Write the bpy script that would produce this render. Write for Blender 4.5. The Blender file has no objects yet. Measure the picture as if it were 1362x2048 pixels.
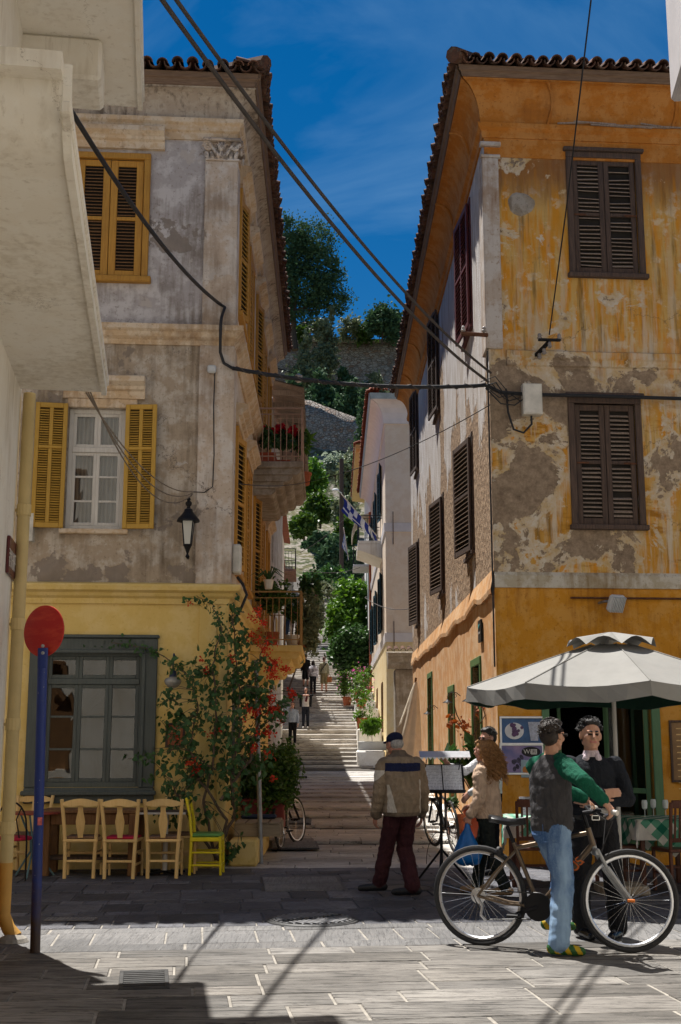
import bpy, bmesh, math, random
from mathutils import Vector, Matrix, Euler
from mathutils import noise as mnoise
R = math.radians
random.seed(7)
S = bpy.context.scene
C = S.collection
# ------------------------------------------------------------ camera
FPX, CAMH, PITCH = 2400.0, 1.62, math.atan(456 / 2400)
cd = bpy.data.cameras.new('camera'); cam = bpy.data.objects.new('camera', cd); C.objects.link(cam)
cam.location = (0, 0, CAMH); cam.rotation_euler = (R(90) + PITCH, 0, 0)
cd.sensor_fit = 'VERTICAL'; cd.sensor_height = 36; cd.sensor_width = 24
cd.lens = FPX / 2048 * 36; cd.clip_start = .1; cd.clip_end = 2000
S.camera = cam
S.render.resolution_x, S.render.resolution_y = 681, 1024
# ------------------------------------------------------------ sky and sun
SUN_EL, SUN_AZ = R(66), R(-33)          # azimuth clockwise from +Y
w = bpy.data.worlds.new('World'); S.world = w; w.use_nodes = True
wn, wl = w.node_tree.nodes, w.node_tree.links
bg = wn['Background']; bg.inputs[1].default_value = .125
sky = wn.new('ShaderNodeTexSky'); sky.sky_type = 'NISHITA'; sky.sun_disc = False
sky.sun_elevation = SUN_EL; sky.sun_rotation = SUN_AZ
sky.altitude = 400; sky.air_density = 1.0; sky.dust_density = .15; sky.ozone_density = 4.0
hs = wn.new('ShaderNodeHueSaturation'); hs.inputs['Saturation'].default_value = 1.42; hs.inputs['Value'].default_value = .34
wl.new(sky.outputs[0], hs.inputs['Color'])
tc = wn.new('ShaderNodeTexCoord'); mp = wn.new('ShaderNodeMapping')
mp.inputs['Rotation'].default_value = (.3, .5, .9); mp.inputs['Scale'].default_value = (2.2, 5.5, 5)
wl.new(tc.outputs['Generated'], mp.inputs[0])
nz = wn.new('ShaderNodeTexNoise'); nz.inputs['Scale'].default_value = 1.5; nz.inputs['Detail'].default_value = 7; nz.inputs['Roughness'].default_value = .55; nz.inputs['Distortion'].default_value = .8
wl.new(mp.outputs[0], nz.inputs['Vector'])
rp = wn.new('ShaderNodeMapRange'); rp.inputs[1].default_value = .5; rp.inputs[2].default_value = .85; rp.inputs[3].default_value = 0; rp.inputs[4].default_value = .42
wl.new(nz.outputs[0], rp.inputs[0])
mx = wn.new('ShaderNodeMix'); mx.data_type = 'RGBA'; mx.inputs[7].default_value = (1.3, 2.3, 3.4, 1)
wl.new(rp.outputs[0], mx.inputs[0]); wl.new(hs.outputs[0], mx.inputs[6]); wl.new(mx.outputs[2], bg.inputs[0])
sd = bpy.data.lights.new('sun', 'SUN'); sd.energy = 5.0; sd.angle = R(.53); sd.color = (1, .955, .89)
sun = bpy.data.objects.new('sun', sd); C.objects.link(sun); sun.location = (-10, 18, 40)
SUNV = Vector((math.sin(SUN_AZ) * math.cos(SUN_EL), math.cos(SUN_AZ) * math.cos(SUN_EL), math.sin(SUN_EL)))
sun.rotation_euler = SUNV.to_track_quat('Z', 'Y').to_euler()
S.view_settings.view_transform = 'Standard'; S.view_settings.look = 'None'; S.view_settings.exposure = 0.85; S.view_settings.gamma = 1
S.cycles.use_denoising = True; S.cycles.max_bounces = 8; S.cycles.diffuse_bounces = 5; S.cycles.sample_clamp_indirect = 6
S.cycles.transparent_max_bounces = 12
# ------------------------------------------------------------ pixel helpers (photo pixels -> real points at a real depth)
def ray(x, y):
    a, b = (x - 681) / FPX, -(y - 1024) / FPX
    return Vector((a, math.cos(PITCH) - b * math.sin(PITCH), math.sin(PITCH) + b * math.cos(PITCH)))
def P(x, y, Y):
    d = ray(x, y); return Vector((0, 0, CAMH)) + d * (Y / d.y)
def G(x, y, z=0):
    d = ray(x, y); return Vector((0, 0, CAMH)) + d * ((z - CAMH) / d.z)
# ------------------------------------------------------------ objects
WLOC = {}
def tag(o, label=None, cat=None, group=None, kind=None):
    if label: o['label'] = label
    if cat: o['category'] = cat
    if group: o['group'] = group
    if kind: o['kind'] = kind
    return o
def thing(name, label, cat, loc=(0, 0, 0), rz=0, group=None):
    o = bpy.data.objects.new(name, None); C.objects.link(o); o.location = loc; o.rotation_euler = (0, 0, rz)
    o.empty_display_size = .1
    WLOC[o.name] = Vector(loc)
    return tag(o, label, cat, group)
def setpar(o, parent, local=False):
    o.parent = parent
    if not local: o.matrix_parent_inverse = Matrix.Translation(-WLOC.get(parent.name, Vector((0, 0, 0))))
def copy_tree(o, parent=None):
    c = o.copy(); C.objects.link(c)
    if parent: c.parent = parent
    for ch in o.children: copy_tree(ch, c)
    return c
def inst(name, me, loc, parent, rot=None, scale=None, local=False):
    o = bpy.data.objects.new(name, me); C.objects.link(o); o.location = loc
    if rot is not None:
        o.rotation_euler = rot if isinstance(rot, Euler) else Euler(rot)
    if scale is not None: o.scale = scale
    WLOC[o.name] = Vector((0, 0, 0)) if local else Vector(loc)
    if parent: setpar(o, parent, local)
    return o
class Fr:
    """a facade: origin o (x, y), direction d along it; n points out of the wall"""
    def __init__(s, o, d):
        s.o = Vector((o[0], o[1], 0)); s.d = Vector((d[0], d[1], 0)).normalized(); s.n = Vector((s.d.y, -s.d.x, 0))
    def p(s, u, z, w=0): return s.o + s.d * u + s.n * w + Vector((0, 0, z))
    def px(s, x, y, w=0):
        r = ray(x, y); o = s.o + s.n * w - Vector((0, 0, CAMH))
        t = o.dot(s.n) / r.dot(s.n); q = r * t - o
        return q.dot(s.d), (r * t).z + CAMH
class MB:
    def __init__(s): s.v = []; s.f = []; s.m = []; s.cm = 0
    def add(s, vs, fs):
        b = len(s.v); s.v += [tuple(v) for v in vs]; s.f += [tuple(b + i for i in f) for f in fs]; s.m += [s.cm] * len(fs); return s
    def quad(s, a, b, c, d): return s.add((a, b, c, d), ((0, 1, 2, 3),))
    def box(s, c, size, rot=None, bev=0):
        x, y, z = (v / 2 for v in size); c = Vector(c)
        if bev <= 0:
            vs = [Vector((i, j, k)) for i in (-x, x) for j in (-y, y) for k in (-z, z)]
            fs = [(0, 1, 3, 2), (4, 6, 7, 5), (0, 4, 5, 1), (2, 3, 7, 6), (0, 2, 6, 4), (1, 5, 7, 3)]
        else:
            b = min(bev, x * .9, y * .9, z * .9); vs = []; idx = {}
            for i in (-1, 1):
                for j in (-1, 1):
                    for k in (-1, 1):
                        for ax in range(3):
                            q = [i * (x - b), j * (y - b), k * (z - b)]; q[ax] = (i, j, k)[ax] * (x, y, z)[ax]
                            idx[i, j, k, ax] = len(vs); vs.append(Vector(q))
            fs = []
            for ax in range(3):
                a1, a2 = [(1, 2), (2, 0), (0, 1)][ax]
                for sgn in (-1, 1):
                    def key(u, v_):
                        t = [0, 0, 0]; t[ax] = sgn; t[a1] = u; t[a2] = v_; return tuple(t) + (ax,)
                    loop = [idx[key(-1, -1)], idx[key(1, -1)], idx[key(1, 1)], idx[key(-1, 1)]]
                    fs.append(tuple(loop if sgn > 0 else loop[::-1]))
            for ax in range(3):                      # edges along ax
                a1, a2 = [(1, 2), (2, 0), (0, 1)][ax]
                for s1 in (-1, 1):
                    for s2 in (-1, 1):
                        def key(e, axx):
                            t = [0, 0, 0]; t[ax] = e; t[a1] = s1; t[a2] = s2; return tuple(t) + (axx,)
                        lp = [idx[key(-1, a1)], idx[key(1, a1)], idx[key(1, a2)], idx[key(-1, a2)]]
                        fs.append(tuple(lp if s1 * s2 < 0 else lp[::-1]))
            for i in (-1, 1):
                for j in (-1, 1):
                    for k in (-1, 1):
                        lp = [idx[i, j, k, 0], idx[i, j, k, 1], idx[i, j, k, 2]]
                        fs.append(tuple(lp if i * j * k > 0 else lp[::-1]))
        if rot is not None:
            m = rot.to_matrix() if isinstance(rot, Euler) else (rot if isinstance(rot, Matrix) else Euler(rot).to_matrix())
            vs = [m @ v for v in vs]
        return s.add([v + c for v in vs], fs)
    def bar(s, a, b, wd, ht, bev=0, up=(0, 0, 1)):
        a, b = Vector(a), Vector(b); d = b - a; L = d.length; x = d / L; u = Vector(up); y = u.cross(x)
        if y.length < 1e-4: y = Vector((0, 1, 0)).cross(x)
        y.normalize(); z = x.cross(y)
        return s.box((a + b) / 2, (L, wd, ht), Matrix((x, y, z)).transposed(), bev)
    def fbox(s, fr, u0, u1, z0, z1, w0, w1, bev=0):
        m = Matrix((fr.d, fr.n, Vector((0, 0, 1)))).transposed()
        if m.determinant() < 0: m = Matrix((-fr.d, fr.n, Vector((0, 0, 1)))).transposed()
        return s.box(fr.p((u0 + u1) / 2, (z0 + z1) / 2, (w0 + w1) / 2), (abs(u1 - u0), abs(w1 - w0), abs(z1 - z0)), m, bev)
    def tube(s, pts, r, n=8, cap=True, flat=1.0):
        pts = [Vector(p) for p in pts]; rs = r if isinstance(r, (list, tuple)) else [r] * len(pts)
        vs = []; ref = None
        for i, p in enumerate(pts):
            t = (pts[min(i + 1, len(pts) - 1)] - pts[max(i - 1, 0)])
            if t.length < 1e-6: t = Vector((0, 0, 1))
            t.normalize()
            if ref is None: ref = Vector((0, 0, 1)) if abs(t.z) < .9 else Vector((1, 0, 0))
            a = ref - t * ref.dot(t)
            if a.length < 1e-4: a = t.orthogonal()
            a.normalize(); ref = a; b = t.cross(a)
            for k in range(n):
                th = 2 * math.pi * k / n
                vs.append(p + (a * math.cos(th) + b * math.sin(th) * flat) * rs[i])
        fs = [(i * n + k, i * n + (k + 1) % n, (i + 1) * n + (k + 1) % n, (i + 1) * n + k) for i in range(len(pts) - 1) for k in range(n)]
        if cap: fs += [tuple(range(n - 1, -1, -1)), tuple((len(pts) - 1) * n + k for k in range(n))]
        return s.add(vs, fs)
    def lathe(s, prof, c=(0, 0, 0), n=20, sx=1, sy=1, m=None):
        c = Vector(c); vs = []
        for r, z in prof:
            for k in range(n):
                th = 2 * math.pi * k / n; q = Vector((r * math.cos(th) * sx, r * math.sin(th) * sy, z))
                vs.append(c + (m @ q if m else q))
        fs = [(i * n + k, i * n + (k + 1) % n, (i + 1) * n + (k + 1) % n, (i + 1) * n + k) for i in range(len(prof) - 1) for k in range(n)]
        fs += [tuple(range(n - 1, -1, -1)), tuple((len(prof) - 1) * n + k for k in range(n))]
        return s.add(vs, fs)
    def ell(s, c, r, rot=None, nu=14, nv=9):
        m = Euler(rot).to_matrix() if rot else None
        prof = [(max(math.sin(math.pi * i / nv), 1e-4), -math.cos(math.pi * i / nv)) for i in range(nv + 1)]
        c = Vector(c); vs = []
        for rr, z in prof:
            for k in range(nu):
                th = 2 * math.pi * k / nu; q = Vector((rr * math.cos(th) * r[0], rr * math.sin(th) * r[1], z * r[2]))
                vs.append(c + (m @ q if m else q))
        n = nu
        fs = [(i * n + k, i * n + (k + 1) % n, (i + 1) * n + (k + 1) % n, (i + 1) * n + k) for i in range(nv) for k in range(n)]
        return s.add(vs, fs)
    def sweep(s, fr, prof, u0, u1, m0=0, m1=0, cap=True):
        n = len(prof); vs = [fr.p(u0 + m0 * w_, z, w_) for w_, z in prof] + [fr.p(u1 + m1 * w_, z, w_) for w_, z in prof]
        fs = [(i, i + 1, n + i + 1, n + i) for i in range(n - 1)]
        if cap: fs += [tuple(range(n)), tuple(range(2 * n - 1, n - 1, -1))]
        return s.add(vs, fs)
    def prism(s, poly, ext):
        """poly: list of Vectors (planar), ext: Vector"""
        n = len(poly); ext = Vector(ext); vs = [Vector(p) for p in poly] + [Vector(p) + ext for p in poly]
        fs = [tuple(range(n - 1, -1, -1)), tuple(range(n, 2 * n))] + [(i, (i + 1) % n, n + (i + 1) % n, n + i) for i in range(n)]
        return s.add(vs, fs)
    def wall(s, fr, u0, u1, z0, z1, holes, th=.35, w=0):
        """front sheet with openings and their reveals; holes: (u0,u1,z0,z1)"""
        us = sorted({u0, u1, *[h[0] for h in holes], *[h[1] for h in holes]}); zs = sorted({z0, z1, *[h[2] for h in holes], *[h[3] for h in holes]})
        us = [u for u in us if u0 <= u <= u1]; zs = [z for z in zs if z0 <= z <= z1]
        def sub(a, st):
            o = []
            for i in range(len(a) - 1):
                k = max(1, int((a[i + 1] - a[i]) / st))
                o += [a[i] + (a[i + 1] - a[i]) * j / k for j in range(k)]
            return o + [a[-1]]
        us, zs = sub(us, 1.5), sub(zs, 1.5)
        for i in range(len(us) - 1):
            for j in range(len(zs) - 1):
                cu, cz = (us[i] + us[i + 1]) / 2, (zs[j] + zs[j + 1]) / 2
                if any(h[0] < cu < h[1] and h[2] < cz < h[3] for h in holes): continue
                s.quad(fr.p(us[i], zs[j], w), fr.p(us[i + 1], zs[j], w), fr.p(us[i + 1], zs[j + 1], w), fr.p(us[i], zs[j + 1], w))
        for a, b, c_, d in holes:
            c2, d2 = max(c_, z0), min(d, z1)
            for (ua, za, ub, zb) in ((a, c2, a, d2), (b, d2, b, c2), (b, c2, a, c2), (a, d2, b, d2)):
                s.quad(fr.p(ua, za, w), fr.p(ub, zb, w), fr.p(ub, zb, w - th), fr.p(ua, za, w - th))
        return s
    def mesh(s, name, mats, smooth=False):
        me = bpy.data.meshes.new(name); me.from_pydata(s.v, [], s.f)
        for m in (mats if isinstance(mats, (list, tuple)) else [mats]): me.materials.append(m)
        if any(s.m): me.polygons.foreach_set('material_index', s.m)
        if smooth:
            me.polygons.foreach_set('use_smooth', [True] * len(me.polygons))
            if smooth != 'all': me.set_sharp_from_angle(angle=R(38))
        me.update(); return me
    def build(s, name, mats, parent=None, local=False, smooth=False):
        o = bpy.data.objects.new(name, s.mesh(name, mats, smooth)); C.objects.link(o)
        WLOC[o.name] = Vector((0, 0, 0))
        if parent: setpar(o, parent, local)
        return o
def textmesh(txt, size, depth=.002, align='CENTER'):
    cu = bpy.data.curves.new('txt', 'FONT'); cu.body = txt; cu.size = size; cu.extrude = depth; cu.align_x = align; cu.align_y = 'CENTER'
    o = bpy.data.objects.new('txt', cu); C.objects.link(o)
    dg = bpy.context.evaluated_depsgraph_get(); me = bpy.data.meshes.new_from_object(o.evaluated_get(dg))
    bpy.data.objects.remove(o); return me
def lettering(txt, size, fr, u, z, w, mat, parent, name='lettering', depth=.002):
    me = textmesh(txt, size, depth); me.materials.clear(); me.materials.append(mat)
    m = Matrix((fr.d, Vector((0, 0, 1)), fr.n)).transposed()
    if m.determinant() < 0: m = Matrix((-fr.d, Vector((0, 0, 1)), fr.n)).transposed()
    o = bpy.data.objects.new(name, me); C.objects.link(o); WLOC[o.name] = fr.p(u, z, w)
    o.matrix_world = Matrix.Translation(fr.p(u, z, w)) @ m.to_4x4()
    loc = fr.p(u, z, w); o.location = loc; o.rotation_euler = m.to_euler()
    if parent: setpar(o, parent)
    return o
def catenary(a, b, sag, n=24):
    a, b = Vector(a), Vector(b); return [a.lerp(b, i / n) - Vector((0, 0, sag * 4 * (i / n) * (1 - i / n))) for i in range(n + 1)]
# ------------------------------------------------------------ materials
class NT:
    def __init__(s, name):
        s.mat = bpy.data.materials.new(name); s.mat.use_nodes = True; s.t = s.mat.node_tree; s.b = s.t.nodes['Principled BSDF']
        s.pos = s.t.nodes.new('ShaderNodeNewGeometry').outputs['Position']
    def new(s, k): return s.t.nodes.new('ShaderNode' + k)
    def put(s, sock, v):
        if hasattr(v, 'node'): s.t.links.new(v, sock)
        elif isinstance(v, (tuple, list)): sock.default_value = (*v, 1) if len(v) == 3 and sock.type == 'RGBA' else v
        else: sock.default_value = v
    def obj(s): return s.new('TexCoord').outputs['Object']
    def rnd(s): return s.new('ObjectInfo').outputs['Random']
    def map(s, co, sc=(1, 1, 1), rot=(0, 0, 0), loc=(0, 0, 0)):
        m = s.new('Mapping'); s.put(m.inputs[0], co); m.inputs['Scale'].default_value = sc; m.inputs['Rotation'].default_value = rot
        s.put(m.inputs['Location'], loc); return m.outputs[0]
    def addv(s, a, b):
        m = s.new('VectorMath'); m.operation = 'ADD'; s.put(m.inputs[0], a); s.put(m.inputs[1], b); return m.outputs[0]
    def noise(s, sc, det=4, ro=.55, co=None, dist=0, col=False):
        n = s.new('TexNoise'); s.put(n.inputs['Vector'], s.pos if co is None else co); n.inputs['Scale'].default_value = sc
        n.inputs['Detail'].default_value = det; n.inputs['Roughness'].default_value = ro; n.inputs['Distortion'].default_value = dist
        return n.outputs[1 if col else 0]
    def vor(s, sc, co=None, feat='F1', out=0):
        n = s.new('TexVoronoi'); n.feature = feat; s.put(n.inputs['Vector'], s.pos if co is None else co); n.inputs['Scale'].default_value = sc; return n.outputs[out]
    def wave(s, sc, co=None, dist=1, det=2, dsc=1, dirn='X'):
        n = s.new('TexWave'); n.bands_direction = dirn; s.put(n.inputs['Vector'], s.pos if co is None else co)
        n.inputs['Scale'].default_value = sc; n.inputs['Distortion'].default_value = dist; n.inputs['Detail'].default_value = det; n.inputs['Detail Scale'].default_value = dsc; return n.outputs[1]
    def rng(s, v, a, b, c=0, d=1):
        n = s.new('MapRange'); n.clamp = True; s.put(n.inputs[0], v)
        for i, x in enumerate((a, b, c, d)): s.put(n.inputs[i + 1], x)
        return n.outputs[0]
    def m(s, op, a, b=0):
        n = s.new('Math'); n.operation = op; s.put(n.inputs[0], a); s.put(n.inputs[1], b); return n.outputs[0]
    def mix(s, f, a, b, mode='MIX'):
        n = s.new('Mix'); n.data_type = 'RGBA'; n.blend_type = mode; s.put(n.inputs[0], f); s.put(n.inputs[6], a); s.put(n.inputs[7], b); return n.outputs[2]
    def xyz(s, co=None):
        n = s.new('SeparateXYZ'); s.put(n.inputs[0], s.pos if co is None else co); return n.outputs
    def bump(s, h, st=.4, d=.01, prev=None):
        n = s.new('Bump'); n.inputs['Strength'].default_value = st; n.inputs['Distance'].default_value = d; s.put(n.inputs['Height'], h)
        if prev is not None: s.put(n.inputs['Normal'], prev)
        return n.outputs[0]
    def hsv(s, col, h=.5, sa=1, v=1):
        n = s.new('HueSaturation'); s.put(n.inputs['Color'], col); s.put(n.inputs['Hue'], h); s.put(n.inputs['Saturation'], sa); s.put(n.inputs['Value'], v); return n.outputs[0]
    def fin(s, col=None, rough=.7, bump=None, metal=0, spec=.3, **kw):
        if col is not None: s.put(s.b.inputs['Base Color'], col)
        s.put(s.b.inputs['Roughness'], rough); s.put(s.b.inputs['Metallic'], metal); s.put(s.b.inputs['Specular IOR Level'], spec)
        if bump is not None: s.put(s.b.inputs['Normal'], bump)
        for k, v in kw.items(): s.put(s.b.inputs[k.replace('_', ' ')], v)
        return s.mat
def simple(name, col, rough=.65, var=.18, sc=6, bst=.15, bsc=60, metal=0, spec=.35, rnd=.1, obj=False, **kw):
    n = NT(name); co = n.obj() if obj else n.pos
    v = n.m('ADD', n.rng(n.noise(sc, 5, .6, co), .3, .7, 1 - var, 1 + var), n.rng(n.rnd(), 0, 1, -rnd, rnd))
    c = n.hsv(col, .5, 1, v)
    return n.fin(c, rough, n.bump(n.noise(bsc, 4, .6, co), bst, .01) if bst else None, metal, spec, **kw)
def plaster(name, base, dirty, light, dk=.5, rough=.85, streak=.5, extra=None, bs=.35, fl=1):
    """weathered render: mottled base, dark damp stains, washed-out light flecks, vertical run-off streaks"""
    n = NT(name)
    big = n.noise(.9, 6, .62); mid = n.noise(3.5, 6, .65); fine = n.noise(22, 5, .65)
    st = n.noise(2.2, 5, .6, n.map(n.pos, (6, 6, .5)))
    c = n.mix(n.rng(mid, .46, .56), base, light)
    c = n.mix(n.m('MULTIPLY', n.rng(n.m('ADD', big, n.m('MULTIPLY', st, streak)), .5 + streak * .5, .72 + streak * .5), dk), c, dirty)
    c = n.mix(n.rng(fine, .6, .7, 0, .5 * fl), c, light)
    c = n.mix(n.rng(fine, .33, .42, .55 * fl, 0), c, dirty)
    h = n.m('ADD', n.m('MULTIPLY', fine, .6), mid)
    if extra: c, h = extra(n, c, h)
    return n.fin(c, rough, n.bump(h, bs, .02), spec=.2)
M = {}
def lin(r, g, b): return tuple(((c / 255) / 12.92 if c / 255 <= .04045 else ((c / 255 + .055) / 1.055) ** 2.4) for c in (r, g, b))
# left corner house
def _lx(n, c, h):
    # bare cement repairs with a broken edge, cracks
    k = n.noise(1.15, 7, .6, n.map(n.pos, loc=(3.1, 0, 7.7))); pm = n.rng(k, .585, .6)
    c = n.mix(n.m('MULTIPLY', pm, .85), c, n.mix(n.noise(9, 5), (.17, .14, .115), (.27, .22, .18)))
    k2 = n.noise(1.7, 8, .62, n.map(n.pos, loc=(9.1, 4, 2.7))); pw = n.rng(k2, .645, .655)
    c = n.mix(n.m('MULTIPLY', pw, .8), c, (.46, .41, .37))
    cr = n.vor(.55, n.addv(n.pos, n.map(n.noise(2.5, 6, .7, col=True), (.8, .8, .8))), 'DISTANCE_TO_EDGE'); ck = n.rng(cr, .0, .006, 1, 0)
    c = n.mix(n.m('MULTIPLY', ck, n.rng(n.noise(.6, 2), .5, .6)), c, (.1, .08, .07))
    return c, n.m('ADD', n.m('SUBTRACT', h, n.m('MULTIPLY', pm, .8)), n.m('MULTIPLY', pw, .7))
M['L_up'] = plaster('grey_plaster', (.4, .365, .355), (.2, .165, .14), (.53, .5, .49), 1.0, extra=_lx)
M['L_mid'] = plaster('brown_grey_plaster', (.38, .305, .225), (.17, .13, .09), (.5, .44, .37), 1.0, extra=_lx)
M['L_pil'] = plaster('pilaster_plaster', (.52, .42, .33), (.25, .18, .125), (.6, .54, .48), .8, extra=_lx)
M['L_trim'] = plaster('cream_stained_moulding', (.56, .41, .26), (.27, .17, .095), (.64, .53, .4), .8)
M['L_yel'] = plaster('yellow_plaster', (.68, .49, .165), (.55, .37, .1), (.72, .54, .22), .35, streak=.3)
M['L_side'] = plaster('pale_alley_plaster', (.56, .47, .38), (.32, .24, .17), (.63, .57, .5), .5)
M['cove'] = plaster('stained_cove_plaster', (.4, .325, .25), (.15, .115, .085), (.46, .39, .31), .95, streak=1.0)
# right corner house
def _rx(n, c, h):
    x = n.xyz(); k = n.noise(1.15, 10, .66, n.map(n.pos, loc=(1.3, 0, 4.4)), .3)
    bias = n.m('ADD', n.rng(x[0], 2.1, 3.6, .085, 0), n.m('MULTIPLY', n.rng(x[2], 6.9, 7.1, 1, 0), n.rng(x[2], 3.6, 6.6, .0, .05)))
    bias = n.m('SUBTRACT', bias, n.rng(x[2], 6.9, 7.2, 0, .09))
    f = n.m('ADD', k, bias)
    # paint layer lost down to white lime, then down to brown render
    c = n.mix(n.rng(f, .52, .54), c, n.mix(n.rng(n.noise(5, 6, .7), .35, .65), (.62, .55, .45), (.5, .33, .13)))
    pm = n.rng(f, .575, .585)
    c = n.mix(pm, c, n.mix(n.rng(n.noise(9, 7, .75), .3, .7), (.15, .105, .07), (.4, .3, .205)))
    cr = n.vor(.5, n.addv(n.pos, n.map(n.noise(2, 6, .7, col=True), (.9, .9, .9))), 'DISTANCE_TO_EDGE'); ck = n.rng(cr, .0, .006, 1, 0)
    c = n.mix(n.m('MULTIPLY', ck, n.rng(n.noise(.7, 2, co=n.map(n.pos, loc=(5, 5, 5))), .5, .6)), c, (.12, .08, .05))
    return c, n.m('SUBTRACT', h, n.m('MULTIPLY', pm, 1.5))
def _rfront():
    n = NT('peeling_ochre_paint')
    st = n.noise(2.6, 6, .62, n.map(n.pos, (4, 4, .55))); blot = n.noise(3.2, 7, .68); fine = n.noise(26, 5, .7); hz = n.noise(2.2, 6, .65, n.map(n.pos, (1, 1, 3.5)))
    c = n.mix(n.rng(st, .42, .58), (.62, .26, .022), (.58, .37, .12))
    c = n.mix(n.rng(blot, .54, .61, 0, .85), c, (.64, .5, .32))
    zx = n.xyz(); c = n.mix(n.m('MULTIPLY', n.rng(hz, .54, .64, 0, .85), n.rng(zx[2], 7.0, 6.5, .15, 1)), c, (.34, .14, .012)); c = n.mix(n.rng(n.noise(.8, 4, .6, n.map(n.pos, (2.2, 2.2, .7), loc=(4, 1, 9))), .48, .6, 0, .6), c, (.5, .25, .035))
    c = n.mix(n.rng(n.noise(1.7, 5, .6, n.map(n.pos, (5, 5, .4), loc=(8, 3, 1))), .54, .66, 0, .8), c, (.19, .11, .03))
    c = n.mix(n.rng(fine, .64, .78, 0, .5), c, (.15, .09, .03))
    # blackish run-off under the sills and mould flecks
    c = n.mix(n.rng(n.noise(7, 7, .72, n.map(n.pos, (1.6, 1.6, 1))), .6, .7, 0, .55), c, (.17, .1, .035))
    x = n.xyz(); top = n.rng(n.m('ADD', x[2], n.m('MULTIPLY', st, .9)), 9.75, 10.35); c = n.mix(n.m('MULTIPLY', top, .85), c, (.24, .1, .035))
    bot = n.rng(x[2], 7.45, 6.55, 0, 1); c = n.mix(n.m('MULTIPLY', n.m('MULTIPLY', bot, n.rng(x[2], 6.3, 6.7)), n.rng(blot, .35, .55, 0, .75)), c, (.52, .46, .38))
    sl = n.noise(1.9, 6, .65, n.map(n.pos, (4.5, 4.5, .4), loc=(1, 6, 2))); c = n.mix(n.m('MULTIPLY', n.rng(sl, .5, .62, 0, .75), n.rng(x[2], 9.2, 6.9, .1, 1)), c, (.6, .53, .42)); c, h = _rx(n, c, n.m('ADD', n.m('MULTIPLY', fine, .5), blot))
    return n.fin(c, .85, n.bump(h, .45, .02), spec=.2)
M['R_front'] = _rfront()
def _rside():
    n = NT('peeling_white_wall')
    x = n.xyz(); pm0 = n.noise(1.0, 8, .62, n.map(n.pos, (1, .55, .3), loc=(2, 1.7, 3)))
    bias = n.rng(n.m('ADD', x[2], n.m('MULTIPLY', x[1], -.02)), 5.4, 8.2, .1, -.11)
    f = n.m('ADD', pm0, bias); pm = n.rng(f, .5, .512)
    under = n.mix(n.rng(n.noise(16, 6, .7, n.map(n.pos, (1, .6, 1))), .3, .7), (.15, .1, .065), (.45, .32, .21))
    under = n.mix(n.rng(n.noise(3, 5), .55, .7, 0, .6), under, (.38, .27, .18))
    wh = n.mix(n.rng(n.noise(2.5, 6, .6, n.map(n.pos, (3, 3, .6))), .4, .7), (.58, .56, .55), (.36, .29, .23))
    c = n.mix(pm, wh, under)
    h = n.m('SUBTRACT', n.m('ADD', n.noise(24, 5, .7), n.m('MULTIPLY', n.vor(9, n.addv(n.pos, n.map(n.noise(5, 3, col=True), (.15, .15, .15)))), n.m('MULTIPLY', pm, 1.2))), n.m('MULTIPLY', pm, 2.5))
    return n.fin(c, .9, n.bump(h, .6, .03), spec=.15)
M['R_side'] = _rside()
M['R_side_low'] = plaster('orange_alley_plaster', (.58, .31, .13), (.36, .17, .07), (.64, .43, .25), .5, streak=.7)
M['R_low'] = plaster('orange_plaster', (.56, .245, .022), (.33, .125, .015), (.6, .3, .06), .85, streak=.6)
M['R_corn'] = plaster('burnt_orange_cornice', (.47, .17, .025), (.24, .085, .02), (.52, .23, .06), .6, streak=.4)
M['R_pil'] = plaster('chalky_pilaster', (.46, .38, .31), (.26, .15, .08), (.54, .49, .44), 1.0)
M['white_band'] = plaster('dirty_white_band', (.44, .38, .28), (.26, .18, .09), (.56, .52, .44), 1.0)
def _nx(n, c, h):
    cr = n.vor(.7, n.addv(n.pos, n.map(n.noise(2.2, 6, .7, col=True), (.9, .9, .9))), 'DISTANCE_TO_EDGE'); ck = n.m('MULTIPLY', n.rng(cr, 0, .004, 1, 0), n.rng(n.noise(.8, 2), .48, .55)); c = n.mix(n.m('MULTIPLY', ck, .7), c, (.25, .2, .15))
    dr = n.noise(3, 6, .65, n.map(n.pos, (5, 5, .35), loc=(2, 7, 1))); c = n.mix(n.rng(dr, .58, .72, 0, .45), c, (.36, .29, .2)); c = n.mix(n.rng(n.noise(5, 7, .75), .64, .72, 0, .4), c, (.4, .33, .24)); return c, n.m('SUBTRACT', h, n.m('MULTIPLY', ck, 2))
M['cream'] = plaster('cream_smooth_plaster', (.76, .71, .62), (.5, .43, .33), (.78, .74, .66), .6, streak=.7, bs=.08, fl=.12, extra=_nx)
M['cream_low'] = simple('ochre_dado', (.5, .26, .06), .8, .1, 3, .5, 45)
M['peach'] = plaster('peach_house_plaster', (.72, .58, .44), (.6, .47, .34), (.75, .63, .5), .3, streak=.3)
M['peach_low'] = plaster('yellow_house_plaster', (.7, .55, .3), (.58, .44, .22), (.72, .6, .38), .3, streak=.3)
M['lilac_white'] = simple('white_house_trim', (.6, .56, .55), .8, .08, 3)
M['whitewash'] = plaster('whitewash', (.72, .70, .66), (.45, .41, .35), (.78, .77, .74), .4, streak=.3)
M['old_wall'] = plaster('weathered_grey_boards', (.45, .39, .32), (.22, .17, .13), (.58, .53, .48), .7, streak=1)
M['concrete'] = plaster('stained_concrete', (.27, .225, .17), (.13, .1, .075), (.36, .32, .27), .7)
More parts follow.
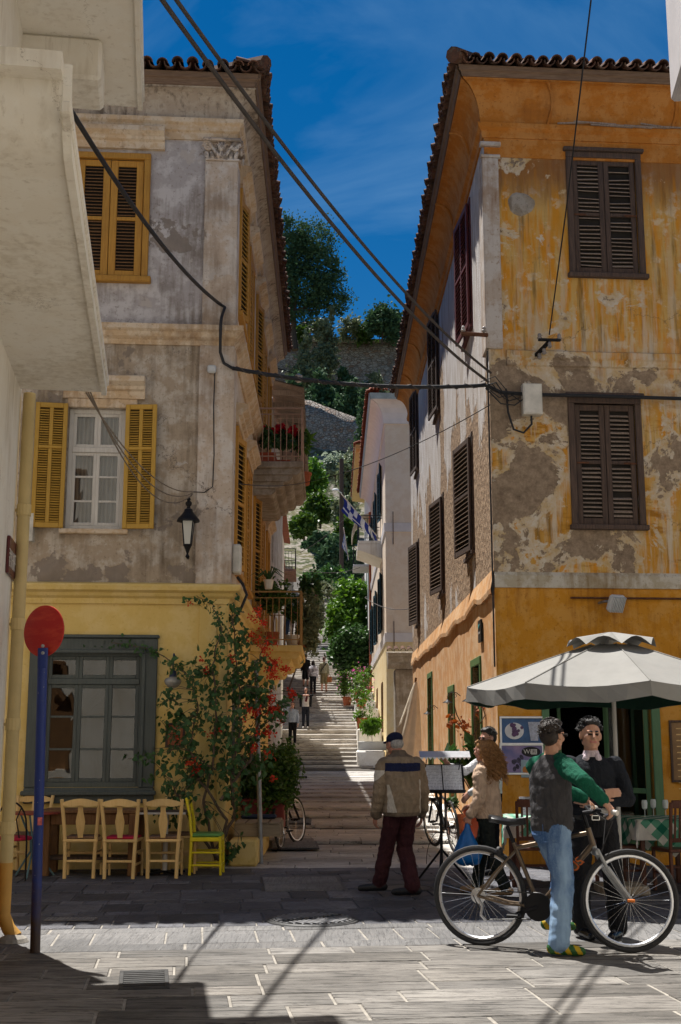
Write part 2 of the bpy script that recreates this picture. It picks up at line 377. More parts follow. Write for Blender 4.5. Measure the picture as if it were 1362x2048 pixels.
# wood, metal, glass
def wood(name, a, b, rough=.6, sc=1, axis=2, bst=.25, paint=0):
    n = NT(name); s_ = [9, 9, 9]; s_[axis] = .7
    g = n.noise(5 * sc, 6, .65, n.map(n.addv(n.pos, n.map(n.new('ObjectInfo').outputs['Random'], (7, 7, 7))), s_))
    c = n.mix(n.rng(g, .32, .68), a, b); c = n.mix(n.rng(n.noise(2.5, 4), .45, .75, 0, .35), c, tuple(v * .6 for v in a))
    c = n.hsv(c, .5, 1, n.rng(n.rnd(), 0, 1, .88, 1.12))
    return n.fin(c, rough, n.bump(g, bst, .01), spec=.3)
M['w_yellow'] = wood('yellow_varnished_wood', (.52, .27, .045), (.38, .18, .03))
M['w_yelpaint'] = wood('mustard_paint', (.5, .3, .05), (.44, .25, .04), .55)
M['w_dark'] = wood('bare_grey_brown_wood', (.13, .085, .062), (.05, .036, .032), .85)
M['w_slat'] = wood('greyed_slat_wood', (.4, .31, .24), (.2, .145, .11), .85)
M['w_red'] = wood('dark_red_paint', (.13, .025, .022), (.08, .02, .02), .6)
M['w_white'] = wood('white_painted_wood', (.62, .6, .56), (.5, .47, .43), .5)
M['w_green'] = wood('grey_green_paint', (.1, .115, .108), (.07, .084, .08), .5)
M['w_bright_green'] = wood('leaf_green_paint', (.1, .19, .065), (.075, .145, .05), .55)
M['w_teal'] = wood('teal_shutter_paint', (.03, .085, .11), (.02, .06, .085), .55)
M['w_brown'] = wood('raw_brown_timber', (.24, .125, .05), (.13, .062, .026), .75)
M['w_chair'] = wood('natural_chair_wood', (.74, .52, .23), (.64, .42, .16), .45, 1)
M['w_chair_dk'] = wood('dark_stained_wood', (.11, .035, .018), (.07, .022, .012), .4)
M['w_pallet'] = wood('pallet_boards', (.36, .29, .2), (.24, .185, .125), .8, 1, 0)
M['w_fascia'] = wood('old_fascia_board', (.24, .155, .1), (.13, .08, .05), .85, 1, 0)
M['w_fasciay'] = wood('old_alley_fascia_board', (.24, .155, .1), (.13, .08, .05), .85, 1, 1)
M['yellow_gloss'] = simple('lemon_yellow_gloss', (.72, .58, .015), .35, .08, 5, .05)
M['green_vinyl'] = simple('green_vinyl', (.13, .3, .07), .4, .1, 5, .05)
M['red_fabric'] = simple('crimson_cushion', (.4, .015, .05), .8, .1)
M['black_metal'] = simple('black_iron', (.018, .018, .02), .5, .2, 9, .1, metal=.6)
M['black_cable'] = simple('black_rubber_cable', (.02, .02, .022), .6, .2, 9, .05)
M['grey_cable'] = simple('weathered_cable', (.06, .05, .045), .7, .2, 9, .05)
M['brown_cable'] = simple('dusty_brown_cable', (.2, .16, .12), .7)
M['galv'] = simple('galvanised_steel', (.3, .31, .32), .45, .2, 12, .08, metal=.7)
M['rust'] = simple('rusty_iron', (.12, .05, .025), .85, .4, 14, .3, metal=.2)
M['grey_box'] = simple('grey_plastic_box', (.55, .56, .56), .5, .08, 5, .03)
M['white_box'] = simple('dirty_white_plastic', (.6, .57, .5), .5, .2, 6, .04)
M['alu'] = simple('brushed_aluminium', (.62, .64, .68), .3, .1, 10, .08, metal=.9)
M['chrome'] = simple('polished_steel', (.6, .6, .6), .2, .1, 10, 0, metal=1)
M['tile'] = None
def _tile():
    n = NT('barrel_tile_clay'); c = n.mix(n.rng(n.noise(7, 6, .65), .35, .65), (.15, .068, .04), (.07, .045, .035)); c = n.mix(n.rng(n.noise(13, 5), .55, .7, 0, .6), c, (.2, .16, .11))
    c = n.hsv(c, .5, 1, n.rng(n.rnd(), 0, 1, .65, 1.3)); return n.fin(c, .9, n.bump(n.noise(40, 4), .3, .01), spec=.2)
M['tile'] = _tile()
M['tile_red'] = simple('red_clay_tile', (.24, .07, .035), .85, .25, 5, .2, 30, rnd=.2)
def _glass(name, tint=(.02, .025, .028), rough=.02, wav=.0):
    n = NT(name); b = n.bump(n.noise(1.6, 1.5, .4), wav, .1) if wav else None
    return n.fin(tint, rough, b, spec=.9, Transmission_Weight=0)
def _pane(name, tr=.45, wav=.15):
    """thin window glass: mirror-like at the surface, partly clear behind"""
    n = NT(name); t = n.t; gl = n.new('BsdfGlossy'); gl.inputs['Roughness'].default_value = .01; gl.inputs['Color'].default_value = (.9, .92, .92, 1)
    tp = n.new('BsdfTransparent'); tp.inputs['Color'].default_value = (.8, .83, .82, 1); mxs = n.new('MixShader'); fr = n.new('Fresnel'); fr.inputs['IOR'].default_value = 1.5
    bm = n.bump(n.noise(1.6, 0, .4), wav, .03)
    n.put(gl.inputs['Normal'], bm); n.put(mxs.inputs[0], n.m('ADD', n.m('MULTIPLY', fr.outputs[0], 1.6), 1 - tr - .5)); t.links.new(tp.outputs[0], mxs.inputs[1]); t.links.new(gl.outputs[0], mxs.inputs[2])
    t.links.new(mxs.outputs[0], t.nodes['Material Output'].inputs['Surface']); return n.mat
M['pane'] = _pane('old_window_glass', .46, .9)
M['pane2'] = _pane('upper_window_glass', .45, .1)
M['darkroom'] = simple('unlit_room', (.02, .017, .014), .95, .2, 2, 0)  # near-black colour stands in for the darkness inside the rooms
M['curtain'] = None
def _curt():
    n = NT('grey_curtain'); x = n.xyz(); wv = n.wave(5.5, n.map(n.pos, (1, 1, .05)), 2.5, 3, 1.5)
    return n.fin(n.mix(wv, (.16, .14, .13), (.34, .31, .29)), .9, n.bump(wv, .6, .03), spec=.1)
M['curtain'] = _curt()
M['frosted'] = _glass('milky_lantern_glass', (.5, .5, .46), .2)
# paving
def _slab(name, a, b, dk, along, streak, rv=.16):
    n = NT(name); co = n.addv(n.pos, n.map(n.rnd(), (13, 17, 5)))
    g = n.noise(3.2, 7, .68, n.map(co, along), .4); m2 = n.noise(1.3, 4, .6, co); fi = n.noise(45, 4, .7, co)
    c = n.mix(n.rng(m2, .35, .65), a, b); c = n.mix(n.m('MULTIPLY', n.rng(g, .5, .64), streak), c, dk); c = n.mix(n.rng(fi, .58, .7, 0, .45), c, dk); c = n.mix(n.rng(g, .3, .42, .5, 0), c, tuple(min(1, v * 1.5) for v in a)); fz = n.noise(1.1, 5, .6, n.map(co, along), .6); c = n.mix(n.rng(n.m('ABSOLUTE', n.m('SUBTRACT', fz, .5)), .003, .012, .8, 0), c, tuple(v * .5 for v in dk))
    c = n.mix(n.rng(n.noise(.55, 6, .65), .45, .68, 0, .55), c, dk); c = n.mix(n.rng(n.noise(2.7, 7, .7), .6, .7, 0, .6), c, dk); c = n.hsv(c, .5, n.rng(n.rnd(), 0, 1, .8, 1.15), n.rng(n.m('FRACT', n.m('MULTIPLY', n.rnd(), 7.31)), 0, 1, 1 - rv, 1 + rv))
    return n.fin(c, n.rng(m2, .3, .7, .55, .75), n.bump(n.m('ADD', n.m('MULTIPLY', g, 1.3), n.m('MULTIPLY', fi, .25)), .5, .02), spec=.3)
M['slab_warm'] = _slab('split_sandstone', (.225, .21, .19), (.14, .13, .118), (.045, .041, .037), (.8, 8, 3), 1.0, .36)
M['slab_grey'] = _slab('combed_grey_stone', (.2, .195, .19), (.15, .147, .145), (.075, .074, .075), (14, .9, 3), .55, .18)
M['slab_dark'] = _slab('blue_grey_stone', (.115, .115, .13), (.075, .077, .09), (.035, .036, .042), (5, 5, 3), .6, .4)  # dark blue-grey: the shade over this part of the street is put into the colour
M['slab_alley'] = _slab('alley_limestone', (.56, .54, .51), (.43, .41, .385), (.18, .165, .15), (1, 9, 3), .7)
M['step'] = _slab('worn_step_stone', (.6, .56, .5), (.47, .43, .38), (.22, .19, .16), (1, 4, 6), .7)
M['joint'] = simple('pale_mortar', (.27, .25, .22), .95, .3, 9, .3, 80)
M['joint_dk'] = simple('dirty_joint', (.08, .07, .06), .95, .3, 9, .3, 80)
M['iron_cover'] = simple('worn_cast_iron', (.2, .2, .205), .5, .25, 8, .2, 50, metal=.5)
M['iron_dark'] = simple('grate_iron', (.06, .06, .06), .55, .3, 9, .2, metal=.5)
M['dark_pit'] = simple('drain_pit', (.008, .008, .008), .95, 0, 2, 0)  # near-black colour stands in for the shade below the drain bars
# plants
def leafmat(name, a, b, rough=.45, tr=.25):
    n = NT(name); t = n.t; c = n.mix(n.rng(n.noise(4, 3), .35, .65), a, b); c = n.mix(n.rng(n.noise(30, 2), .45, .7, 0, .6), c, tuple(v * 1.45 for v in b))
    n.fin(c, rough, spec=.35); tl = n.new('BsdfTranslucent'); n.put(tl.inputs[0], n.hsv(c, .49, 1.1, 1.3)); ms = n.new('MixShader'); ms.inputs[0].default_value = tr
    t.links.new(n.b.outputs[0], ms.inputs[1]); t.links.new(tl.outputs[0], ms.inputs[2]); t.links.new(ms.outputs[0], t.nodes['Material Output'].inputs['Surface']); return n.mat
M['leaf'] = leafmat('creeper_leaf', (.03, .075, .022), (.05, .115, .03))
M['leaf_hedge'] = leafmat('hedge_leaf', (.035, .08, .015), (.075, .14, .02))
M['leaf_bright'] = leafmat('bright_leaf', (.06, .15, .018), (.11, .22, .03))
M['leaf_pine'] = leafmat('pine_needle', (.035, .08, .04), (.075, .14, .06), .9, .12)  # needle colours paled to stand in for distance haze on the hill
M['leaf_olive'] = leafmat('grey_green_needle', (.11, .14, .075), (.2, .23, .125), .6, .15)  # also paled in place of haze over the far conifers
M['leaf_dry'] = leafmat('dry_yellow_leaf', (.2, .17, .05), (.3, .24, .07), .7)
M['leaf_silver'] = leafmat('silver_leaf', (.2, .25, .17), (.33, .38, .3), .5)
M['flower_red'] = leafmat('bougainvillea_bract', (.5, .03, .012), (.6, .07, .025), .6, .35)
M['flower_deep'] = leafmat('geranium_red', (.38, .005, .012), (.5, .012, .02), .6, .25)
M['flower_pink'] = leafmat('pink_petal', (.55, .09, .3), (.7, .2, .42), .6, .3)
M['bark'] = wood('bark', (.17, .12, .085), (.075, .052, .038), .9, 1, 2, .6)
M['terracotta'] = simple('terracotta', (.36, .1, .04), .75, .15, 6, .15, 50)
M['terracotta_or'] = simple('red_orange_pot', (.4, .075, .03), .6, .12, 6, .1, 50)
M['soil'] = simple('potting_soil', (.04, .028, .018), .95, .3, 9, .4)
M['planter_red'] = simple('dark_red_planter', (.2, .03, .022), .6, .15, 5, .1)
# ------------------------------------------------------------ ground and paving
gm = MB(); gm.quad((-400, -60, -.045), (400, -60, -.045), (400, 700, -.045), (-400, 700, -.045))
ground = tag(gm.build('ground', M['joint_dk']), 'stone paved street', None, None, 'structure')
SLABM = {}
def slabmesh(L, D, mat, key, H=.05):
    k = (round(L, 2), round(D, 2), key)
    if k not in SLABM:
        mb = MB(); mb.box((0, 0, -H / 2), (L - .012, D - .012, H), None, .006); SLABM[k] = mb.mesh('paving_slab', mat)
    return SLABM[k]
def slabrow(parent, y0, y1, x0, x1, lens, mat, key, zf, tilt=.002, skew=0):
    x = x0 - random.random() * lens[-1]
    while x < x1:
        L = random.choice(lens); cy = (y0 + y1) / 2
        z = zf(cy) + random.uniform(-.003, .003)
        inst('paving_slab', slabmesh(L, y1 - y0, M[mat], mat + key), (x + L / 2, cy + skew * (x + L / 2), z), parent, (random.gauss(0, tilt), random.gauss(0, tilt), skew))
        x += L
zf0 = lambda y: 0.0
def xr(y): return -(690 / 2400) * y * 1.03 - .2, (690 / 2400) * y * 1.03 + .2
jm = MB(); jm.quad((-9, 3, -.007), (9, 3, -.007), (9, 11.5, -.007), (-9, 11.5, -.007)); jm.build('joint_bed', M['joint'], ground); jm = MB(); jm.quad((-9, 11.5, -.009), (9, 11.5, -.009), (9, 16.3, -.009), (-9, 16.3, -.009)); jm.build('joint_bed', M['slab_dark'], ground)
y = 6.1
def SKf(y): return .15 - .075 * (y - 6) / 10
for d in (.36, .3, .42, .3, .46, .36, .28, .44, .34, .4, .3):
    slabrow(ground, y, y + d, -2.75, xr(y)[1], (.45, .65, .85, 1.15), 'slab_warm', 'a', zf0, .0025, SKf(y)); y += d
for d, lens, mt in ((.3, (.8, 1.1, 1.4), 'slab_grey'), (.62, (.3, .45, .6), 'slab_grey'), (.26, (.7, 1.0, 1.3), 'slab_grey')):
    slabrow(ground, y, y + d, xr(y)[0] - .3, xr(y)[1], lens, mt, 'b', zf0, .0015, SKf(y)); y += d
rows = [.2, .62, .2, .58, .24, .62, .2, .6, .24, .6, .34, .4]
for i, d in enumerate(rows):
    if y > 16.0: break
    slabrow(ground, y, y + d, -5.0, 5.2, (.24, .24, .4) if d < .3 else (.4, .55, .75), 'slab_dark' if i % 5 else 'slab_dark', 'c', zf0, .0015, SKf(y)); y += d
YA = y
# the sheet that carries the paving pattern outside the built slabs
fm = MB()
for (a, b, c, d) in ((-40, 11.2, -5.0, 16.2), (5.2, 11.2, 40, 16.6)): fm.quad((a, b, -.012), (c, b, -.012), (c, d, -.012), (a, d, -.012))
fm.quad((-9, -20, -.02), (9, -20, -.02), (9, 6.6, -.02), (-9, 6.6, -.02))
fm.build('outer_paving', M['slab_grey'], ground)
def zal(Y):
    t = [(15, 0), (16.5, 0), (22, .1), (33, .42), (40.5, .6), (46, 1.5), (49, 2.15), (55, 3.05), (61, 4.06), (75, 7.0), (90, 10.5), (105, 14.7), (125, 20)]
    for (a, b), (c, d) in zip(t, t[1:]):
        if Y <= c: return b + (d - b) * max(0, (Y - a)) / (c - a)
    return 20
am = MB(); ys = [15.9, 16.5, 22, 27, 33, 40, 46, 52, 58, 64, 70, 80, 90, 100, 112, 125]
for a, b in zip(ys, ys[1:]): am.quad((-6, a, zal(a) - .07), (4.5, a, zal(a) - .07), (4.5, b, zal(b) - .07), (-6, b, zal(b) - .07))
alley = tag(am.build('alley', M['joint_dk']), 'stepped stone alley climbing the hill', None, None, 'structure')
y = YA; i = 0
def zst(Y): return math.floor(zal(Y) / .055) * .055
while y < 26:
    d = random.choice((.3, .36, .42)); slabrow(alley, y, y + d, -1.45 if y > 16.4 else -2.4, 2.15, (.5, .8, 1.1), 'slab_alley', 'd', zst, .003); y += d
def stepmesh(x0, x1, z0, z1, y0, y1, seed, wob):
    mb = MB(); n = 14; rnd = random.Random(seed); vs = []
    for k in range(n + 1):
        x = x0 + (x1 - x0) * k / n; dy = mnoise.noise(Vector((x * .9, seed * 3.1, 0))) * wob; dz = mnoise.noise(Vector((x * 1.3, seed * 1.7, 5))) * wob * .22
        vs += [(x, y0 + dy, z0), (x, y0 + dy - .015, z1 + dz - .02), (x, y0 + dy + .02, z1 + dz), (x, y1 + .15, z1 + dz * .4)]
    fs = []
    for k in range(n):
        for j in range(3): fs.append((k * 4 + j, k * 4 + 4 + j, k * 4 + 5 + j, k * 4 + 1 + j))
    mb.add(vs, fs); return mb
sy = y
stp = []
while sy < 40.5: stp.append((sy, 1.35)); sy += 1.35
while sy < 61: stp.append((sy, .86)); sy += .86
while sy < 104: stp.append((sy, .7)); sy += .7
for i, (a, d) in enumerate(stp):
    zz = zal(a + d * .5); zp = zal(a - d * .5)
    o = stepmesh(-2.3 - max(0, a - 40) * .03, (1.95 if a < 40 else 1.1), zp - .12, zz, a, a + d, i + 1, .06 if a > 40 else .03).build('step', M['step' if a > 40 else 'slab_alley'], alley)
# ------------------------------------------------------------ shared builders
TILE_CAP = MB(); n_ = 8
def _tilemesh(r0, r1, L, up, t=.016):
    mb = MB(); vs = []
    for (r, yy) in ((r0, 0), (r1, L)):
        for rr in (r, r - t):
            for k in range(n_ + 1):
                a = math.pi * k / n_; vs.append((rr * math.cos(a), yy, rr * math.sin(a) * (1 if up else -1)))
    q = n_ + 1; fs = []
    for k in range(n_):
        fs += [(k, k + 1, 2 * q + k + 1, 2 * q + k), (q + k, 3 * q + k, 3 * q + k + 1, q + k + 1), (k, q + k, q + k + 1, k + 1), (2 * q + k, 2 * q + k + 1, 3 * q + k + 1, 3 * q + k)]
    mb.add(vs, fs); return mb
TCAP = _tilemesh(.085, .068, .5, True).mesh('roof_tile', M['tile'], True); TPAN = _tilemesh(.085, .1, .5, False).mesh('roof_tile', M['tile'], True)
TCAPR = _tilemesh(.085, .068, .5, True).mesh('roof_tile', M['tile_red'], True)
def eave_tiles(roof, fr, u0, u1, z, w, slope=20, sp=.215, cap=TCAP, pan=TPAN, rows=2):
    """barrel tiles at an eave: tile y axis runs up the roof (against the outward normal)"""
    rz = math.atan2(-fr.n.y, -fr.n.x) - math.pi / 2
    k = int((u1 - u0) / sp)
    for j in range(rows):
        for i in range(k + 1):
            u = u0 + i * sp; ww = w - j * .38; zz = z + j * .38 * math.tan(R(slope))
            inst('roof_tile', pan, fr.p(u + sp / 2, zz + .07, ww + random.uniform(-.02, .02)), roof, Euler((R(slope), 0, rz + random.gauss(0, .02))))
            inst('roof_tile', cap, fr.p(u, zz + .055 + random.uniform(-.008, .01), ww + random.uniform(-.02, .04)), roof, Euler((R(slope) + random.gauss(0, .02), 0, rz + random.gauss(0, .03))))
SLM = {}
def shutter(parent, fr, u0, u1, z0, z1, w, fm_, sm_, rows=((0, .45), (.45, 1)), cols=1, st=.075, rail=.085, th=.04, swing=0, hinge=None, sp=.058, damage=0, name='shutter', backing=True, tilt=32):
    if swing:
        hu = u0 if hinge != 'u1' else u1; a = R(swing) * (1 if hinge != 'u1' else -1)
        o = fr.p(hu, 0, w); d = fr.d * math.cos(a) + fr.n * math.sin(a)
        f2 = Fr((o.x, o.y), (d.x, d.y)); u0, u1 = (0, u1 - u0) if hinge != 'u1' else (-(u1 - u0), 0); fr = f2; w = 0
    mb = MB(); H = z1 - z0; W = (u1 - u0); b = .006
    mb.fbox(fr, u0, u0 + st, z0, z1, w, w + th, b); mb.fbox(fr, u1 - st, u1, z0, z1, w, w + th, b)
    cells = []
    for (a_, c_) in rows:
        za, zb = z0 + H * a_, z0 + H * c_
        mb.fbox(fr, u0 + st, u1 - st, za, za + rail * (1 if a_ == 0 else .6), w + .002, w + th - .002, b)
        if c_ == 1: mb.fbox(fr, u0 + st, u1 - st, zb - rail, zb, w + .002, w + th - .002, b)
        lo = za + rail * (1 if a_ == 0 else .6); hi = zb - (rail if c_ == 1 else 0)
        cw = (W - 2 * st) / cols
        for k in range(cols):
            ua, ub = u0 + st + k * cw, u0 + st + (k + 1) * cw
            if k: mb.fbox(fr, ua - st * .45, ua + st * .45, lo, hi, w + .004, w + th - .004, b)
            cells.append((ua + (st * .45 if k else 0), ub - (st * .45 if k < cols - 1 else 0), lo, hi))
    o = mb.build(name, fm_, parent)
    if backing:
        bm_ = MB(); bm_.fbox(fr, u0 + st * .5, u1 - st * .5, z0 + .03, z1 - .03, w - .012, w - .004); bm_.build('backing', M['darkroom'], o)  # dark sheet painted so the gaps between slats read as shade
    rz = math.atan2(fr.d.y, fr.d.x); sgn = 1
    for (ua, ub, lo, hi) in cells:
        Ls = ub - ua - .004; key = (round(Ls, 2), sm_.name)
        if key not in SLM:
            m2 = MB(); m2.box((0, 0, 0), (Ls, .052, .011), None, .003); SLM[key] = m2.mesh('slat', sm_)
        z = lo + sp * .6
        while z < hi - .01:
            if not (damage and random.random() < damage * .25):
                c = fr.p((ua + ub) / 2, z, w + th * .5)
                e = (Matrix.Rotation(rz, 3, 'Z') @ Matrix.Rotation(R(tilt) + random.gauss(0, .05 + damage * .12), 3, 'X') @ Matrix.Rotation(random.gauss(0, .004 + damage * .03), 3, 'Y')).to_euler()
                inst('slat', SLM[key], c, o, e)
            z += sp
    return o
def hood(mb, fr, u0, u1, z, pr=.16, h=.26):
    """moulded window head: three steps and a drip"""
    pf = [(0, z), (pr * .3, z), (pr * .32, z + h * .35), (pr * .55, z + h * .42), (pr * .6, z + h * .55), (pr, z + h * .72), (pr, z + h * .95), (pr * .9, z + h), (0, z + h + .03)]
    mb.sweep(fr, pf, u0, u1)
def casing(mb, fr, a, b, c, d, wd, w0, w1, bev=.008):
    mb.fbox(fr, a - wd, a, c, d, w0, w1, bev); mb.fbox(fr, b, b + wd, c, d, w0, w1, bev); mb.fbox(fr, a - wd, b + wd, d, d + wd, w0, w1 + .002, bev)
# ------------------------------------------------------------ LEFT CORNER HOUSE
FL = Fr((-1.53, 16.1), (1, .075)); FLs = Fr((-1.53, 16.1), (-.012, 1)); LDEP = 12.2
zl = lambda yy, ww=0: FL.px(457, yy, ww)[1]
Z1, Z2, Z3 = zl(1180), zl(672), zl(262)
ZE = zl(176, .3)
Lh = thing('corner_house', 'three storey house with grey peeling upper walls, mustard shutters and yellow ground floor', 'house', (-3.5, 18, 0))
def hole(fr, x0, y0, x1, y1): 
    a = fr.px(x0, y1); b = fr.px(x1, y0); return (a[0], b[0], a[1], b[1])
uw0, zw0 = FL.px(128, 1058); uw1, zw1 = FL.px(253, 818); WM = (uw0, uw1, zw0, zw1)
ug0, zg0 = FL.px(78, 1575); ug1, zg1 = FL.px(290, 1303); WG = (ug0 - .02, ug1, zg0, zg1)
ut0, zt0 = FL.px(150, 552); ut1, zt1 = FL.px(290, 322); WT = (ut1 - .95, ut1, zt0, zt1)
UL = -7.0
mb = MB(); mb.wall(FL, UL, 0, -.05, Z1, [WG], .3); mb.build('ground_floor_wall', M['L_yel'], Lh)
mb = MB(); mb.wall(FL, UL, 0, Z1, Z2, [WM], .3); mb.build('middle_floor_wall', M['L_mid'], Lh)
mb = MB(); mb.wall(FL, UL, 0, Z2, Z3 + .9, [WT], .3); mb.build('top_floor_wall', M['L_up'], Lh)
SWU = [1.55, 3.75, 6.0, 8.3, 10.6]
sh_t = [(u - .5, u + .5, WT[2] - .1, WT[3]) for u in SWU]; sh_m = [(u - .5, u + .5, WM[2] - .35, WM[3] - .05) for u in SWU]
mb = MB(); mb.wall(FLs, 0, LDEP, -.05, Z1, [(1.2, 2.6, .75, 2.7)], .3); mb.build('ground_floor_wall', M['L_yel'], Lh)
mb = MB(); mb.wall(FLs, 0, LDEP, Z1, Z2, sh_m, .3); mb.build('middle_floor_wall', M['L_side'], Lh)
mb = MB(); mb.wall(FLs, 0, LDEP, Z2, Z3 + .9, sh_t, .3); mb.build('top_floor_wall', M['L_side'], Lh)
# back and far sides, inner floors
mb = MB(); b0, b1 = FL.p(UL, 0, 0), FL.p(UL, 0, -LDEP); c1 = FLs.p(LDEP, 0, 0)
mb.quad(b0, b1, b1 + Vector((0, 0, 11.5)), b0 + Vector((0, 0, 11.5))); mb.quad(b1, c1, c1 + Vector((0, 0, 11.5)), b1 + Vector((0, 0, 11.5)))
mb.build('rear_wall', M['L_side'], Lh)
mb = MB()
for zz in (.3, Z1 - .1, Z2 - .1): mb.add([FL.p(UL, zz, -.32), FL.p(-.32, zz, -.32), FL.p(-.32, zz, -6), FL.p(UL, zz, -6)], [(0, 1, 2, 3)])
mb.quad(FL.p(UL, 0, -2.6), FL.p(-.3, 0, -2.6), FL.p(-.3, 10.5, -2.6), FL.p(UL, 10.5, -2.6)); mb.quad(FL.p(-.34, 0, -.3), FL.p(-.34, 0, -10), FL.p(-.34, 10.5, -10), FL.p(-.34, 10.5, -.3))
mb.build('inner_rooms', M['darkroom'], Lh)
# ledges (mitred round the corner)
def ledge(parent, prof, mat, fa, fb, la, lb, name='ledge', side='L'):
    mb = MB()
    if side == 'L': mb.sweep(fa, prof, -la, 0, 0, 1); mb.sweep(fb, prof, 0, lb, -1, 0)
    else: mb.sweep(fa, prof, 0, la, -1, 0); mb.sweep(fb, prof, -lb, 0, 0, 1)
    return mb.build(name, mat, parent)
z = Z1; ledge(Lh, [(0, z - .2), (.035, z - .2), (.045, z - .13), (.09, z - .1), (.11, z - .06), (.17, z - .03), (.19, z + .03), (.18, z + .05), (0, z + .09)], M['L_yel'], FL, FLs, 7, LDEP)
z = Z2; ledge(Lh, [(0, z - .16), (.03, z - .16), (.05, z - .1), (.1, z - .06), (.13, z + .0), (.17, z + .03), (.17, z + .1), (0, z + .14)], M['L_trim'], FL, FLs, 7, LDEP)
z = Z3; ledge(Lh, [(0, z - .17), (.03, z - .17), (.035, z - .06), (.07, z - .04), (.08, z + .03), (.12, z + .06), (.13, z + .12), (.0, z + .121)], M['L_trim'], FL, FLs, 7, LDEP, 'entablature')
cv = [(0.0, Z3 + .12)] + [(.05 + .24 * (1 - math.cos(math.pi / 2 * t / 8)), Z3 + .12 + (ZE - Z3 - .12) * math.sin(math.pi / 2 * t / 8)) for t in range(9)]
cvd = ledge(Lh, cv + [(.29, ZE + .05), (0, ZE + .05)], M['cove'], FL, FLs, 7, LDEP, 'cove_cornice')
mb = MB(); mb.sweep(FL, [(.24, ZE + .03), (.31, ZE + .02), (.33, ZE + .1), (.36, ZE + .12), (.37, ZE + .2), (.24, ZE + .2)], -7, 0, 0, 1); mb.build('fascia_board', M['w_fascia'], Lh)
mb = MB(); mb.sweep(FLs, [(.24, ZE + .03), (.31, ZE + .02), (.33, ZE + .1), (.36, ZE + .12), (.37, ZE + .2), (.24, ZE + .2)], 0, LDEP, -1, 0); mb.build('fascia_board', M['w_fasciay'], Lh)
ra, rb, rc, rd = FL.p(UL, ZE + .2, .36), FL.p(.34, ZE + .2, .36), FLs.p(LDEP, ZE + .2, .36), FL.p(UL, ZE + .2, -LDEP)
ap1 = FL.p(-3.2, ZE + 1.5, -3.2); ap2 = FL.p(-3.2, ZE + 1.5, -9)
mb = MB(); mb.add([ra, rb, rc, rd, ap1, ap2], [(0, 1, 4), (1, 2, 5, 4), (2, 3, 5), (3, 0, 4, 5), (3, 2, 1, 0)]); roofL = mb.build('roof', M['tile'], Lh)
eave_tiles(roofL, FL, -6.2, .34, ZE + .2, .47); eave_tiles(roofL, FLs, -.34, LDEP, ZE + .2, .47, rows=1)
mb = MB(); mb.tube([rb + Vector((.1, -.1, .12)), rb.lerp(ap1, .5) + Vector((0, 0, .1)), ap1 + Vector((0, 0, .1))], .11, 8); mb.build('hip_ridge', M['tile'], roofL)
# pilasters
def pil(fr, u0, u1, z0, z1, w1, mat, name='pilaster'):
    mb = MB(); mb.fbox(fr, u0, u1, z0, z1, -.02, w1, .012); return mb.build(name, mat, Lh)
pu0, pu1 = FL.px(405, 600)[0], 0.0
pil(FL, pu0, pu1 + .055, Z2 + .12, Z3 - .5, .055, M['L_pil']); pil(FL, pu0 - .02, pu1 + .05, Z1 + .06, Z2 - .16, .05, M['L_pil'])
pil(FLs, 0.0, .42, Z2 + .12, Z3 - .5, .054, M['L_pil']); pil(FLs, 0.0, .42, Z1 + .06, Z2 - .16, .049, M['L_pil'])
pil(FL, FL.px(395, 1400)[0], FL.px(431, 1400)[0], 0, Z1 - .2, .03, M['L_yel']); pil(FL, FL.px(436, 1400)[0], .028, 0, Z1 - .2, .026, M['L_yel'])
# carved capital
capz0, capz1 = Z3 - .5, Z3 - .17
mb = MB(); um = pu0 / 2 + .02; hw = abs(pu0) / 2
mb.fbox(FL, um - hw - .02, um + hw + .05, capz0, capz0 + .035, 0, .075, .008); mb.fbox(FL, um - hw - .06, um + hw + .07, capz1 - .05, capz1, 0, .13, .012)
mb.fbox(FL, um - hw, um + hw + .02, capz0 + .03, capz1 - .05, -.02, .05)
for s_ in (-1, 1):
    c = FL.p(um + s_ * (hw - .01), capz1 - .12, .085); pts = []
    for k in range(22):
        a = k * .62; r_ = .075 * (1 - k / 24); pts.append(c + FL.d * math.cos(a) * r_ * s_ + Vector((0, 0, math.sin(a) * r_)))
    mb.tube(pts, .017, 6)
    mb.tube([FL.p(um + s_ * .02, capz0 + .05, .06), FL.p(um + s_ * .09, capz0 + .12, .085), FL.p(um + s_ * .13, capz1 - .15, .09), FL.p(um + s_ * (hw - .02), capz1 - .06, .1)], [.03, .028, .022, .018], 6)
    for k in range(3):
        mb.ell(FL.p(um + s_ * (.06 + .075 * k), capz0 + .085, .065), (.032, .026, .06), (0, s_ * .3, 0), 8, 6)
mb.ell(FL.p(um, capz1 - .13, .09), (.055, .045, .07), None, 10, 8); mb.ell(FL.p(um, capz0 + .09, .075), (.035, .03, .065), None, 8, 6)
for k in range(5):
    a = R(-60 + 30 * k); mb.tube([FL.p(um, capz1 - .13, .09), FL.p(um + .11 * math.sin(a), capz1 - .13 + .085 * math.cos(a), .1)], [.02, .008], 5)
c = FLs.p(.06, capz1 - .12, .08)
for q in (0, .3):
    pts = [FLs.p(.06 + q + math.cos(k * .62) * .06 * (1 - k / 22), capz1 - .14 + math.sin(k * .62) * .06 * (1 - k / 22), .09) for k in range(18)]; mb.tube(pts, .016, 6)
mb.fbox(FLs, -.05, .45, capz1 - .05, capz1, 0, .12, .01); mb.build('capital', M['L_pil'], Lh, smooth=True)
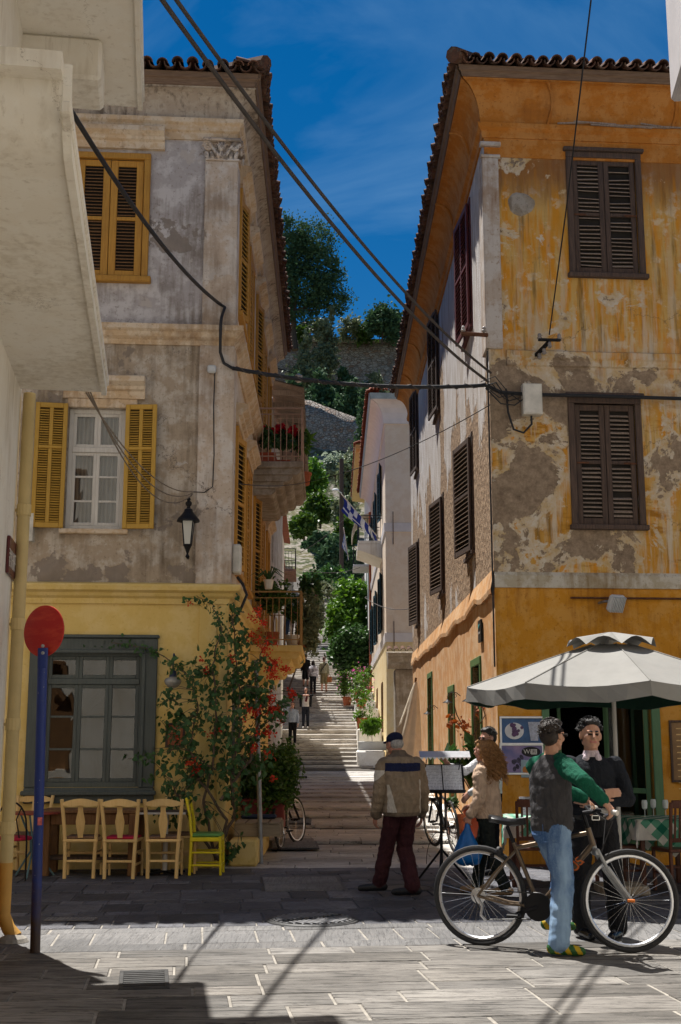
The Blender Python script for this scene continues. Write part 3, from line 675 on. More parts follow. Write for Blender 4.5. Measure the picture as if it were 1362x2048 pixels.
# windows, front: middle floor with white casement and open mustard shutters
mb = MB(); hood(mb, FL, WM[0] - .08, WM[1] + .25, WM[3] + .13, .2, .3); mb.fbox(FL, WM[0] - .02, WM[1] + .15, WM[3] + .002, WM[3] + .13, 0, .05, .01); mb.build('window_head', M['L_trim'], Lh)
mb = MB(); mb.fbox(FL, WM[0] - .06, WM[1] + .08, WM[2] - .07, WM[2] - .002, -.05, .09, .012); mb.build('window_sill', M['L_trim'], Lh)
def casement(parent, fr, h, mat, glass, cols, zsplit, panes, wdp=-.1, fw=.06, name='window'):
    """frame with a transom: cols columns, transom at fraction zsplit, panes rows per leaf below"""
    a, b, c_, d = h; mb = MB(); bv = .006
    mb.fbox(fr, a, a + fw, c_, d, wdp - .06, wdp, bv); mb.fbox(fr, b - fw, b, c_, d, wdp - .06, wdp, bv); mb.fbox(fr, a + fw, b - fw, c_, c_ + fw, wdp - .06, wdp - .002, bv); mb.fbox(fr, a + fw, b - fw, d - fw, d, wdp - .06, wdp - .002, bv)
    zt = c_ + (d - c_) * zsplit
    mb.fbox(fr, a + fw, b - fw, zt - fw * .6, zt + fw * .6, wdp - .06, wdp + .012, bv)
    o = mb.build(name, mat, parent); cw = (b - a - 2 * fw) / cols
    for k in range(cols):
        ua, ub = a + fw + k * cw, a + fw + (k + 1) * cw
        m2 = MB(); s_ = fw * .75
        for (lo, hi, nr) in ((c_ + fw, zt - fw * .6, panes), (zt + fw * .6, d - fw, 1)):
            m2.fbox(fr, ua, ua + s_, lo, hi, wdp - .05, wdp - .006, bv); m2.fbox(fr, ub - s_, ub, lo, hi, wdp - .05, wdp - .006, bv)
            m2.fbox(fr, ua + s_, ub - s_, lo, lo + s_, wdp - .05, wdp - .008, bv); m2.fbox(fr, ua + s_, ub - s_, hi - s_, hi, wdp - .05, wdp - .008, bv)
            for j in range(1, nr):
                zz = lo + (hi - lo) * j / nr; m2.fbox(fr, ua + s_, ub - s_, zz - .014, zz + .014, wdp - .045, wdp - .014, .003)
            for j in range(nr):
                za, zb = lo + (hi - lo) * j / nr + (s_ if j == 0 else .014), lo + (hi - lo) * (j + 1) / nr - (s_ if j == nr - 1 else .014)
                m3 = MB(); m3.quad(fr.p(ua + s_, za, wdp - .03), fr.p(ub - s_, za, wdp - .03 + random.uniform(-.004, .004)), fr.p(ub - s_, zb, wdp - .03), fr.p(ua + s_, zb, wdp - .03 + random.uniform(-.004, .004))); m3.build('pane', glass, o)
        m2.build('sash', mat, o)
    return o
casement(Lh, FL, WM, M['w_white'], M['pane2'], 2, .66, 3, -.06)
mb = MB(); mb.quad(FL.p(WM[0], WM[2], -.25), FL.p(WM[1], WM[2], -.25), FL.p(WM[1], WM[3], -.25), FL.p(WM[0], WM[3], -.25)); mb.build('curtain', M['curtain'], Lh)
lw = FL.px(318, 930)[0] - FL.px(254, 930)[0]
shutter(Lh, FL, WM[1] + .005, WM[1] + lw, WM[2] + .0, WM[3] + .04, .055, M['w_yelpaint'], M['w_yelpaint'], ((0, .63), (.63, 1)), 2, .06, .07, swing=6, sp=.034)
shutter(Lh, FL, WM[0] - lw, WM[0] - .005, WM[2] + .0, WM[3] + .04, .055, M['w_yelpaint'], M['w_yelpaint'], ((0, .63), (.63, 1)), 2, .06, .07, swing=6, hinge='u1', sp=.034)
# top floor window, closed shutters in a yellow frame
mb = MB(); hood(mb, FL, WT[0] - .3, WT[1] + .28, WT[3] + .16, .2, .3); mb.build('window_head', M['L_trim'], Lh)
mb = MB(); casing(mb, FL, WT[0], WT[1], WT[2], WT[3], .09, -.02, .06); mb.fbox(FL, WT[0] - .14, WT[1] + .14, WT[2] - .09, WT[2] - .002, -.02, .1, .012); mb.build('window_frame', M['w_yellow'], Lh)
um = (WT[0] + WT[1]) / 2
for a, b in ((WT[0] + .01, um - .004), (um + .004, WT[1] - .01)): shutter(Lh, FL, a, b, WT[2] + .01, WT[3] - .01, -.03, M['w_yellow'], M['w_brown'], ((0, .48), (.48, 1)), 1, .1, .09, sp=.05)
# ground floor window
mb = MB(); casing(mb, FL, WG[0], WG[1], WG[2], WG[3], .17, -.02, .05); casing(mb, FL, WG[0] + .03, WG[1] - .03, WG[2], WG[3] - .03, .05, .052, .075); mb.fbox(FL, WG[0] - .17, WG[1] + .17, WG[2] - .2, WG[2] - .002, -.02, .052, .01)
mb.fbox(FL, WG[0] - .2, WG[1] + .2, WG[2] - .1, WG[2] - .04, .054, .11, .012); mb.fbox(FL, WG[0] - .19, WG[1] + .19, WG[3] + .172, WG[3] + .215, -.02, .09, .01); mb.build('window_surround', M['w_green'], Lh)
casement(Lh, FL, WG, M['w_green'], M['pane'], 3, .775, 3, -.04, .065)
# alley side windows
for lst, ht in ((sh_t, WT), (sh_m, WM)):
    for i, h in enumerate(lst):
        mb = MB(); hood(mb, FLs, h[0] - .2, h[1] + .2, h[3] + .12, .19, .28); mb.build('window_head', M['L_trim'], Lh)
        mb = MB(); casing(mb, FLs, h[0], h[1], h[2], h[3], .1, -.02, .05); mb.fbox(FLs, h[0] - .14, h[1] + .14, h[2] - .08, h[2] - .002, -.02, .09, .01); mb.build('window_frame', M['w_yellow'], Lh)
        u_ = (h[0] + h[1]) / 2
        if i < 4:
            shutter(Lh, FLs, h[0] + .01, u_ - .003, h[2], h[3] - .01, -.02, M['w_yellow'], M['w_yelpaint'], ((0, .48), (.48, 1)), 1, .08, .09, sp=.075, swing=4 if i % 2 else 14)
            shutter(Lh, FLs, u_ + .003, h[1] - .01, h[2], h[3] - .01, -.02, M['w_yellow'], M['w_yelpaint'], ((0, .48), (.48, 1)), 1, .08, .09, sp=.075)
casement(Lh, FLs, (1.2, 2.6, .75, 2.7), M['w_green'], M['pane'], 2, .75, 2, -.05)
# balconies on the alley side
def balcony(parent, fr, u0, u1, z, pr, slabmat, railm, rh=.95, corb=True, sp=.11, under=None, rz0=0):
    mb = MB(); mb.fbox(fr, u0, u1, z - .12, z, 0, pr, .015); o = mb.build('balcony', slabmat, parent)
    if corb:
        um_ = under or slabmat
        k = 4; pts = []
        for j in range(k):
            w1 = pr * (1 - .17 * j) - .04; zt, zb = z - .121 - .115 * j, z - .12 - .115 * (j + 1)
            pf = [(0, zt), (w1, zt)] + [(w1 - .1 * (1 - math.cos(q * math.pi / 8)), zt - .115 * math.sin(q * math.pi / 8)) for q in range(1, 5)] + [(0, zb)]
            m2 = MB(); m2.sweep(fr, pf, u0 + .06 + .05 * j, u1 - .06 - .05 * j); m2.build('corbel', um_, o)
    m3 = MB()
    for zz, t in ((z + rh, .028), (z + rh - .11, .016), (z + .1, .02)):
        m3.fbox(fr, u0 + .03, u0 + .03 + t, zz - t / 2, zz + t / 2, 0, pr - .03); m3.fbox(fr, u1 - .03 - t, u1 - .03, zz - t / 2, zz + t / 2, 0, pr - .03); m3.fbox(fr, u0 + .03, u1 - .03, zz - t / 2, zz + t / 2, pr - .04, pr - .04 + t)
    for uu in (u0 + .04, u1 - .04): m3.fbox(fr, uu - .016, uu + .016, z, z + rh, pr - .05, pr - .018)
    m3.build('rail', railm, o)
    bm_ = MB(); bm_.tube([(0, 0, 0), (0, 0, rh - .12)], .008, 6); bme = bm_.mesh('baluster', railm)
    w_ = .06
    while w_ < pr - .08:
        inst('baluster', bme, fr.p(u0 + .04, z + .02, w_), o); inst('baluster', bme, fr.p(u1 - .04, z + .02, w_), o); w_ += sp
    u_ = u0 + .1
    while u_ < u1 - .05: inst('baluster', bme, fr.p(u_, z + .02, pr - .035), o); u_ += sp * 1.15
    return o
M['rail_pink'] = simple('salmon_painted_iron', (.4, .26, .19), .6, .12)
M['rail_ochre'] = simple('ochre_painted_iron', (.3, .18, .06), .6, .15)
ZB1 = FLs.px(517, 918)[1]; 
bz1 = P(560, 922, 21.2).z; bz2 = P(560, 1290, 21.2).z
balcony(Lh, FLs, 5.1, 8.2, bz1, .92, M['concrete'], M['rail_pink'], 1.0)
balcony(Lh, FLs, 5.1, 8.2, bz2, .92, M['L_yel'], M['rail_ochre'], .95)
# ------------------------------------------------------------ RIGHT CORNER HOUSE
FR_ = Fr((2.13, 16.5), (1, .075)); FRs = Fr((2.13, 16.5), (.009, -1)); RDEP = 16.6; UR = 6.0
zr = lambda yy, ww=0: FR_.px(985, yy, ww)[1]
Q1, Q2, Q3 = zr(1172), zr(705), zr(262); QE = zr(158, .36)
Rh = thing('corner_house', 'three storey house with peeling ochre paint, brown shutters and orange ground floor', 'house', (5, 20, 0))
def hol(x0, y0, x1, y1):
    a = FR_.px(x0, (y0 + y1) / 2)[0]; b = FR_.px(x1, (y0 + y1) / 2)[0]; c_ = FR_.px((x0 + x1) / 2, y1)[1]; d = FR_.px((x0 + x1) / 2, y0)[1]; return (a, b, c_, d)
RT = hol(1147, 318, 1274, 548); RM = hol(1152, 808, 1274, 1050); RG = (FR_.px(1100, 1500)[0], FR_.px(1305, 1500)[0], .15, 2.25)
mb = MB(); mb.wall(FR_, 0, UR, -.05, Q1, [RG], .35); mb.build('ground_floor_wall', M['R_low'], Rh)
RW2 = [(a + 2.9, b + 2.9, c_, d) for a, b, c_, d in (RT, RM)]
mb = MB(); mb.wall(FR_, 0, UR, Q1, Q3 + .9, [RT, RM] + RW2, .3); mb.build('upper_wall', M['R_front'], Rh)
def sidewin(px_, yb, yt, wd=1.0):
    """alley wall openings from the pixel of their near edge"""
    u, zb = FRs.px(px_, yb); zt = FRs.px(px_, yt)[1]; return (u - wd, u, zb, zt)
SM_ = [sidewin(949, 1100, 862), sidewin(890, 1180, 985), sidewin(840, 1245, 1078)]
ST_ = [sidewin(945, 650, 385, 1.1), sidewin(880, 815, 600, 1.1), sidewin(838, 935, 765, 1.1)]
SD_ = [(-2.75, -1.75, .35, 2.75), (-6.6, -5.7, .5, 2.5), (-11.4, -10.4, .6, 3.0)]
mb = MB(); mb.wall(FRs, -RDEP, 0, -.05, Q1 - .05, [(a, b, c_, d) for a, b, c_, d in SD_], .3); mb.build('ground_floor_wall', M['R_side_low'], Rh)
mb = MB(); mb.wall(FRs, -RDEP, 0, Q1 - .05, Q3 + .9, SM_ + ST_, .3); mb.build('upper_wall', M['R_side'], Rh)
mb = MB(); b0 = FR_.p(UR, 0, 0); b1 = FR_.p(UR, 0, -RDEP); c1 = FRs.p(-RDEP, 0, 0); H_ = Vector((0, 0, 11.8))
mb.quad(b0, b1, b1 + H_, b0 + H_); mb.quad(b1, c1, c1 + H_, b1 + H_); mb.build('rear_wall', M['peach'], Rh)
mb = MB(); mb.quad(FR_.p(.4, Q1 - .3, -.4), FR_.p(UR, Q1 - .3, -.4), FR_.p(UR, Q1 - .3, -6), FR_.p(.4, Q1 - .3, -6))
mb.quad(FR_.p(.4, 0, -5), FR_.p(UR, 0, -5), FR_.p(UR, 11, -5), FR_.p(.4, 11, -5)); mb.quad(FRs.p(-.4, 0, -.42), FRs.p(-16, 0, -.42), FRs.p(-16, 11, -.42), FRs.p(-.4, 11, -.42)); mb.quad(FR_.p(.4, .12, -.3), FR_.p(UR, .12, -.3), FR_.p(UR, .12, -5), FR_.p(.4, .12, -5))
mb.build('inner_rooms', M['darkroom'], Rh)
# the ragged foot of the upper plaster on the alley side and the band on the front
mb = MB(); n = 60; vs = []; fs = []
for k in range(n + 1):
    u = -RDEP * k / n; dz = mnoise.noise(Vector((u * .7, 3, 1))) * .12 + mnoise.noise(Vector((u * 2.9, 1, 1))) * .05
    vs += [FRs.p(u, Q1 - .09 + dz, .0), FRs.p(u, Q1 - .1 + dz, .05), FRs.p(u, Q1 - .03 + dz, .055), FRs.p(u, Q1 + .25, .002)]
for k in range(n):
    for j in range(3): fs.append((k * 4 + j, k * 4 + 4 + j, k * 4 + 5 + j, k * 4 + 1 + j))
mb.add(vs, fs); mb.build('ragged_plaster_edge', M['R_side_low'], Rh)
z = Q1; mb = MB(); mb.sweep(FR_, [(0, z - .02), (.025, z - .02), (.03, z + .02), (.03, z + .15), (0, z + .2)], 0.0, UR); mb.build('plaster_band', M['white_band'], Rh)
z = Q2; mb = MB(); mb.sweep(FR_, [(0, z - .2), (.03, z - .18), (.035, z - .1), (.06, z - .07), (.06, z + .02), (0, z + .05)], .25, UR); mb.build('plaster_band', M['R_front'], Rh)
z = Q3; ledge(Rh, [(0, z - .12), (.03, z - .12), (.04, z - .02), (.09, z + .02), (.1, z + .09), (0, z + .1)], M['R_corn'], FR_, FRs, UR, RDEP, 'entablature', 'R')
mb = MB(); mb.fbox(FR_, .0, UR, Q3 - .42, Q3 - .121, -.01, .012, 0); mb.build('frieze', M['R_corn'], Rh)
cv = [(0.0, Q3 + .1)] + [(.06 + .3 * (1 - math.cos(math.pi / 2 * t / 8)), Q3 + .1 + (QE - Q3 - .1) * math.sin(math.pi / 2 * t / 8)) for t in range(9)]
ledge(Rh, cv + [(.36, QE + .05), (0, QE + .05)], M['R_corn'], FR_, FRs, UR, RDEP, 'cove_cornice', 'R')
fp = [(.31, QE + .03), (.38, QE + .02), (.4, QE + .08), (.43, QE + .1), (.44, QE + .17), (.31, QE + .17)]
mb = MB(); mb.sweep(FR_, fp, 0, UR, -1, 0); mb.build('fascia_board', M['w_fascia'], Rh)
mb = MB(); mb.sweep(FRs, fp, -RDEP, 0, 0, 1); mb.build('fascia_board', M['w_fasciay'], Rh)
ra, rb, rc, rd = FR_.p(UR, QE + .17, .43), FR_.p(-.41, QE + .17, .43), FRs.p(-RDEP, QE + .17, .43), FR_.p(UR, QE + .17, -RDEP)
ap1 = FR_.p(3.4, QE + 1.5, -3.4); ap2 = FR_.p(3.4, QE + 1.5, -12)
mb = MB(); mb.add([ra, rb, rc, rd, ap1, ap2], [(1, 0, 4), (2, 1, 4, 5), (3, 2, 5), (0, 3, 5, 4), (0, 1, 2, 3)]); roofR = mb.build('roof', M['tile'], Rh)
eave_tiles(roofR, FR_, -.4, UR - .2, QE + .17, .54, sp=.2); eave_tiles(roofR, FRs, -RDEP, .3, QE + .17, .54, rows=1)
mb = MB(); mb.tube([rb + Vector((-.12, -.1, .1)), rb.lerp(ap1, .5) + Vector((0, 0, .1)), ap1 + Vector((0, 0, .1))], .12, 8); mb.build('hip_ridge', M['tile'], roofR)
# torn laths at the cornice foot
for k in range(7):
    u = FR_.px(1110 + 33 * k, 240)[0]; mb = MB(); mb.bar(FR_.p(u, Q3 + .12 + random.uniform(-.03, .03), .13), FR_.p(u + random.uniform(.4, .7), Q3 + .1 + random.uniform(-.04, .03), .12), .02, .022); mb.build('torn_lath', M['w_slat'], Rh)
# painted panel mouldings on the cove
for k in range(3):
    u = .95 + 1.9 * k; pts = [FR_.p(u + .07 * math.sin(t / 8 * math.pi * 1.3), cv[t + 1][1], cv[t + 1][0] + .012) for t in range(9)]
    mb = MB(); mb.tube(pts, .022, 6); mb.build('cove_moulding', M['R_corn'], Rh)
for k in range(6):
    u = -1.2 - 2.6 * k; pts = [FRs.p(u + .07 * math.sin(t / 8 * math.pi * 1.3), cv[t + 1][1], cv[t + 1][0] + .012) for t in range(9)]
    mb = MB(); mb.tube(pts, .022, 6); mb.build('cove_moulding', M['R_corn'], Rh)
# corner pilaster
mb = MB(); mb.fbox(FR_, -.045, FR_.px(1000, 500)[0], Q2 + .05, Q3 - .45, -.02, .045, .01); mb.fbox(FRs, -.4, .04, Q2 + .05, Q3 - .45, -.02, .044, .01); mb.fbox(FR_, -.06, FR_.px(1000, 500)[0] + .03, Q3 - .45, Q3 - .4, -.02, .06, .01); mb.fbox(FR_, -.07, FR_.px(1000, 500)[0] + .04, Q3 - .27, Q3 - .2, -.02, .07, .01); mb.build('pilaster', M['R_pil'], Rh)
# windows front
for h, dm in ((RT, .5), (RM, .25), (RW2[0], .2), (RW2[1], .2)):
    mb = MB(); casing(mb, FR_, h[0], h[1], h[2], h[3], .09, -.05, .035); mb.fbox(FR_, h[0] - .13, h[1] + .13, h[3] + .092, h[3] + .15, -.03, .08, .01)
    mb.fbox(FR_, h[0] - .12, h[1] + .12, h[2] - .075, h[2] - .002, -.05, .075, .01); mb.build('window_frame', M['w_dark'], Rh)
    um = (h[0] + h[1]) / 2
    for a, b in ((h[0] + .01, um - .004), (um + .004, h[1] - .01)): shutter(Rh, FR_, a, b, h[2] + .01, h[3] - .01, -.05, M['w_dark'], M['w_slat'], ((0, .5), (.5, 1)), 1, .075, .09, sp=.062, damage=dm)
    for s_ in (0, 1):
        hm = MB(); uu = h[0] - .03 if s_ == 0 else h[1] - .19
        hm.fbox(FR_, uu, uu + .22, h[2] + (h[3] - h[2]) * .5, h[2] + (h[3] - h[2]) * .5 + .025, -.008, .004); hm.build('strap_hinge', M['rust'], Rh)
for i, h in enumerate(SM_ + ST_):
    fm_, sm_ = (M['w_dark'], M['w_slat']) if i < 3 else ((M['w_red'], M['w_red']) if i == 3 else (M['w_dark'], M['w_dark']))
    mb = MB(); casing(mb, FRs, h[0], h[1], h[2], h[3], .07, -.05, .02); mb.fbox(FRs, h[0] - .08, h[1] + .08, h[2] - .06, h[2] - .002, -.05, .06); mb.build('window_frame', fm_, Rh)
    shutter(Rh, FRs, h[0] + .01, h[1] - .005, h[2], h[3] - .01, .03, fm_, sm_, ((0, .5), (.5, 1)), 1 if i < 3 else 2, .08, .09, swing=9 if i < 3 else 5, hinge='u1', sp=.075)
# ground floor: green doors on the alley, open restaurant front
for i, h in enumerate(SD_):
    mb = MB(); casing(mb, FRs, h[0], h[1], h[2], h[3], .12, -.1, .025); zz = h[2] + (h[3] - h[2]) * .72
    mb.fbox(FRs, h[0], h[1], zz, zz + .07, -.14, -.07, .008); mb.build('door_frame', M['w_bright_green'], Rh)
    mb = MB(); u_ = (h[0] + h[1]) / 2
    for a, b in ((h[0], u_ - .004), (u_ + .004, h[1])):
        mb.fbox(FRs, a, b, h[2], zz, -.16, -.12, .006)
        for (c_, d) in ((.08, .45), (.5, .93)): mb.fbox(FRs, a + .08, b - .08, h[2] + (zz - h[2]) * c_, h[2] + (zz - h[2]) * d, -.121, -.105, .008)
    dd = mb.build('door', M['w_bright_green'], Rh)
    m2 = MB(); m2.quad(FRs.p(h[0], zz + .07, -.14), FRs.p(h[1], zz + .07, -.14), FRs.p(h[1], h[3], -.14), FRs.p(h[0], h[3], -.14)); m2.build('fanlight_pane', M['pane2'], dd)
    for k in range(5):
        m3 = MB(); uu = h[0] + (h[1] - h[0]) * (k + .5) / 5; m3.tube([FRs.p(uu, zz + .07, -.08), FRs.p(uu, h[3], -.08)], .008, 6); m3.build('fanlight_bar', M['black_metal'], dd)
a, b, c_, d = RG; mb = MB()
M['w_mint'] = wood('mint_green_paint', (.12, .24, .12), (.09, .19, .095), .55)
mb.fbox(FR_, a - .1, a, c_, d, -.2, .03, .008); mb.fbox(FR_, b, b + .12, c_, d, -.2, .035, .008); mb.fbox(FR_, a - .1, b + .12, d, d + .12, -.2, .032, .008); mb.build('shopfront_frame', M['w_mint'], Rh)
for ua, ub, ang in ((a, a + .75, 62), (b - .75, b, 50)):
    hu = a if ua == a else b; s_ = 1 if ua == a else -1; o_ = FR_.p(hu, 0, -.12); dv = FR_.d * math.cos(R(ang)) * s_ - FR_.n * math.sin(R(ang)); f2 = Fr((o_.x, o_.y), (dv.x, dv.y))
    mb = MB(); 
    for (p_, q_) in ((0, .07), (.65, .72)): mb.fbox(f2, p_, q_, c_, d, -.02, .02, .005)
    for (p_, q_) in ((c_, c_ + .12), (c_ + .75, c_ + .82), (d - .1, d)): mb.fbox(f2, .07, .65, p_, q_, -.018, .018, .005)
    dl = mb.build('folding_door', M['w_mint'], Rh)
    for (p_, q_) in ((c_ + .12, c_ + .75), (c_ + .82, d - .1)):
        m2 = MB(); m2.quad(f2.p(.07, p_), f2.p(.65, p_), f2.p(.65, q_), f2.p(.07, q_)); m2.build('pane', M['pane2'], dl)
# ------------------------------------------------------------ NEAR BUILDINGS AT THE STREET MOUTH
FN = Fr((-2.86, 10.38), (-.15, 1)); FNf = Fr((-2.86, 10.38), (-1, .0))
Nb = thing('cream_building', 'smooth cream building with orange dado and two deep overhanging balconies', 'house', (-4.5, 8, 0))
mb = MB(); mb.wall(FN, -14, 0, .62, 12, [], .3); mb.build('street_wall', M['cream'], Nb)
mb = MB(); mb.wall(FN, -14, 0, -.05, .62, [], .3, .004); mb.wall(FNf, 0, 12, -.05, .62, [], .3, .004); mb.build('dado', M['cream_low'], Nb)
wins = [(1.2 + 2.6 * k, 2.3 + 2.6 * k, zz, zz + 1.9) for k in range(4) for zz in (.9, 4.6, 8.0)]
mb = MB(); mb.wall(FNf, 0, 12, .62, 12, wins, .25); mb.build('street_wall', M['cream'], Nb)
for h in wins:
    mb = MB(); casing(mb, FNf, h[0], h[1], h[2], h[3], .1, -.02, .04); mb.fbox(FNf, h[0], h[1], h[2], h[3], -.16, -.12); mb.build('window_shutter', M['w_brown'], Nb)
mb = MB(); p_ = [FN.p(0, 12, 0), FN.p(-14, 12, 0), FNf.p(12, 12, -14), FNf.p(12, 12, 0)]; mb.add(p_, [(0, 1, 2, 3)]); mb.build('roof', M['tile_red'], Nb)
def soffit_balcony(parent, fr, z, u0, u1, pr, mat, rr=.3, rail=True):
    """deep slab with a rounded near end, rounded outer corner and a drip lip"""
    mb = MB(); pf = []
    n = 8; t = .34
    # section along u: flat underside, near end (u0) curls up
    sec = [(u1, z)] + [(u0 + rr, z)] + [(u0 + rr - rr * math.sin(math.pi / 2 * k / n), z + rr * (1 - math.cos(math.pi / 2 * k / n))) for k in range(1, n + 1)] + [(u0 - .12, z + rr), (u0 - .12, z + rr + .1), (u0 + rr + .2, z + rr + .1), (u0 + rr + .2, z + .12), (u1, z + .12)]
    N = len(sec); vs = [fr.p(u, zz, 0) for u, zz in sec] + [fr.p(u, zz, pr - .03) for u, zz in sec]
    mb.add(vs, [tuple(range(N))[::-1], tuple(range(N, 2 * N))] + [(i, (i + 1) % N, N + (i + 1) % N, N + i) for i in range(N)])
    o = mb.build('balcony', mat, parent, smooth=True)
    # rim that stands 3 cm lower along the outer edge
    m2 = MB(); path = [(u1 + .0, z)] + sec[1:n + 2]
    for (a, b) in zip(path, path[1:]):
        L0, L1 = fr.p(a[0], a[1] - .03, pr - .03), fr.p(b[0], b[1] - .03, pr - .03)
        m2.prism([fr.p(a[0], a[1] - .03, pr - .03), fr.p(b[0], b[1] - .03, pr - .03), fr.p(b[0], b[1] + .1, pr - .03), fr.p(a[0], a[1] + .1, pr - .03)], fr.n * .045)
    m2.fbox(fr, u0 - .12, u1 + .02, z + .06, z + .13, pr - .028, pr + .03, .01)
    m2.build('drip_edge', mat, o)
    return o
def nu(Y): return (Y - 10.38) / FN.d.y
soffit_balcony(Nb, FN, 4.68, nu(5.6), nu(10.25), .74, M['cream'])
soffit_balcony(Nb, FN, 7.5, nu(4.2), nu(10.3), .97, M['cream'], .3)
for ya in (9.2, 6.2): mb = MB(); mb.fbox(FN, nu(ya), nu(ya + .55), 7.12, 7.5, -.1, .66, .03); mb.build('balcony_beam', M['cream'], Nb)
# drainpipe
pp = FN.p(-.05, 0, .075); pipe = MB(); pz = [0.28, 4.7]
mbp = MB(); mbp.tube([pp + Vector((0, 0, .62)), pp + Vector((0, 0, 4.66))], .055, 14, False); dp = mbp.build('drainpipe', simple('cream_pipe_paint', (.58, .44, .2), .55, .08), Nb, smooth=True)
mbp = MB(); mbp.tube([pp + Vector((0, 0, .62)), pp + Vector((0, 0, .3)), pp + Vector((.0, -.0, .2)), pp + Vector((.05, -.02, .1)), pp + Vector((.12, -.04, .03))], [.056, .056, .056, .056, .058], 14); mbp.build('pipe_shoe', simple('orange_pipe_paint', (.5, .27, .06), .55, .1), dp, smooth=True)
for zz in (.9, 1.75, 2.6, 3.6):
    m2 = MB(); m2.lathe([(.062, -.05), (.064, -.045), (.064, .045), (.062, .05)], pp + Vector((0, 0, zz)), 14); m2.fbox(FN, -.065, -.035, zz - .012, zz + .012, 0, .1); m2.build('pipe_collar', dp.data.materials[0], dp)
m2 = MB(); q = pp + Vector((.05, 0, 0)); m2.lathe([(.02, 0), (.13, .0), (.11, .03), (.05, .06)], (q.x + .05, q.y - .05, .0), 14); m2.build('cement_foot', M['joint'], Nb)
# street name plate on its wall
sn = thing('street_sign', 'small dark red street plate with white lettering by the drainpipe', 'sign', FN.p(-.75, 3.0, 0))
ua, za = FN.px(11, 1120); ub = FN.px(33, 1120)[0]; zb0, zb1 = FN.px(22, 1158)[1], FN.px(22, 1082)[1]
mb = MB(); mb.fbox(FN, ua, ub, zb0, zb1, .004, .03, .004); mb.build('plate', simple('dark_red_enamel', (.09, .018, .018), .35, .08), sn)
for i_, tx in enumerate(('\u039e\u0395\u039d. \u039c\u0399\u03a4\u03a4\u039f\u039b\u0395\u03a3', '\u0395\u03a4\u0391 \u039c\u0399\u03a4\u03a4\u039f\u039b\u0395\u03a3')): lettering(tx, .105, FN, (ua + ub) / 2, zb0 + (zb1 - zb0) * (.5 - .22 * i_), .032, M['w_white'], sn)
# right hand counterpart: only the tip of its balcony reaches the picture
FK = Fr((3.75, 10.4), (-.12, -1)); Kb = thing('white_building', 'white building with projecting upper balcony at top right corner', 'house', (6, 8, 0))
mb = MB(); mb.wall(FK, 0, 14, -.05, 12.5, [], .3); mb.build('street_wall', M['cream'], Kb)
FKf = Fr((15, 10.4), (-1, 0)); kw = [(1 + 2.4 * k, 2.1 + 2.4 * k, zz, zz + 1.9) for k in range(4) for zz in (.9, 4.6, 8.0)]
mb = MB(); mb.wall(FKf, 0, 11.25, -.05, 12.5, kw, .25); mb.build('street_wall', M['cream'], Kb)
for h in kw:
    mb = MB(); casing(mb, FKf, h[0], h[1], h[2], h[3], .1, -.02, .04); mb.fbox(FKf, h[0], h[1], h[2], h[3], -.16, -.12); mb.build('window_shutter', M['w_brown'], Kb)
mb = MB(); mb.add([(3.75, 10.4, 12.5), (15, 10.4, 12.5), (15, -3, 12.5), (2, -3, 12.5)], [(0, 1, 2, 3)]); mb.build('roof', M['tile_red'], Kb)
mb = MB(); mb.fbox(FK, .02, 5, 7.55, 8.9, 0, .62, .03); mb.build('balcony', M['lilac_white'], Kb)
mb = MB(); mb.fbox(FK, .25, .7, 7.2, 7.55, 0, .5, .03); mb.build('balcony_beam', M['lilac_white'], Kb)
# ------------------------------------------------------------ foliage helpers
def leafquads(mb, blobs, n, size, seed=1, shell=.55, droop=0, elong=1.6, fold=.25, zmin=None):
    """n leaves spread through ellipsoid blobs (centre, radii, weight) as small folded diamonds"""
    rnd = random.Random(seed); tot = sum(b[2] if len(b) > 2 else b[1][0] * b[1][1] * b[1][2] for b in blobs)
    vs, fs = [], []
    for b in blobs:
        k = int(n * (b[2] if len(b) > 2 else b[1][0] * b[1][1] * b[1][2]) / tot)
        c = Vector(b[0]); r = b[1]
        # sub clumps give light and dark lumps and gaps
        sub = []
        for _ in range(max(5, k // 45)):
            v = Vector((rnd.gauss(0, 1), rnd.gauss(0, 1), rnd.gauss(0, 1))).normalized() * (shell + (1 - shell) * rnd.random())
            sub.append((Vector((c.x + v.x * r[0], c.y + v.y * r[1], c.z + v.z * r[2])), .16 + .2 * rnd.random()))
        for _ in range(k):
            sc, sr = rnd.choice(sub); v = Vector((rnd.gauss(0, .5), rnd.gauss(0, .5), rnd.gauss(0, .5)))
            p = sc + Vector((v.x * r[0] * sr * 2, v.y * r[1] * sr * 2, v.z * r[2] * sr * 2))
            if zmin is not None and p.z < zmin: continue
            s_ = size * rnd.uniform(.6, 1.35); a = Vector((rnd.gauss(0, 1), rnd.gauss(0, 1), rnd.gauss(0, .7) - droop)).normalized()
            q = a.orthogonal().normalized(); q.rotate(Matrix.Rotation(rnd.uniform(0, 6.28), 3, a)); nn = a.cross(q)
            L, W = a * s_ * elong * .5, q * s_ * .5; i = len(vs)
            vs += [p - L, p + W - L * .1 + nn * s_ * fold, p + L, p - W - L * .1 + nn * s_ * fold]; fs += [(i, i + 1, i + 2), (i, i + 2, i + 3)]
    mb.add(vs, fs)
def pblob(x, y, rx, ry, Y, dy=None, wt=None):
    c = P(x, y, Y); e = P(x + rx, y, Y); f_ = P(x, y - ry, Y); a, b = (e - c).length, abs(f_.z - c.z)
    r = (a, dy if dy else (a + b) * .5, b); return (c, r) if wt is None else (c, r, wt)
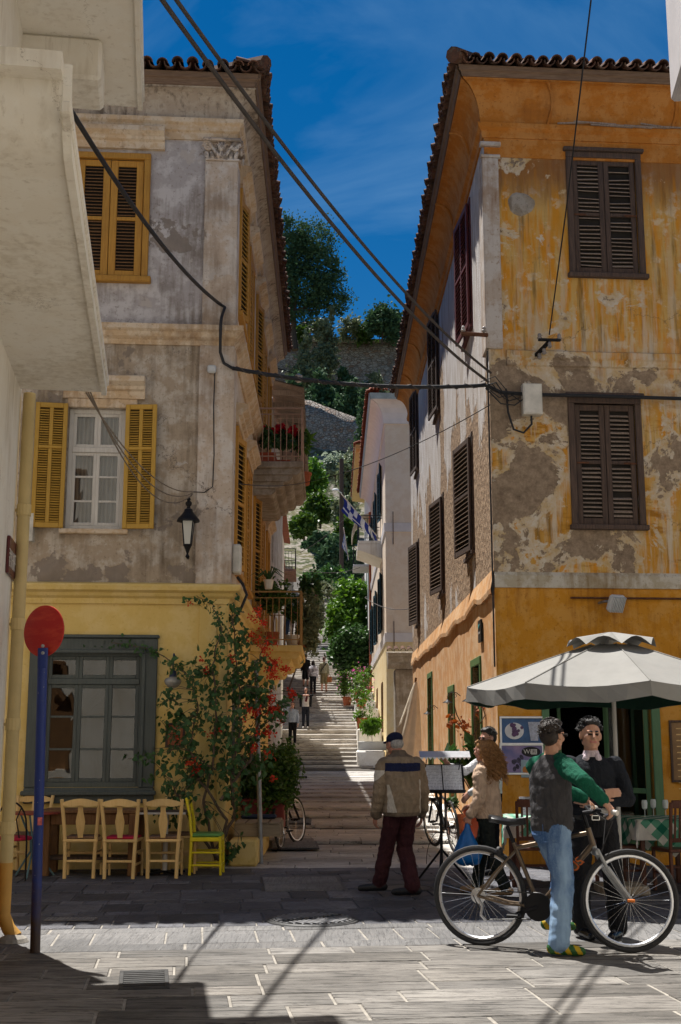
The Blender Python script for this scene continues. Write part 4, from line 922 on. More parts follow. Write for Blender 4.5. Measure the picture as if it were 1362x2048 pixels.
def tree(name, label, base, blobs, mat, n, size, trunk_r=.25, group=None, seed=1, limbs=4, cat='tree', **kw):
    base = Vector(base); t = thing(name, label, cat, base, 0, group); rnd = random.Random(seed)
    mb = MB(); top = Vector(max(blobs, key=lambda b: b[0].z)[0])
    pts = [base.lerp(top, k / 6) + Vector((rnd.gauss(0, trunk_r * .5), rnd.gauss(0, trunk_r * .5), 0)) * (1 if 0 < k < 6 else 0) for k in range(7)]
    mb.tube(pts, [trunk_r * (1 - .8 * k / 6) for k in range(7)], 7)
    for b in blobs[:12]:
        j = min(range(1, 6), key=lambda i: (pts[i] - b[0]).length + abs(pts[i].z - b[0].z + b[1][2])); m_ = pts[j].lerp(b[0], .5) + Vector((0, 0, -.05 * (b[0] - pts[j]).length))
        mb.tube([pts[j], m_, b[0]], [trunk_r * .4, trunk_r * .28, trunk_r * .1], 5)
    mb.build('trunk', M['bark'], t)
    m2 = MB(); leafquads(m2, blobs, n, size, seed, **kw); o = m2.build('crown', mat, t); tag(o, kind='stuff'); return t
# ------------------------------------------------------------ hill
def prof(Y):
    t = [(60, 2), (95, 10), (105, 14.5), (125, 22), (146, 32), (150, 40), (160, 44), (182, 51), (188, 54), (193, 66), (230, 74), (320, 70), (420, 40)]
    for (a, b), (c, d) in zip(t, t[1:]):
        if Y <= c: return b + (d - b) * (Y - a) / (c - a)
    return 40
hm = MB(); nx, ny = 46, 60; vs = []
for j in range(ny + 1):
    Y = 66 + 3.6 * j if j < 50 else 246 + 12 * (j - 50)
    for i in range(nx + 1):
        X = -92 + 4 * i; zz = prof(Y) + mnoise.noise(Vector((X * .06, Y * .06, 0))) * 2.2 + mnoise.noise(Vector((X * .25, Y * .25, 4))) * .6
        if Y < 112: zz = min(zz, zal(Y) - .8 if abs(X) < 6 else zal(Y) + (abs(X) - 6) * .25)
        vs.append((X, Y, zz))
hm.add(vs, [(j * (nx + 1) + i, j * (nx + 1) + i + 1, (j + 1) * (nx + 1) + i + 1, (j + 1) * (nx + 1) + i) for j in range(ny) for i in range(nx)])
n = NT('dry_hillside'); c = n.mix(n.rng(n.noise(.35, 6, .65), .4, .6), (.13, .12, .06), (.06, .075, .032)); c = n.mix(n.rng(n.noise(1.1, 5, .6), .46, .58), c, (.3, .265, .22))
hill = tag(hm.build('hill', n.fin(c, .95, n.bump(n.noise(2.5, 5, .7), .8, .3), spec=.1), smooth='all'), 'scrubby hillside below the fortress', None, None, 'structure')
# ------------------------------------------------------------ fortress walls
def stonemat(name, a, b, sc):
    n = NT(name); d = n.addv(n.pos, n.map(n.noise(1.5, 3, col=True), (.3, .3, .3))); mp_ = n.map(d, (1, 1, 1.5))
    e = n.vor(sc, mp_, 'DISTANCE_TO_EDGE'); col = n.vor(sc, mp_, 'F1', 1)
    sx = n.xyz(col); c = n.mix(sx[0], a, b); c = n.mix(n.rng(sx[1], .6, 1, 0, .7), c, (.3, .17, .11)); c = n.mix(n.rng(e, 0, .07, .85, 0), c, (.16, .13, .1)); c = n.mix(n.rng(n.noise(.25, 5, .6), .5, .7, 0, .6), c, (.13, .11, .09))
    return n.fin(c, .95, n.bump(n.rng(e, 0, .12), .9, .15), spec=.1)
M['fort'] = stonemat('rubble_masonry', (.44, .40, .36), (.27, .24, .22), 2.3)
M['fort2'] = stonemat('upper_masonry', (.5, .45, .41), (.33, .29, .26), 1.6)
def rampart(name, label, tops, foot, th, mat, cap=None):
    """tops: world points along the crest"""
    t = thing(name, label, 'rampart', (tops[0].x, tops[0].y, foot)); mb = MB(); m_ = []
    for a, b in zip(tops, tops[1:]):
        k = max(2, int((b - a).length / 2)); m_ += [a.lerp(b, i / k) for i in range(k)]
    m_.append(tops[-1]); vs = []; nz_ = 10
    for i, p in enumerate(m_):
        for j in range(nz_ + 1):
            f_ = j / nz_; zz = foot + (p.z - foot) * f_; q = mnoise.noise(Vector((p.x * .3, zz * .3, 2))) * .35
            vs.append((p.x, p.y - (1 - f_) * 1.5 + q, zz + (mnoise.noise(Vector((p.x * .8, 1, 1))) * .25 if j == nz_ else 0)))
        vs.append((p.x, p.y + th, p.z - .2))
    r_ = nz_ + 2
    mb.add(vs, [(i * r_ + j, (i + 1) * r_ + j, (i + 1) * r_ + j + 1, i * r_ + j + 1) for i in range(len(m_) - 1) for j in range(r_ - 1)])
    mb.build('masonry', mat, t, smooth='all')
    if cap:
        m2 = MB()
        for a, b in zip(m_, m_[1:]): m2.bar(a + Vector((0, .3, .15)), b + Vector((0, .3, .15)), 1.4, .5)
        m2.build('parapet', cap, t)
    return t
rampart('fortress_wall', 'lower rubble stone rampart with sloping top crossing the hillside', [P(420, 770, 153), P(555, 795, 152), P(620, 800, 151), P(712, 836, 149), P(790, 880, 147), P(900, 930, 145)], 26, 3, M['fort'])
rampart('fortress_wall', 'upper fortress wall with pale parapet on top of the hill', [P(380, 684, 192), P(590, 683, 190), P(700, 684, 189), P(830, 684, 188), P(1050, 690, 188)], 50, 4, M['fort2'], simple('pale_parapet', (.42, .38, .33), .9, .15, 2))
tw = thing('ruined_tower', 'small broken stone turret stump on the fortress wall beneath the pine', 'ruin', P(612, 685, 191)); mb = MB()
a, b = P(603, 690, 191), P(622, 652, 191); mb.box(((a.x + b.x) / 2, 191, (a.z + b.z) / 2), (b.x - a.x, 1.6, b.z - a.z + 1), None, .2); mb.box((b.x + .7, 191.3, a.z + .6), (1.6, 1.3, 2.2), None, .2); mb.build('masonry', M['fort2'], tw)
# ------------------------------------------------------------ trees on the hill
T = tree
bl = [pblob(*q) for q in ((585, 465, 30, 28, 178), (625, 480, 42, 34, 178), (600, 520, 40, 36, 178), (640, 530, 36, 34, 178), (660, 555, 26, 22, 178), (610, 575, 46, 34, 178), (650, 600, 44, 24, 178), (600, 625, 42, 22, 178), (672, 610, 22, 24, 178), (560, 560, 30, 60, 178), (565, 620, 20, 30, 178))]
T('pine_tree', 'tall dark pine with clumped crown standing against the sky above the fortress', P(590, 700, 178), bl, M['leaf_pine'], 21000, .28, .55, seed=3, shell=.75)
T('pine_tree', 'small round green tree on the skyline beside the right hand eaves', P(765, 690, 184), [pblob(762, 640, 26, 28, 184), pblob(785, 650, 20, 28, 184), pblob(745, 655, 14, 16, 184)], M['leaf_pine'], 3500, .45, .2, seed=4, shell=.4)
for i, (x, y, rx, ry, Y, m_, lb) in enumerate((
    (655, 690, 30, 62, 176, 'leaf_olive', 'olive green conifer with pointed top in front of the upper wall'), (610, 730, 34, 50, 170, 'leaf_olive', 'broad grey green conifer at the left foot of the upper wall'),
    (688, 772, 28, 30, 168, 'leaf_pine', 'dark shaggy conifer in the middle below the upper wall'), (748, 775, 26, 28, 172, 'leaf_olive', 'pale drooping conifer near the right end of the upper wall'),
    (640, 790, 42, 40, 160, 'leaf_pine', 'dark conifer growing just above the lower rampart'), (700, 800, 40, 34, 158, 'leaf_pine', 'shadowy conifer at the crest end of the lower rampart'), (585, 790, 26, 44, 160, 'leaf_pine', 'dark conifer half hidden by the corrugated eave'))):
    c = P(x, y, Y); bb = [pblob(x + random.uniform(-.35, .35) * rx * (1 - k / 5), y + ry * (.8 - .4 * k), rx * (1 - .16 * k), ry * .42, Y) for k in range(5)]
    T('conifer', lb, P(x, y + ry + 20, Y), bb, M[m_], 2600, .36, .22, 'conifers below the fortress', 20 + i, shell=.3, droop=.5, elong=2.2)
for i, (x, y, r_) in enumerate(((600, 665, 14), (700, 660, 22), (728, 665, 16), (640, 660, 16), (800, 668, 16))):
    T('shrub', ['low bush left of the turret stump', 'grey bush on the parapet right of the pine', 'feathery bush on the parapet near the small tree', 'bush just right of the turret stump', 'bush on the parapet beside the eaves'][i], P(x, y + r_, 187), [pblob(x, y, r_, r_ * 1.1, 187)], M['leaf_olive' if i % 2 else 'leaf_hedge'], 900, .4, .1, 'bushes on the fortress parapet', 40 + i, cat='shrub')
T('cypress_tree', 'slim dark cypress rising beside the peach house roof', P(725, 960, 92), [pblob(728 - k * .6, 790 + 26 * k, 7 + k * 2.3, 24, 92) for k in range(6)], M['leaf_pine'], 5200, .2, .15, seed=51, shell=.3)
for i, (x, y, rx, ry, Y, m_, nn, lb) in enumerate((
    (625, 960, 28, 40, 122, 'leaf_bright', 2600, 'bright broad leaved shrub below the stone rampart'), (672, 935, 30, 30, 126, 'leaf_silver', 1800, 'silvery olive bush against the stone rampart'), (700, 960, 22, 60, 112, 'leaf_olive', 2600, 'tall yellowish conifer left of the cream eaves'),
    (640, 1020, 40, 30, 112, 'leaf_hedge', 3200, 'leafy shrub under the bright broad leaved one'), (690, 1025, 26, 34, 108, 'leaf_olive', 2400, 'green bush behind the lamp post'), (790, 800, 32, 10, 100, 'leaf_dry', 1200, 'dry yellow bush behind the peach house roof'),
    (608, 1050, 30, 26, 104, 'leaf_hedge', 1800, 'low scrub on the bank under the hanging balcony'), (640, 1085, 30, 20, 100, 'leaf_pine', 1800, 'dark scrub at the head of the stairs'), (670, 1120, 34, 40, 95, 'leaf_pine', 4200, 'dark drooping conifer above the top of the stairs'), (690, 1070, 24, 34, 96, 'leaf_hedge', 2200, 'green conifer beside the blue and white flag'), (712, 1130, 16, 40, 94, 'leaf_pine', 2000, 'dark conifer behind the lower flag'))):
    T('bush', lb, P(x, y + ry + 8, Y), [pblob(x - rx * .4, y + ry * .2, rx * .6, ry * .75, Y), pblob(x + rx * .4, y, rx * .6, ry * .7, Y), pblob(x, y - ry * .4, rx * .6, ry * .6, Y)], M[m_], nn, .3, .12, 'shrubs on the slope above the stairs', 60 + i, cat='shrub', shell=.35)
# ------------------------------------------------------------ houses along the right side of the stairs
def eave(parent, fr, fs, lf, ls, z, pr, hgt, mat, fascia, name='cove_cornice'):
    cv = [(0, z)] + [(.05 + pr * (1 - math.cos(math.pi / 2 * t / 6)), z + hgt * math.sin(math.pi / 2 * t / 6)) for t in range(7)]
    ledge(parent, cv + [(pr + .05, z + hgt + .04), (0, z + hgt + .04)], mat, fr, fs, lf, ls, name, 'R')
    e = z + hgt; ledge(parent, [(pr, e + .02), (pr + .08, e + .02), (pr + .12, e + .22), (pr, e + .22)], fascia, fr, fs, lf, ls, 'fascia_board', 'R')
FC = Fr((1.56, 41), (1, .05)); FCs = Fr((1.56, 41), (.004, -1)); CD = 17
zc = lambda yy: FC.px(795, yy)[1]
Ph = thing('row_house', 'tall peach house with teal shutters and balcony halfway up the stairs', 'house', (4, 46, .6))
C1, C2, C3 = zc(1275), zc(1055), zc(848)
cw_m = [(-CD + 2.0 + 5.4 * k, -CD + 3.1 + 5.4 * k) for k in range(3)]
h_t = [(a, b, C2 + 1.0, C2 + 2.9) for a, b in cw_m]; h_m = [(a, b, C1 + .5, C1 + 2.6) for a, b in cw_m]; h_g = [(a, b, 1.9, 3.6) for a, b in cw_m]
mb = MB(); mb.wall(FC, 0, 6, .0, C1, [], .3); mb.wall(FCs, -CD, 0, .0, C1, h_g, .3); mb.build('ground_floor_wall', M['peach_low'], Ph)
mb = MB(); mb.wall(FC, 0, 6, C1, C3, [], .3); mb.wall(FCs, -CD, 0, C1, C3, h_m + h_t, .3); mb.build('upper_wall', M['peach'], Ph)
M['whiteside'] = simple('pale_grey_fascia', (.33, .40, .42), .7)
for zz in (C1, C2): ledge(Ph, [(0, zz - .15), (.04, zz - .15), (.05, zz + .15), (0, zz + .16)], M['lilac_white'], FC, FCs, 6, CD, 'string_course', 'R')
eave(Ph, FC, FCs, 6, CD, C3, .45, .75, M['lilac_white'], M['whiteside'])
ze = C3 + .97; rb = FC.p(-.57, ze, .57)
mb = MB(); mb.add([FC.p(6, ze, .57), rb, FCs.p(-CD, ze, .57), FC.p(6, ze, -CD), FC.p(4, ze + 1.2, -4), FC.p(4, ze + 1.2, -12)], [(1, 0, 4), (2, 1, 4, 5), (3, 2, 5), (0, 1, 2, 3)]); rP = mb.build('roof', M['tile_red'], Ph)
eave_tiles(rP, FC, -.5, 4, ze, .66, cap=TCAPR, pan=TCAPR, rows=1, sp=.24); eave_tiles(rP, FCs, -CD, .4, ze, .66, cap=TCAPR, pan=TCAPR, rows=1, sp=.24)
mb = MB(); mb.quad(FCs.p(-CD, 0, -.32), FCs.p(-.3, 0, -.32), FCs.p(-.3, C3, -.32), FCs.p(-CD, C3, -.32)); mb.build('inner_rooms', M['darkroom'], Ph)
mb = MB(); mb.quad(FCs.p(-CD, 0, 0), FC.p(6, 0, -CD), FC.p(6, C3, -CD), FCs.p(-CD, C3, 0)); mb.build('rear_wall', M['peach'], Ph)
for h in h_t + h_m:
    for s_ in (0, 1): shutter(Ph, FCs, h[0] - .5 if s_ == 0 else h[1], h[0] if s_ == 0 else h[1] + .5, h[2], h[3], .02, M['w_teal'], M['w_teal'], ((0, 1),), 1, .07, .09, sp=.22, backing=True, swing=8, hinge='u1' if s_ == 0 else None)
    mb = MB(); mb.fbox(FCs, h[0], h[1], h[2], h[3], -.12, -.08); mb.build('window', M['w_teal'], Ph)
for h in h_g:
    mb = MB(); casing(mb, FCs, h[0], h[1], h[2], h[3], .1, -.05, .03); mb.fbox(FCs, h[0], h[1], h[2], h[3], -.14, -.1); mb.build('window', M['w_brown'], Ph)
u_ = -(44 - 41); zb_ = P(740, 1088, 44).z
mb = MB(); mb.sweep(FCs, [(0, zb_ - .55), (.7, zb_ - .28), (.92, zb_ - .22), (.92, zb_), (0, zb_)], u_ - 2.6, u_); bo = mb.build('balcony', M['cream'], Ph)
bo2 = balcony(Ph, FCs, u_ - 2.6, u_, zb_ + .13, .9, M['cream'], M['black_metal'], .95, False, .12)
mb = MB(); mb.tube([FCs.p(-CD + .3, .5, .06), FCs.p(-CD + .3, C3, .06)], .06, 8); mb.build('drainpipe', M['terracotta'], Ph)
# electricity insulator arm and stain on the front
mb = MB(); q = FC.p(.9, C2 + .02, 0)
for zz, L in ((C2, 1.5), (C1, 1.6)): mb.fbox(FC, FC.px(786, 1060)[0] - .012, FC.px(786, 1060)[0] + .012, zz - .6, zz + .55, .052, .07)
mb.build('iron_tie', M['rust'], Ph)
# carved doorway between the right corner house and the peach house
cdoor = thing('stone_doorway', 'old stone doorway with heavy moulded cornice next to closed umbrella', 'doorway', P(800, 1500, 36)); FD = Fr((1.62, 36), (1, 0)); 
mb = MB(); u0, u1 = FD.px(782, 1340)[0], FD.px(826, 1340)[0]; z0, z1 = zal(36), FD.px(800, 1338)[1]
mb.fbox(FD, u0 + .12, u1 + .3, z0, z1, -1.2, 0, .02); mb.build('jamb', M['concrete'], cdoor)
mb = MB(); mb.sweep(FD, [(0, z1), (.12, z1), (.16, z1 + .12), (.3, z1 + .2), (.34, z1 + .32), (.42, z1 + .36), (.42, z1 + .46), (-1.2, z1 + .6)], u0 - .1, u1 + .4); mb.build('cornice', M['concrete'], cdoor)
for k in range(6): inst('roof_tile', TCAP, FD.p(u0 - .05 + .2 * k, z1 + .5, .45), cdoor, Euler((R(15), 0, math.atan2(-FD.n.y, -FD.n.x) - math.pi / 2)))
# second house up the stairs with the yellow eave, third further up
FE = Fr((1.5, 58.6), (1, .05)); FEs = Fr((1.5, 58.6), (.004, -1))
Eh = thing('row_house', 'white house with yellow boarded eave and cream awning further up the stairs', 'house', (4, 62, 3.6)); E3 = P(712, 985, 58.6).z
E3 = FE.px(720, 1000)[1]
mb = MB(); hw = [(-12 + 3.4 * k, -11 + 3.4 * k, zz, zz + 1.9) for k in range(4) for zz in (5.2, 8.9)]; mb.wall(FE, 0, 5, 2, E3 + 3, []); mb.wall(FEs, -13, 0, 2, E3 + 3, hw, .25); mb.build('wall', M['whitewash'], Eh)
for h in hw:
    mb = MB(); mb.fbox(FEs, h[0], h[1], h[2], h[3], -.1, .02); mb.build('window_shutter', M['w_brown'] if h[2] < 6 else M['w_teal'], Eh)
zt_ = P(715, 905, 58.6).z
mb = MB(); mb.sweep(FEs, [(0, zt_), (.75, zt_ + .1), (.78, zt_ + .3), (0, zt_ + .5)], -13, .35); mb.sweep(FE, [(0, zt_), (.35, zt_ + .1), (.38, zt_ + .3), (0, zt_ + .5)], -.75, 5); rE = mb.build('eave', simple('yellow_eave_boards', (.5, .36, .13), .7, .1), Eh)
eave_tiles(rE, FEs, -13, .3, zt_ + .3, .8, cap=TCAPR, pan=TCAPR, rows=1, sp=.26)
ub = -1.5; zb2 = P(715, 1128, 60).z; balcony(Eh, FEs, ub - 2.4, ub, zb2, .85, M['whitewash'], M['black_metal'], .95, False, .13)
mb = MB(); za = P(710, 1050, 60).z; mb.sweep(FEs, [(0, za + .65), (.35, za + .55), (.75, za + .2), (.9, za - .25), (.9, za - .6), (.86, za - .6), (.86, za - .25), (.7, za + .15), (.33, za + .48), (0, za + .58)], ub - 2.6, ub); mb.build('awning', simple('cream_canvas', (.52, .44, .33), .85, .12), Eh)
# ------------------------------------------------------------ houses along the left side of the stairs
FB = Fr((-1.75, 28.6), (1, 0)); FBs = Fr((-1.75, 28.6), (-.014, 1))
Bh = thing('shed_house', 'weathered pale boarded house with corrugated eave behind the corner house', 'house', (-4, 34, .4)); zt_ = P(568, 800, 30).z
mb = MB(); mb.wall(FBs, 0, 10, 0, zt_, [(2, 3, 3.0, 5), (5, 6, 3.0, 5), (2, 3, 6.2, 8.2)], .2); mb.wall(FB, -6, 0, 0, zt_, []); mb.build('wall', M['old_wall'], Bh)
mb = MB()
for k in range(2): mb.fbox(FBs, 2 + 3 * k, 3 + 3 * k, 3, 5, -.1, .02)
mb.build('window_shutter', M['w_yelpaint'], Bh)
mb = MB(); nn = 60; vs = []
for k in range(nn + 1):
    u = 10.2 * k / nn; dz = .035 * math.sin(k * 2.1); vs += [FBs.p(u - .1, zt_ + .1 + dz, 0), FBs.p(u - .1, zt_ - .12 + dz, .85)]
mb.add(vs, [(2 * k, 2 * k + 2, 2 * k + 3, 2 * k + 1) for k in range(nn)]); mb.add([v + Vector((0, 0, .02)) for v in vs], [(2 * k + 1, 2 * k + 3, 2 * k + 2, 2 * k) for k in range(nn)]); mb.build('corrugated_eave', M['w_slat'], Bh)
for k in range(9):
    m2 = MB(); m2.fbox(FBs, .3 + 1.1 * k, .38 + 1.1 * k, zt_ - .18, zt_ - .06, 0, .8); m2.build('rafter', M['w_slat'], Bh)
mb = MB(); mb.quad(FB.p(-6, zt_, 0), FBs.p(0, zt_ + .02, 0), FBs.p(10, zt_ + .02, 0), FBs.p(10, zt_, -6)); mb.build('roof', M['tile'], Bh)
FW = Fr((-2.1, 39), (1, 0)); FWs = Fr((-2.1, 39), (-.02, 1))
Wh = thing('row_house', 'narrow whitewashed house with low street wall left of the stairs', 'house', (-4, 44, .8)); zt_ = P(596, 1000, 39).z
mb = MB(); mb.wall(FWs, 0, 9, 0, zt_, [(3, 4, 4.5, 6.3)], .2); mb.wall(FW, -6, 0, 0, zt_, []); mb.build('wall', M['whitewash'], Wh); mb = MB(); mb.fbox(FWs, 3, 4, 4.5, 6.3, -.1, .02); mb.build('window_shutter', M['w_brown'], Wh)
mb = MB(); mb.quad(FW.p(-6, zt_, 0), FW.p(.25, zt_ + .02, .25), FWs.p(9.2, zt_ + .02, .25), FWs.p(9.2, zt_ + 1, -6)); mb.build('roof', M['tile_red'], Wh)
mb = MB(); mb.tube([FWs.p(.12, .8, .08), FWs.p(.12, zt_, .08)], .05, 8); mb.build('drainpipe', M['galv'], Wh)
FV = Fr((-2.9, 52), (1, 0)); FVs = Fr((-2.9, 52), (-.03, 1)); Vh = thing('row_house', 'far reddish brown house with iron balcony and pink flowers left of the stairs', 'house', (-5, 56, 3)); zt_ = P(610, 1060, 52).z
M['redbrown'] = plaster('red_brown_plaster', (.2, .1, .075), (.12, .06, .045), (.26, .15, .11), .5)
mb = MB(); mb.wall(FVs, 0, 14, 0, zt_, [(1, 2, 7.6, 9.5), (4, 5, 7.6, 9.5)], .2); mb.wall(FV, -6, 0, 0, zt_, []); mb.build('wall', M['redbrown'], Vh)
mb = MB(); mb.fbox(FVs, 1, 2, 7.6, 9.5, -.1, .02); mb.build('window_shutter', M['w_bright_green'], Vh)
balcony(Vh, FVs, .4, 4, P(620, 1138, 52.5).z, .95, M['redbrown'], M['black_metal'], .9, False, .14)
mb = MB(); mb.quad(FV.p(-6, zt_, .2), FV.p(.3, zt_ + .02, .3), FVs.p(14, zt_ + .02, .3), FVs.p(14, zt_ + 1, -6)); mb.build('roof', M['tile_red'], Vh)
# low walls that edge the upper flight
for nm, lb, x0, x1, ya, yb, hh in (('stair_wall', 'plain grey retaining wall along the left edge of the upper stairs', -7, -4.1, 64, 104, 1.6), ('stair_wall', 'pale retaining wall along the right edge of the upper stairs', 1.1, 4.5, 72, 104, 1.2)):
    mb = MB(); k = 12
    for i in range(k):
        a, b = ya + (yb - ya) * i / k, ya + (yb - ya) * (i + 1) / k
        mb.box(((x0 + x1) / 2, (a + b) / 2, zal(b) + hh / 2 - 1.5), (x1 - x0, b - a, hh + 3))
    tag(mb.build(nm, M['concrete']), lb, 'wall')
# ------------------------------------------------------------ road sign
g0 = G(70, 1905); t = thing('road_sign', 'round red road sign on a leaning blue pole at street corner', 'sign', g0)
tp = P(86, 1296, 9.82); blue = simple('chipped_blue_paint', (.012, .03, .16), .45, .35, 7, .12, 40)
n = NT('blue_paint_rust_foot'); x_ = n.xyz(); k_ = n.rng(n.m('ADD', x_[2], n.m('MULTIPLY', n.noise(9, 5), .7)), .55, 1.0)
bluer = n.fin(n.mix(k_, (.045, .028, .022), n.mix(n.rng(n.noise(35, 4), .68, .74), (.012, .03, .17), (.3, .3, .32))), .5, n.bump(n.noise(50, 3), .2, .005), spec=.4)
mb = MB(); mb.tube([g0, g0.lerp(tp, .5), g0.lerp(tp, .93)], .04, 14); m_ = g0.lerp(tp, .93); mb.tube([m_, m_.lerp(tp, .5), tp], [.04, .042, .042], 14, True, .35); mb.build('pole', bluer, t, smooth=True)
dc = P(87, 1262, 9.88); n = NT('scuffed_red_enamel'); c = n.mix(n.rng(n.noise(4, 6, .7, n.map(n.pos, (1, 1, 4))), .45, .7), (.42, .012, .01), (.55, .05, .02)); c = n.mix(n.rng(n.noise(24, 6, .75, n.map(n.pos, (1, 1, 5))), .63, .7, 0, .5), c, (.5, .3, .25)); redm = n.fin(c, .4, spec=.4)
mm = Matrix.Rotation(R(-28), 3, 'Z') @ Matrix.Rotation(R(90), 3, 'X'); mb = MB(); mb.lathe([(.01, .004), (.205, .004), (.212, .0), (.212, -.012), (.205, -.016), (.01, -.016)], dc, 40, m=mm); mb.build('disc', redm, t, smooth=True)
for dz in (-.13, -.06): mb = MB(); mb.lathe([(.014, 0), (.014, .012), (.004, .016)], P(86, 1300 - (dz + .1) * 200, 9.77), 8, m=Matrix.Rotation(R(90), 3, 'X')); mb.build('bolt', M['galv'], t)
mb = MB(); q = g0.lerp(tp, .42); mb.box(q + Vector((.02, -.036, 0)), (.035, .008, .06), (0, 0, .3)); mb.build('sticker', simple('red_white_sticker', (.55, .12, .12), .5, .5, 30), t)
# ------------------------------------------------------------ chairs in front of the left house
def bent(mb, pts, wd, dp, bev=.004):
    for a, b in zip(pts, pts[1:]): mb.bar(a, b, wd, dp, bev, up=(0, 1, .01))
def splat_chair(label, mat, seatm, loc, rz, cush=True, group=None, h=.92):
    t = thing('taverna_chair', label, 'chair', loc, rz, group)
    for s_ in (-1, 1):
        mb = MB(); mb.tube([(s_ * .17, -.2, 0), (s_ * .175, -.19, .25), (s_ * .185, -.185, .45), (s_ * .205, -.22, .7), (s_ * .225, -.27, h)], .023, 8); mb.build('back_post', mat, t, True, True)
        mb = MB(); mb.tube([(s_ * .2, .2, 0), (s_ * .2, .195, .45)], [.016, .02], 8); mb.build('leg', mat, t, True, True)
    mb = MB(); n = 10; vs = []
    for k in range(n + 1):
        f = k / n; x = -.215 + .43 * f; arch = .045 * math.sin(math.pi * f); yb = -.258 - .03 * math.sin(math.pi * f)
        for (dy, zz) in ((.012, h - .09 + .02 * abs(math.cos(math.pi * f * 2))), (.012, h - .035 + arch), (-.012, h - .035 + arch), (-.012, h - .09 + .02 * abs(math.cos(math.pi * f * 2)))): vs.append((x, yb + dy - .005, zz))
    mb.add(vs, [(k * 4 + j, k * 4 + (j + 1) % 4, k * 4 + 4 + (j + 1) % 4, k * 4 + 4 + j) for k in range(n) for j in range(4)] + [(3, 2, 1, 0), (n * 4, n * 4 + 1, n * 4 + 2, n * 4 + 3)]); mb.build('crest_rail', mat, t, True, True)
    mb = MB(); prof = [(.028, .47), (.034, .52), (.05, .6), (.056, .66), (.045, .72), (.03, .78), (.032, h - .06)]; n = len(prof); vs = []
    for wd, zz in prof:
        yb = -.19 - (zz - .45) * .19
        vs += [(-wd, yb + .007, zz), (wd, yb + .007, zz), (wd, yb - .007, zz), (-wd, yb - .007, zz)]
    mb.add(vs, [(k * 4 + j, k * 4 + (j + 1) % 4, k * 4 + 4 + (j + 1) % 4, k * 4 + 4 + j) for k in range(n - 1) for j in range(4)]); mb.build('splat', mat, t, True)
    mb = MB(); mb.box((0, 0, .435), (.42, .42, .035), None, .01); mb.build('seat_frame', mat, t, True)
    mb = MB(); mb.box((0, .01, .468), (.37, .37, .03), None, .014); mb.build('seat', seatm, t, True)
    for (a, b) in (((-.172, -.19, .2), (.172, -.19, .2)), ((-.2, .2, .26), (.2, .2, .26)), ((-.185, -.19, .3), (-.2, .2, .3)), ((.185, -.19, .3), (.2, .2, .3)), ((-.185, -.19, .16), (-.2, .2, .16)), ((.185, -.19, .16), (.2, .2, .16))):
        mb = MB(); mb.bar(a, b, .014, .028, .004); mb.build('stretcher', mat, t, True)
    return t
rush = simple('woven_rush', (.2, .12, .07), .9, .25, 20, .4, 120)
cps = [(156, 1757, 'pale wooden chair with dark rush seat, leftmost of the three in a row', rush, .04), (238, 1758, 'pale wooden chair with crimson cushion, middle of the three in a row', M['red_fabric'], -.03), (322, 1757, 'pale wooden chair of the front row standing closest to the yellow chair', rush, .05)]
for x, y, lb, sm, rz in cps: g = G(x, y); splat_chair(lb, M['w_chair'], sm, (g.x, g.y + .2, 0), rz, group='pale wooden chairs at the left window')
for x, lb in ((368, 'pale wooden chair behind the thin white topped table, facing the street'), (68, 'pale wooden chair behind the blue pole, facing the street')):
    g = G(x, 1738); splat_chair(lb, M['w_chair'], rush, (g.x, 15.55, 0), R(180), group='pale wooden chairs at the left window')
# yellow chair
g = G(413, 1748); t = thing('yellow_chair', 'lemon yellow ladder chair with green vinyl seat under the bougainvillea', 'chair', g, R(-90))
for s_ in (-1, 1):
    mb = MB(); mb.bar((s_ * .17, -.19, 0), (s_ * .17, -.175, .46), .034, .034, .006); mb.bar((s_ * .17, -.175, .46), (s_ * .175, -.2, .7), .034, .034, .006); mb.bar((s_ * .175, -.2, .7), (s_ * .18, -.25, .92), .034, .03, .006); mb.build('back_post', M['yellow_gloss'], t, True)
    mb = MB(); mb.bar((s_ * .18, .19, 0), (s_ * .18, .185, .25), .03, .03, .006); mb.bar((s_ * .18, .185, .25), (s_ * .18, .175, .46), .032, .034, .006); mb.build('leg', M['yellow_gloss'], t, True)
    for z in (.12, .27): mb = MB(); mb.bar((s_ * .17, -.19, z), (s_ * .18, .19, z), .018, .024, .004); mb.build('stretcher', M['yellow_gloss'], t, True)
for z in (.6, .74, .87): mb = MB(); mb.bar((-.17, -.19 - (z - .5) * .13, z), (.17, -.19 - (z - .5) * .13, z), .018, .05, .006); mb.build('back_slat', M['yellow_gloss'], t, True)
for z in (.12, .27): mb = MB(); mb.bar((-.18, .19, z), (.18, .19, z), .018, .024, .004); mb.build('stretcher', M['yellow_gloss'], t, True)
mb = MB(); mb.box((0, 0, .425), (.39, .39, .05), None, .01); mb.build('seat_frame', M['yellow_gloss'], t, True)
mb = MB(); mb.box((0, .005, .47), (.38, .37, .05), None, .022); mb.build('seat', M['green_vinyl'], t, True)
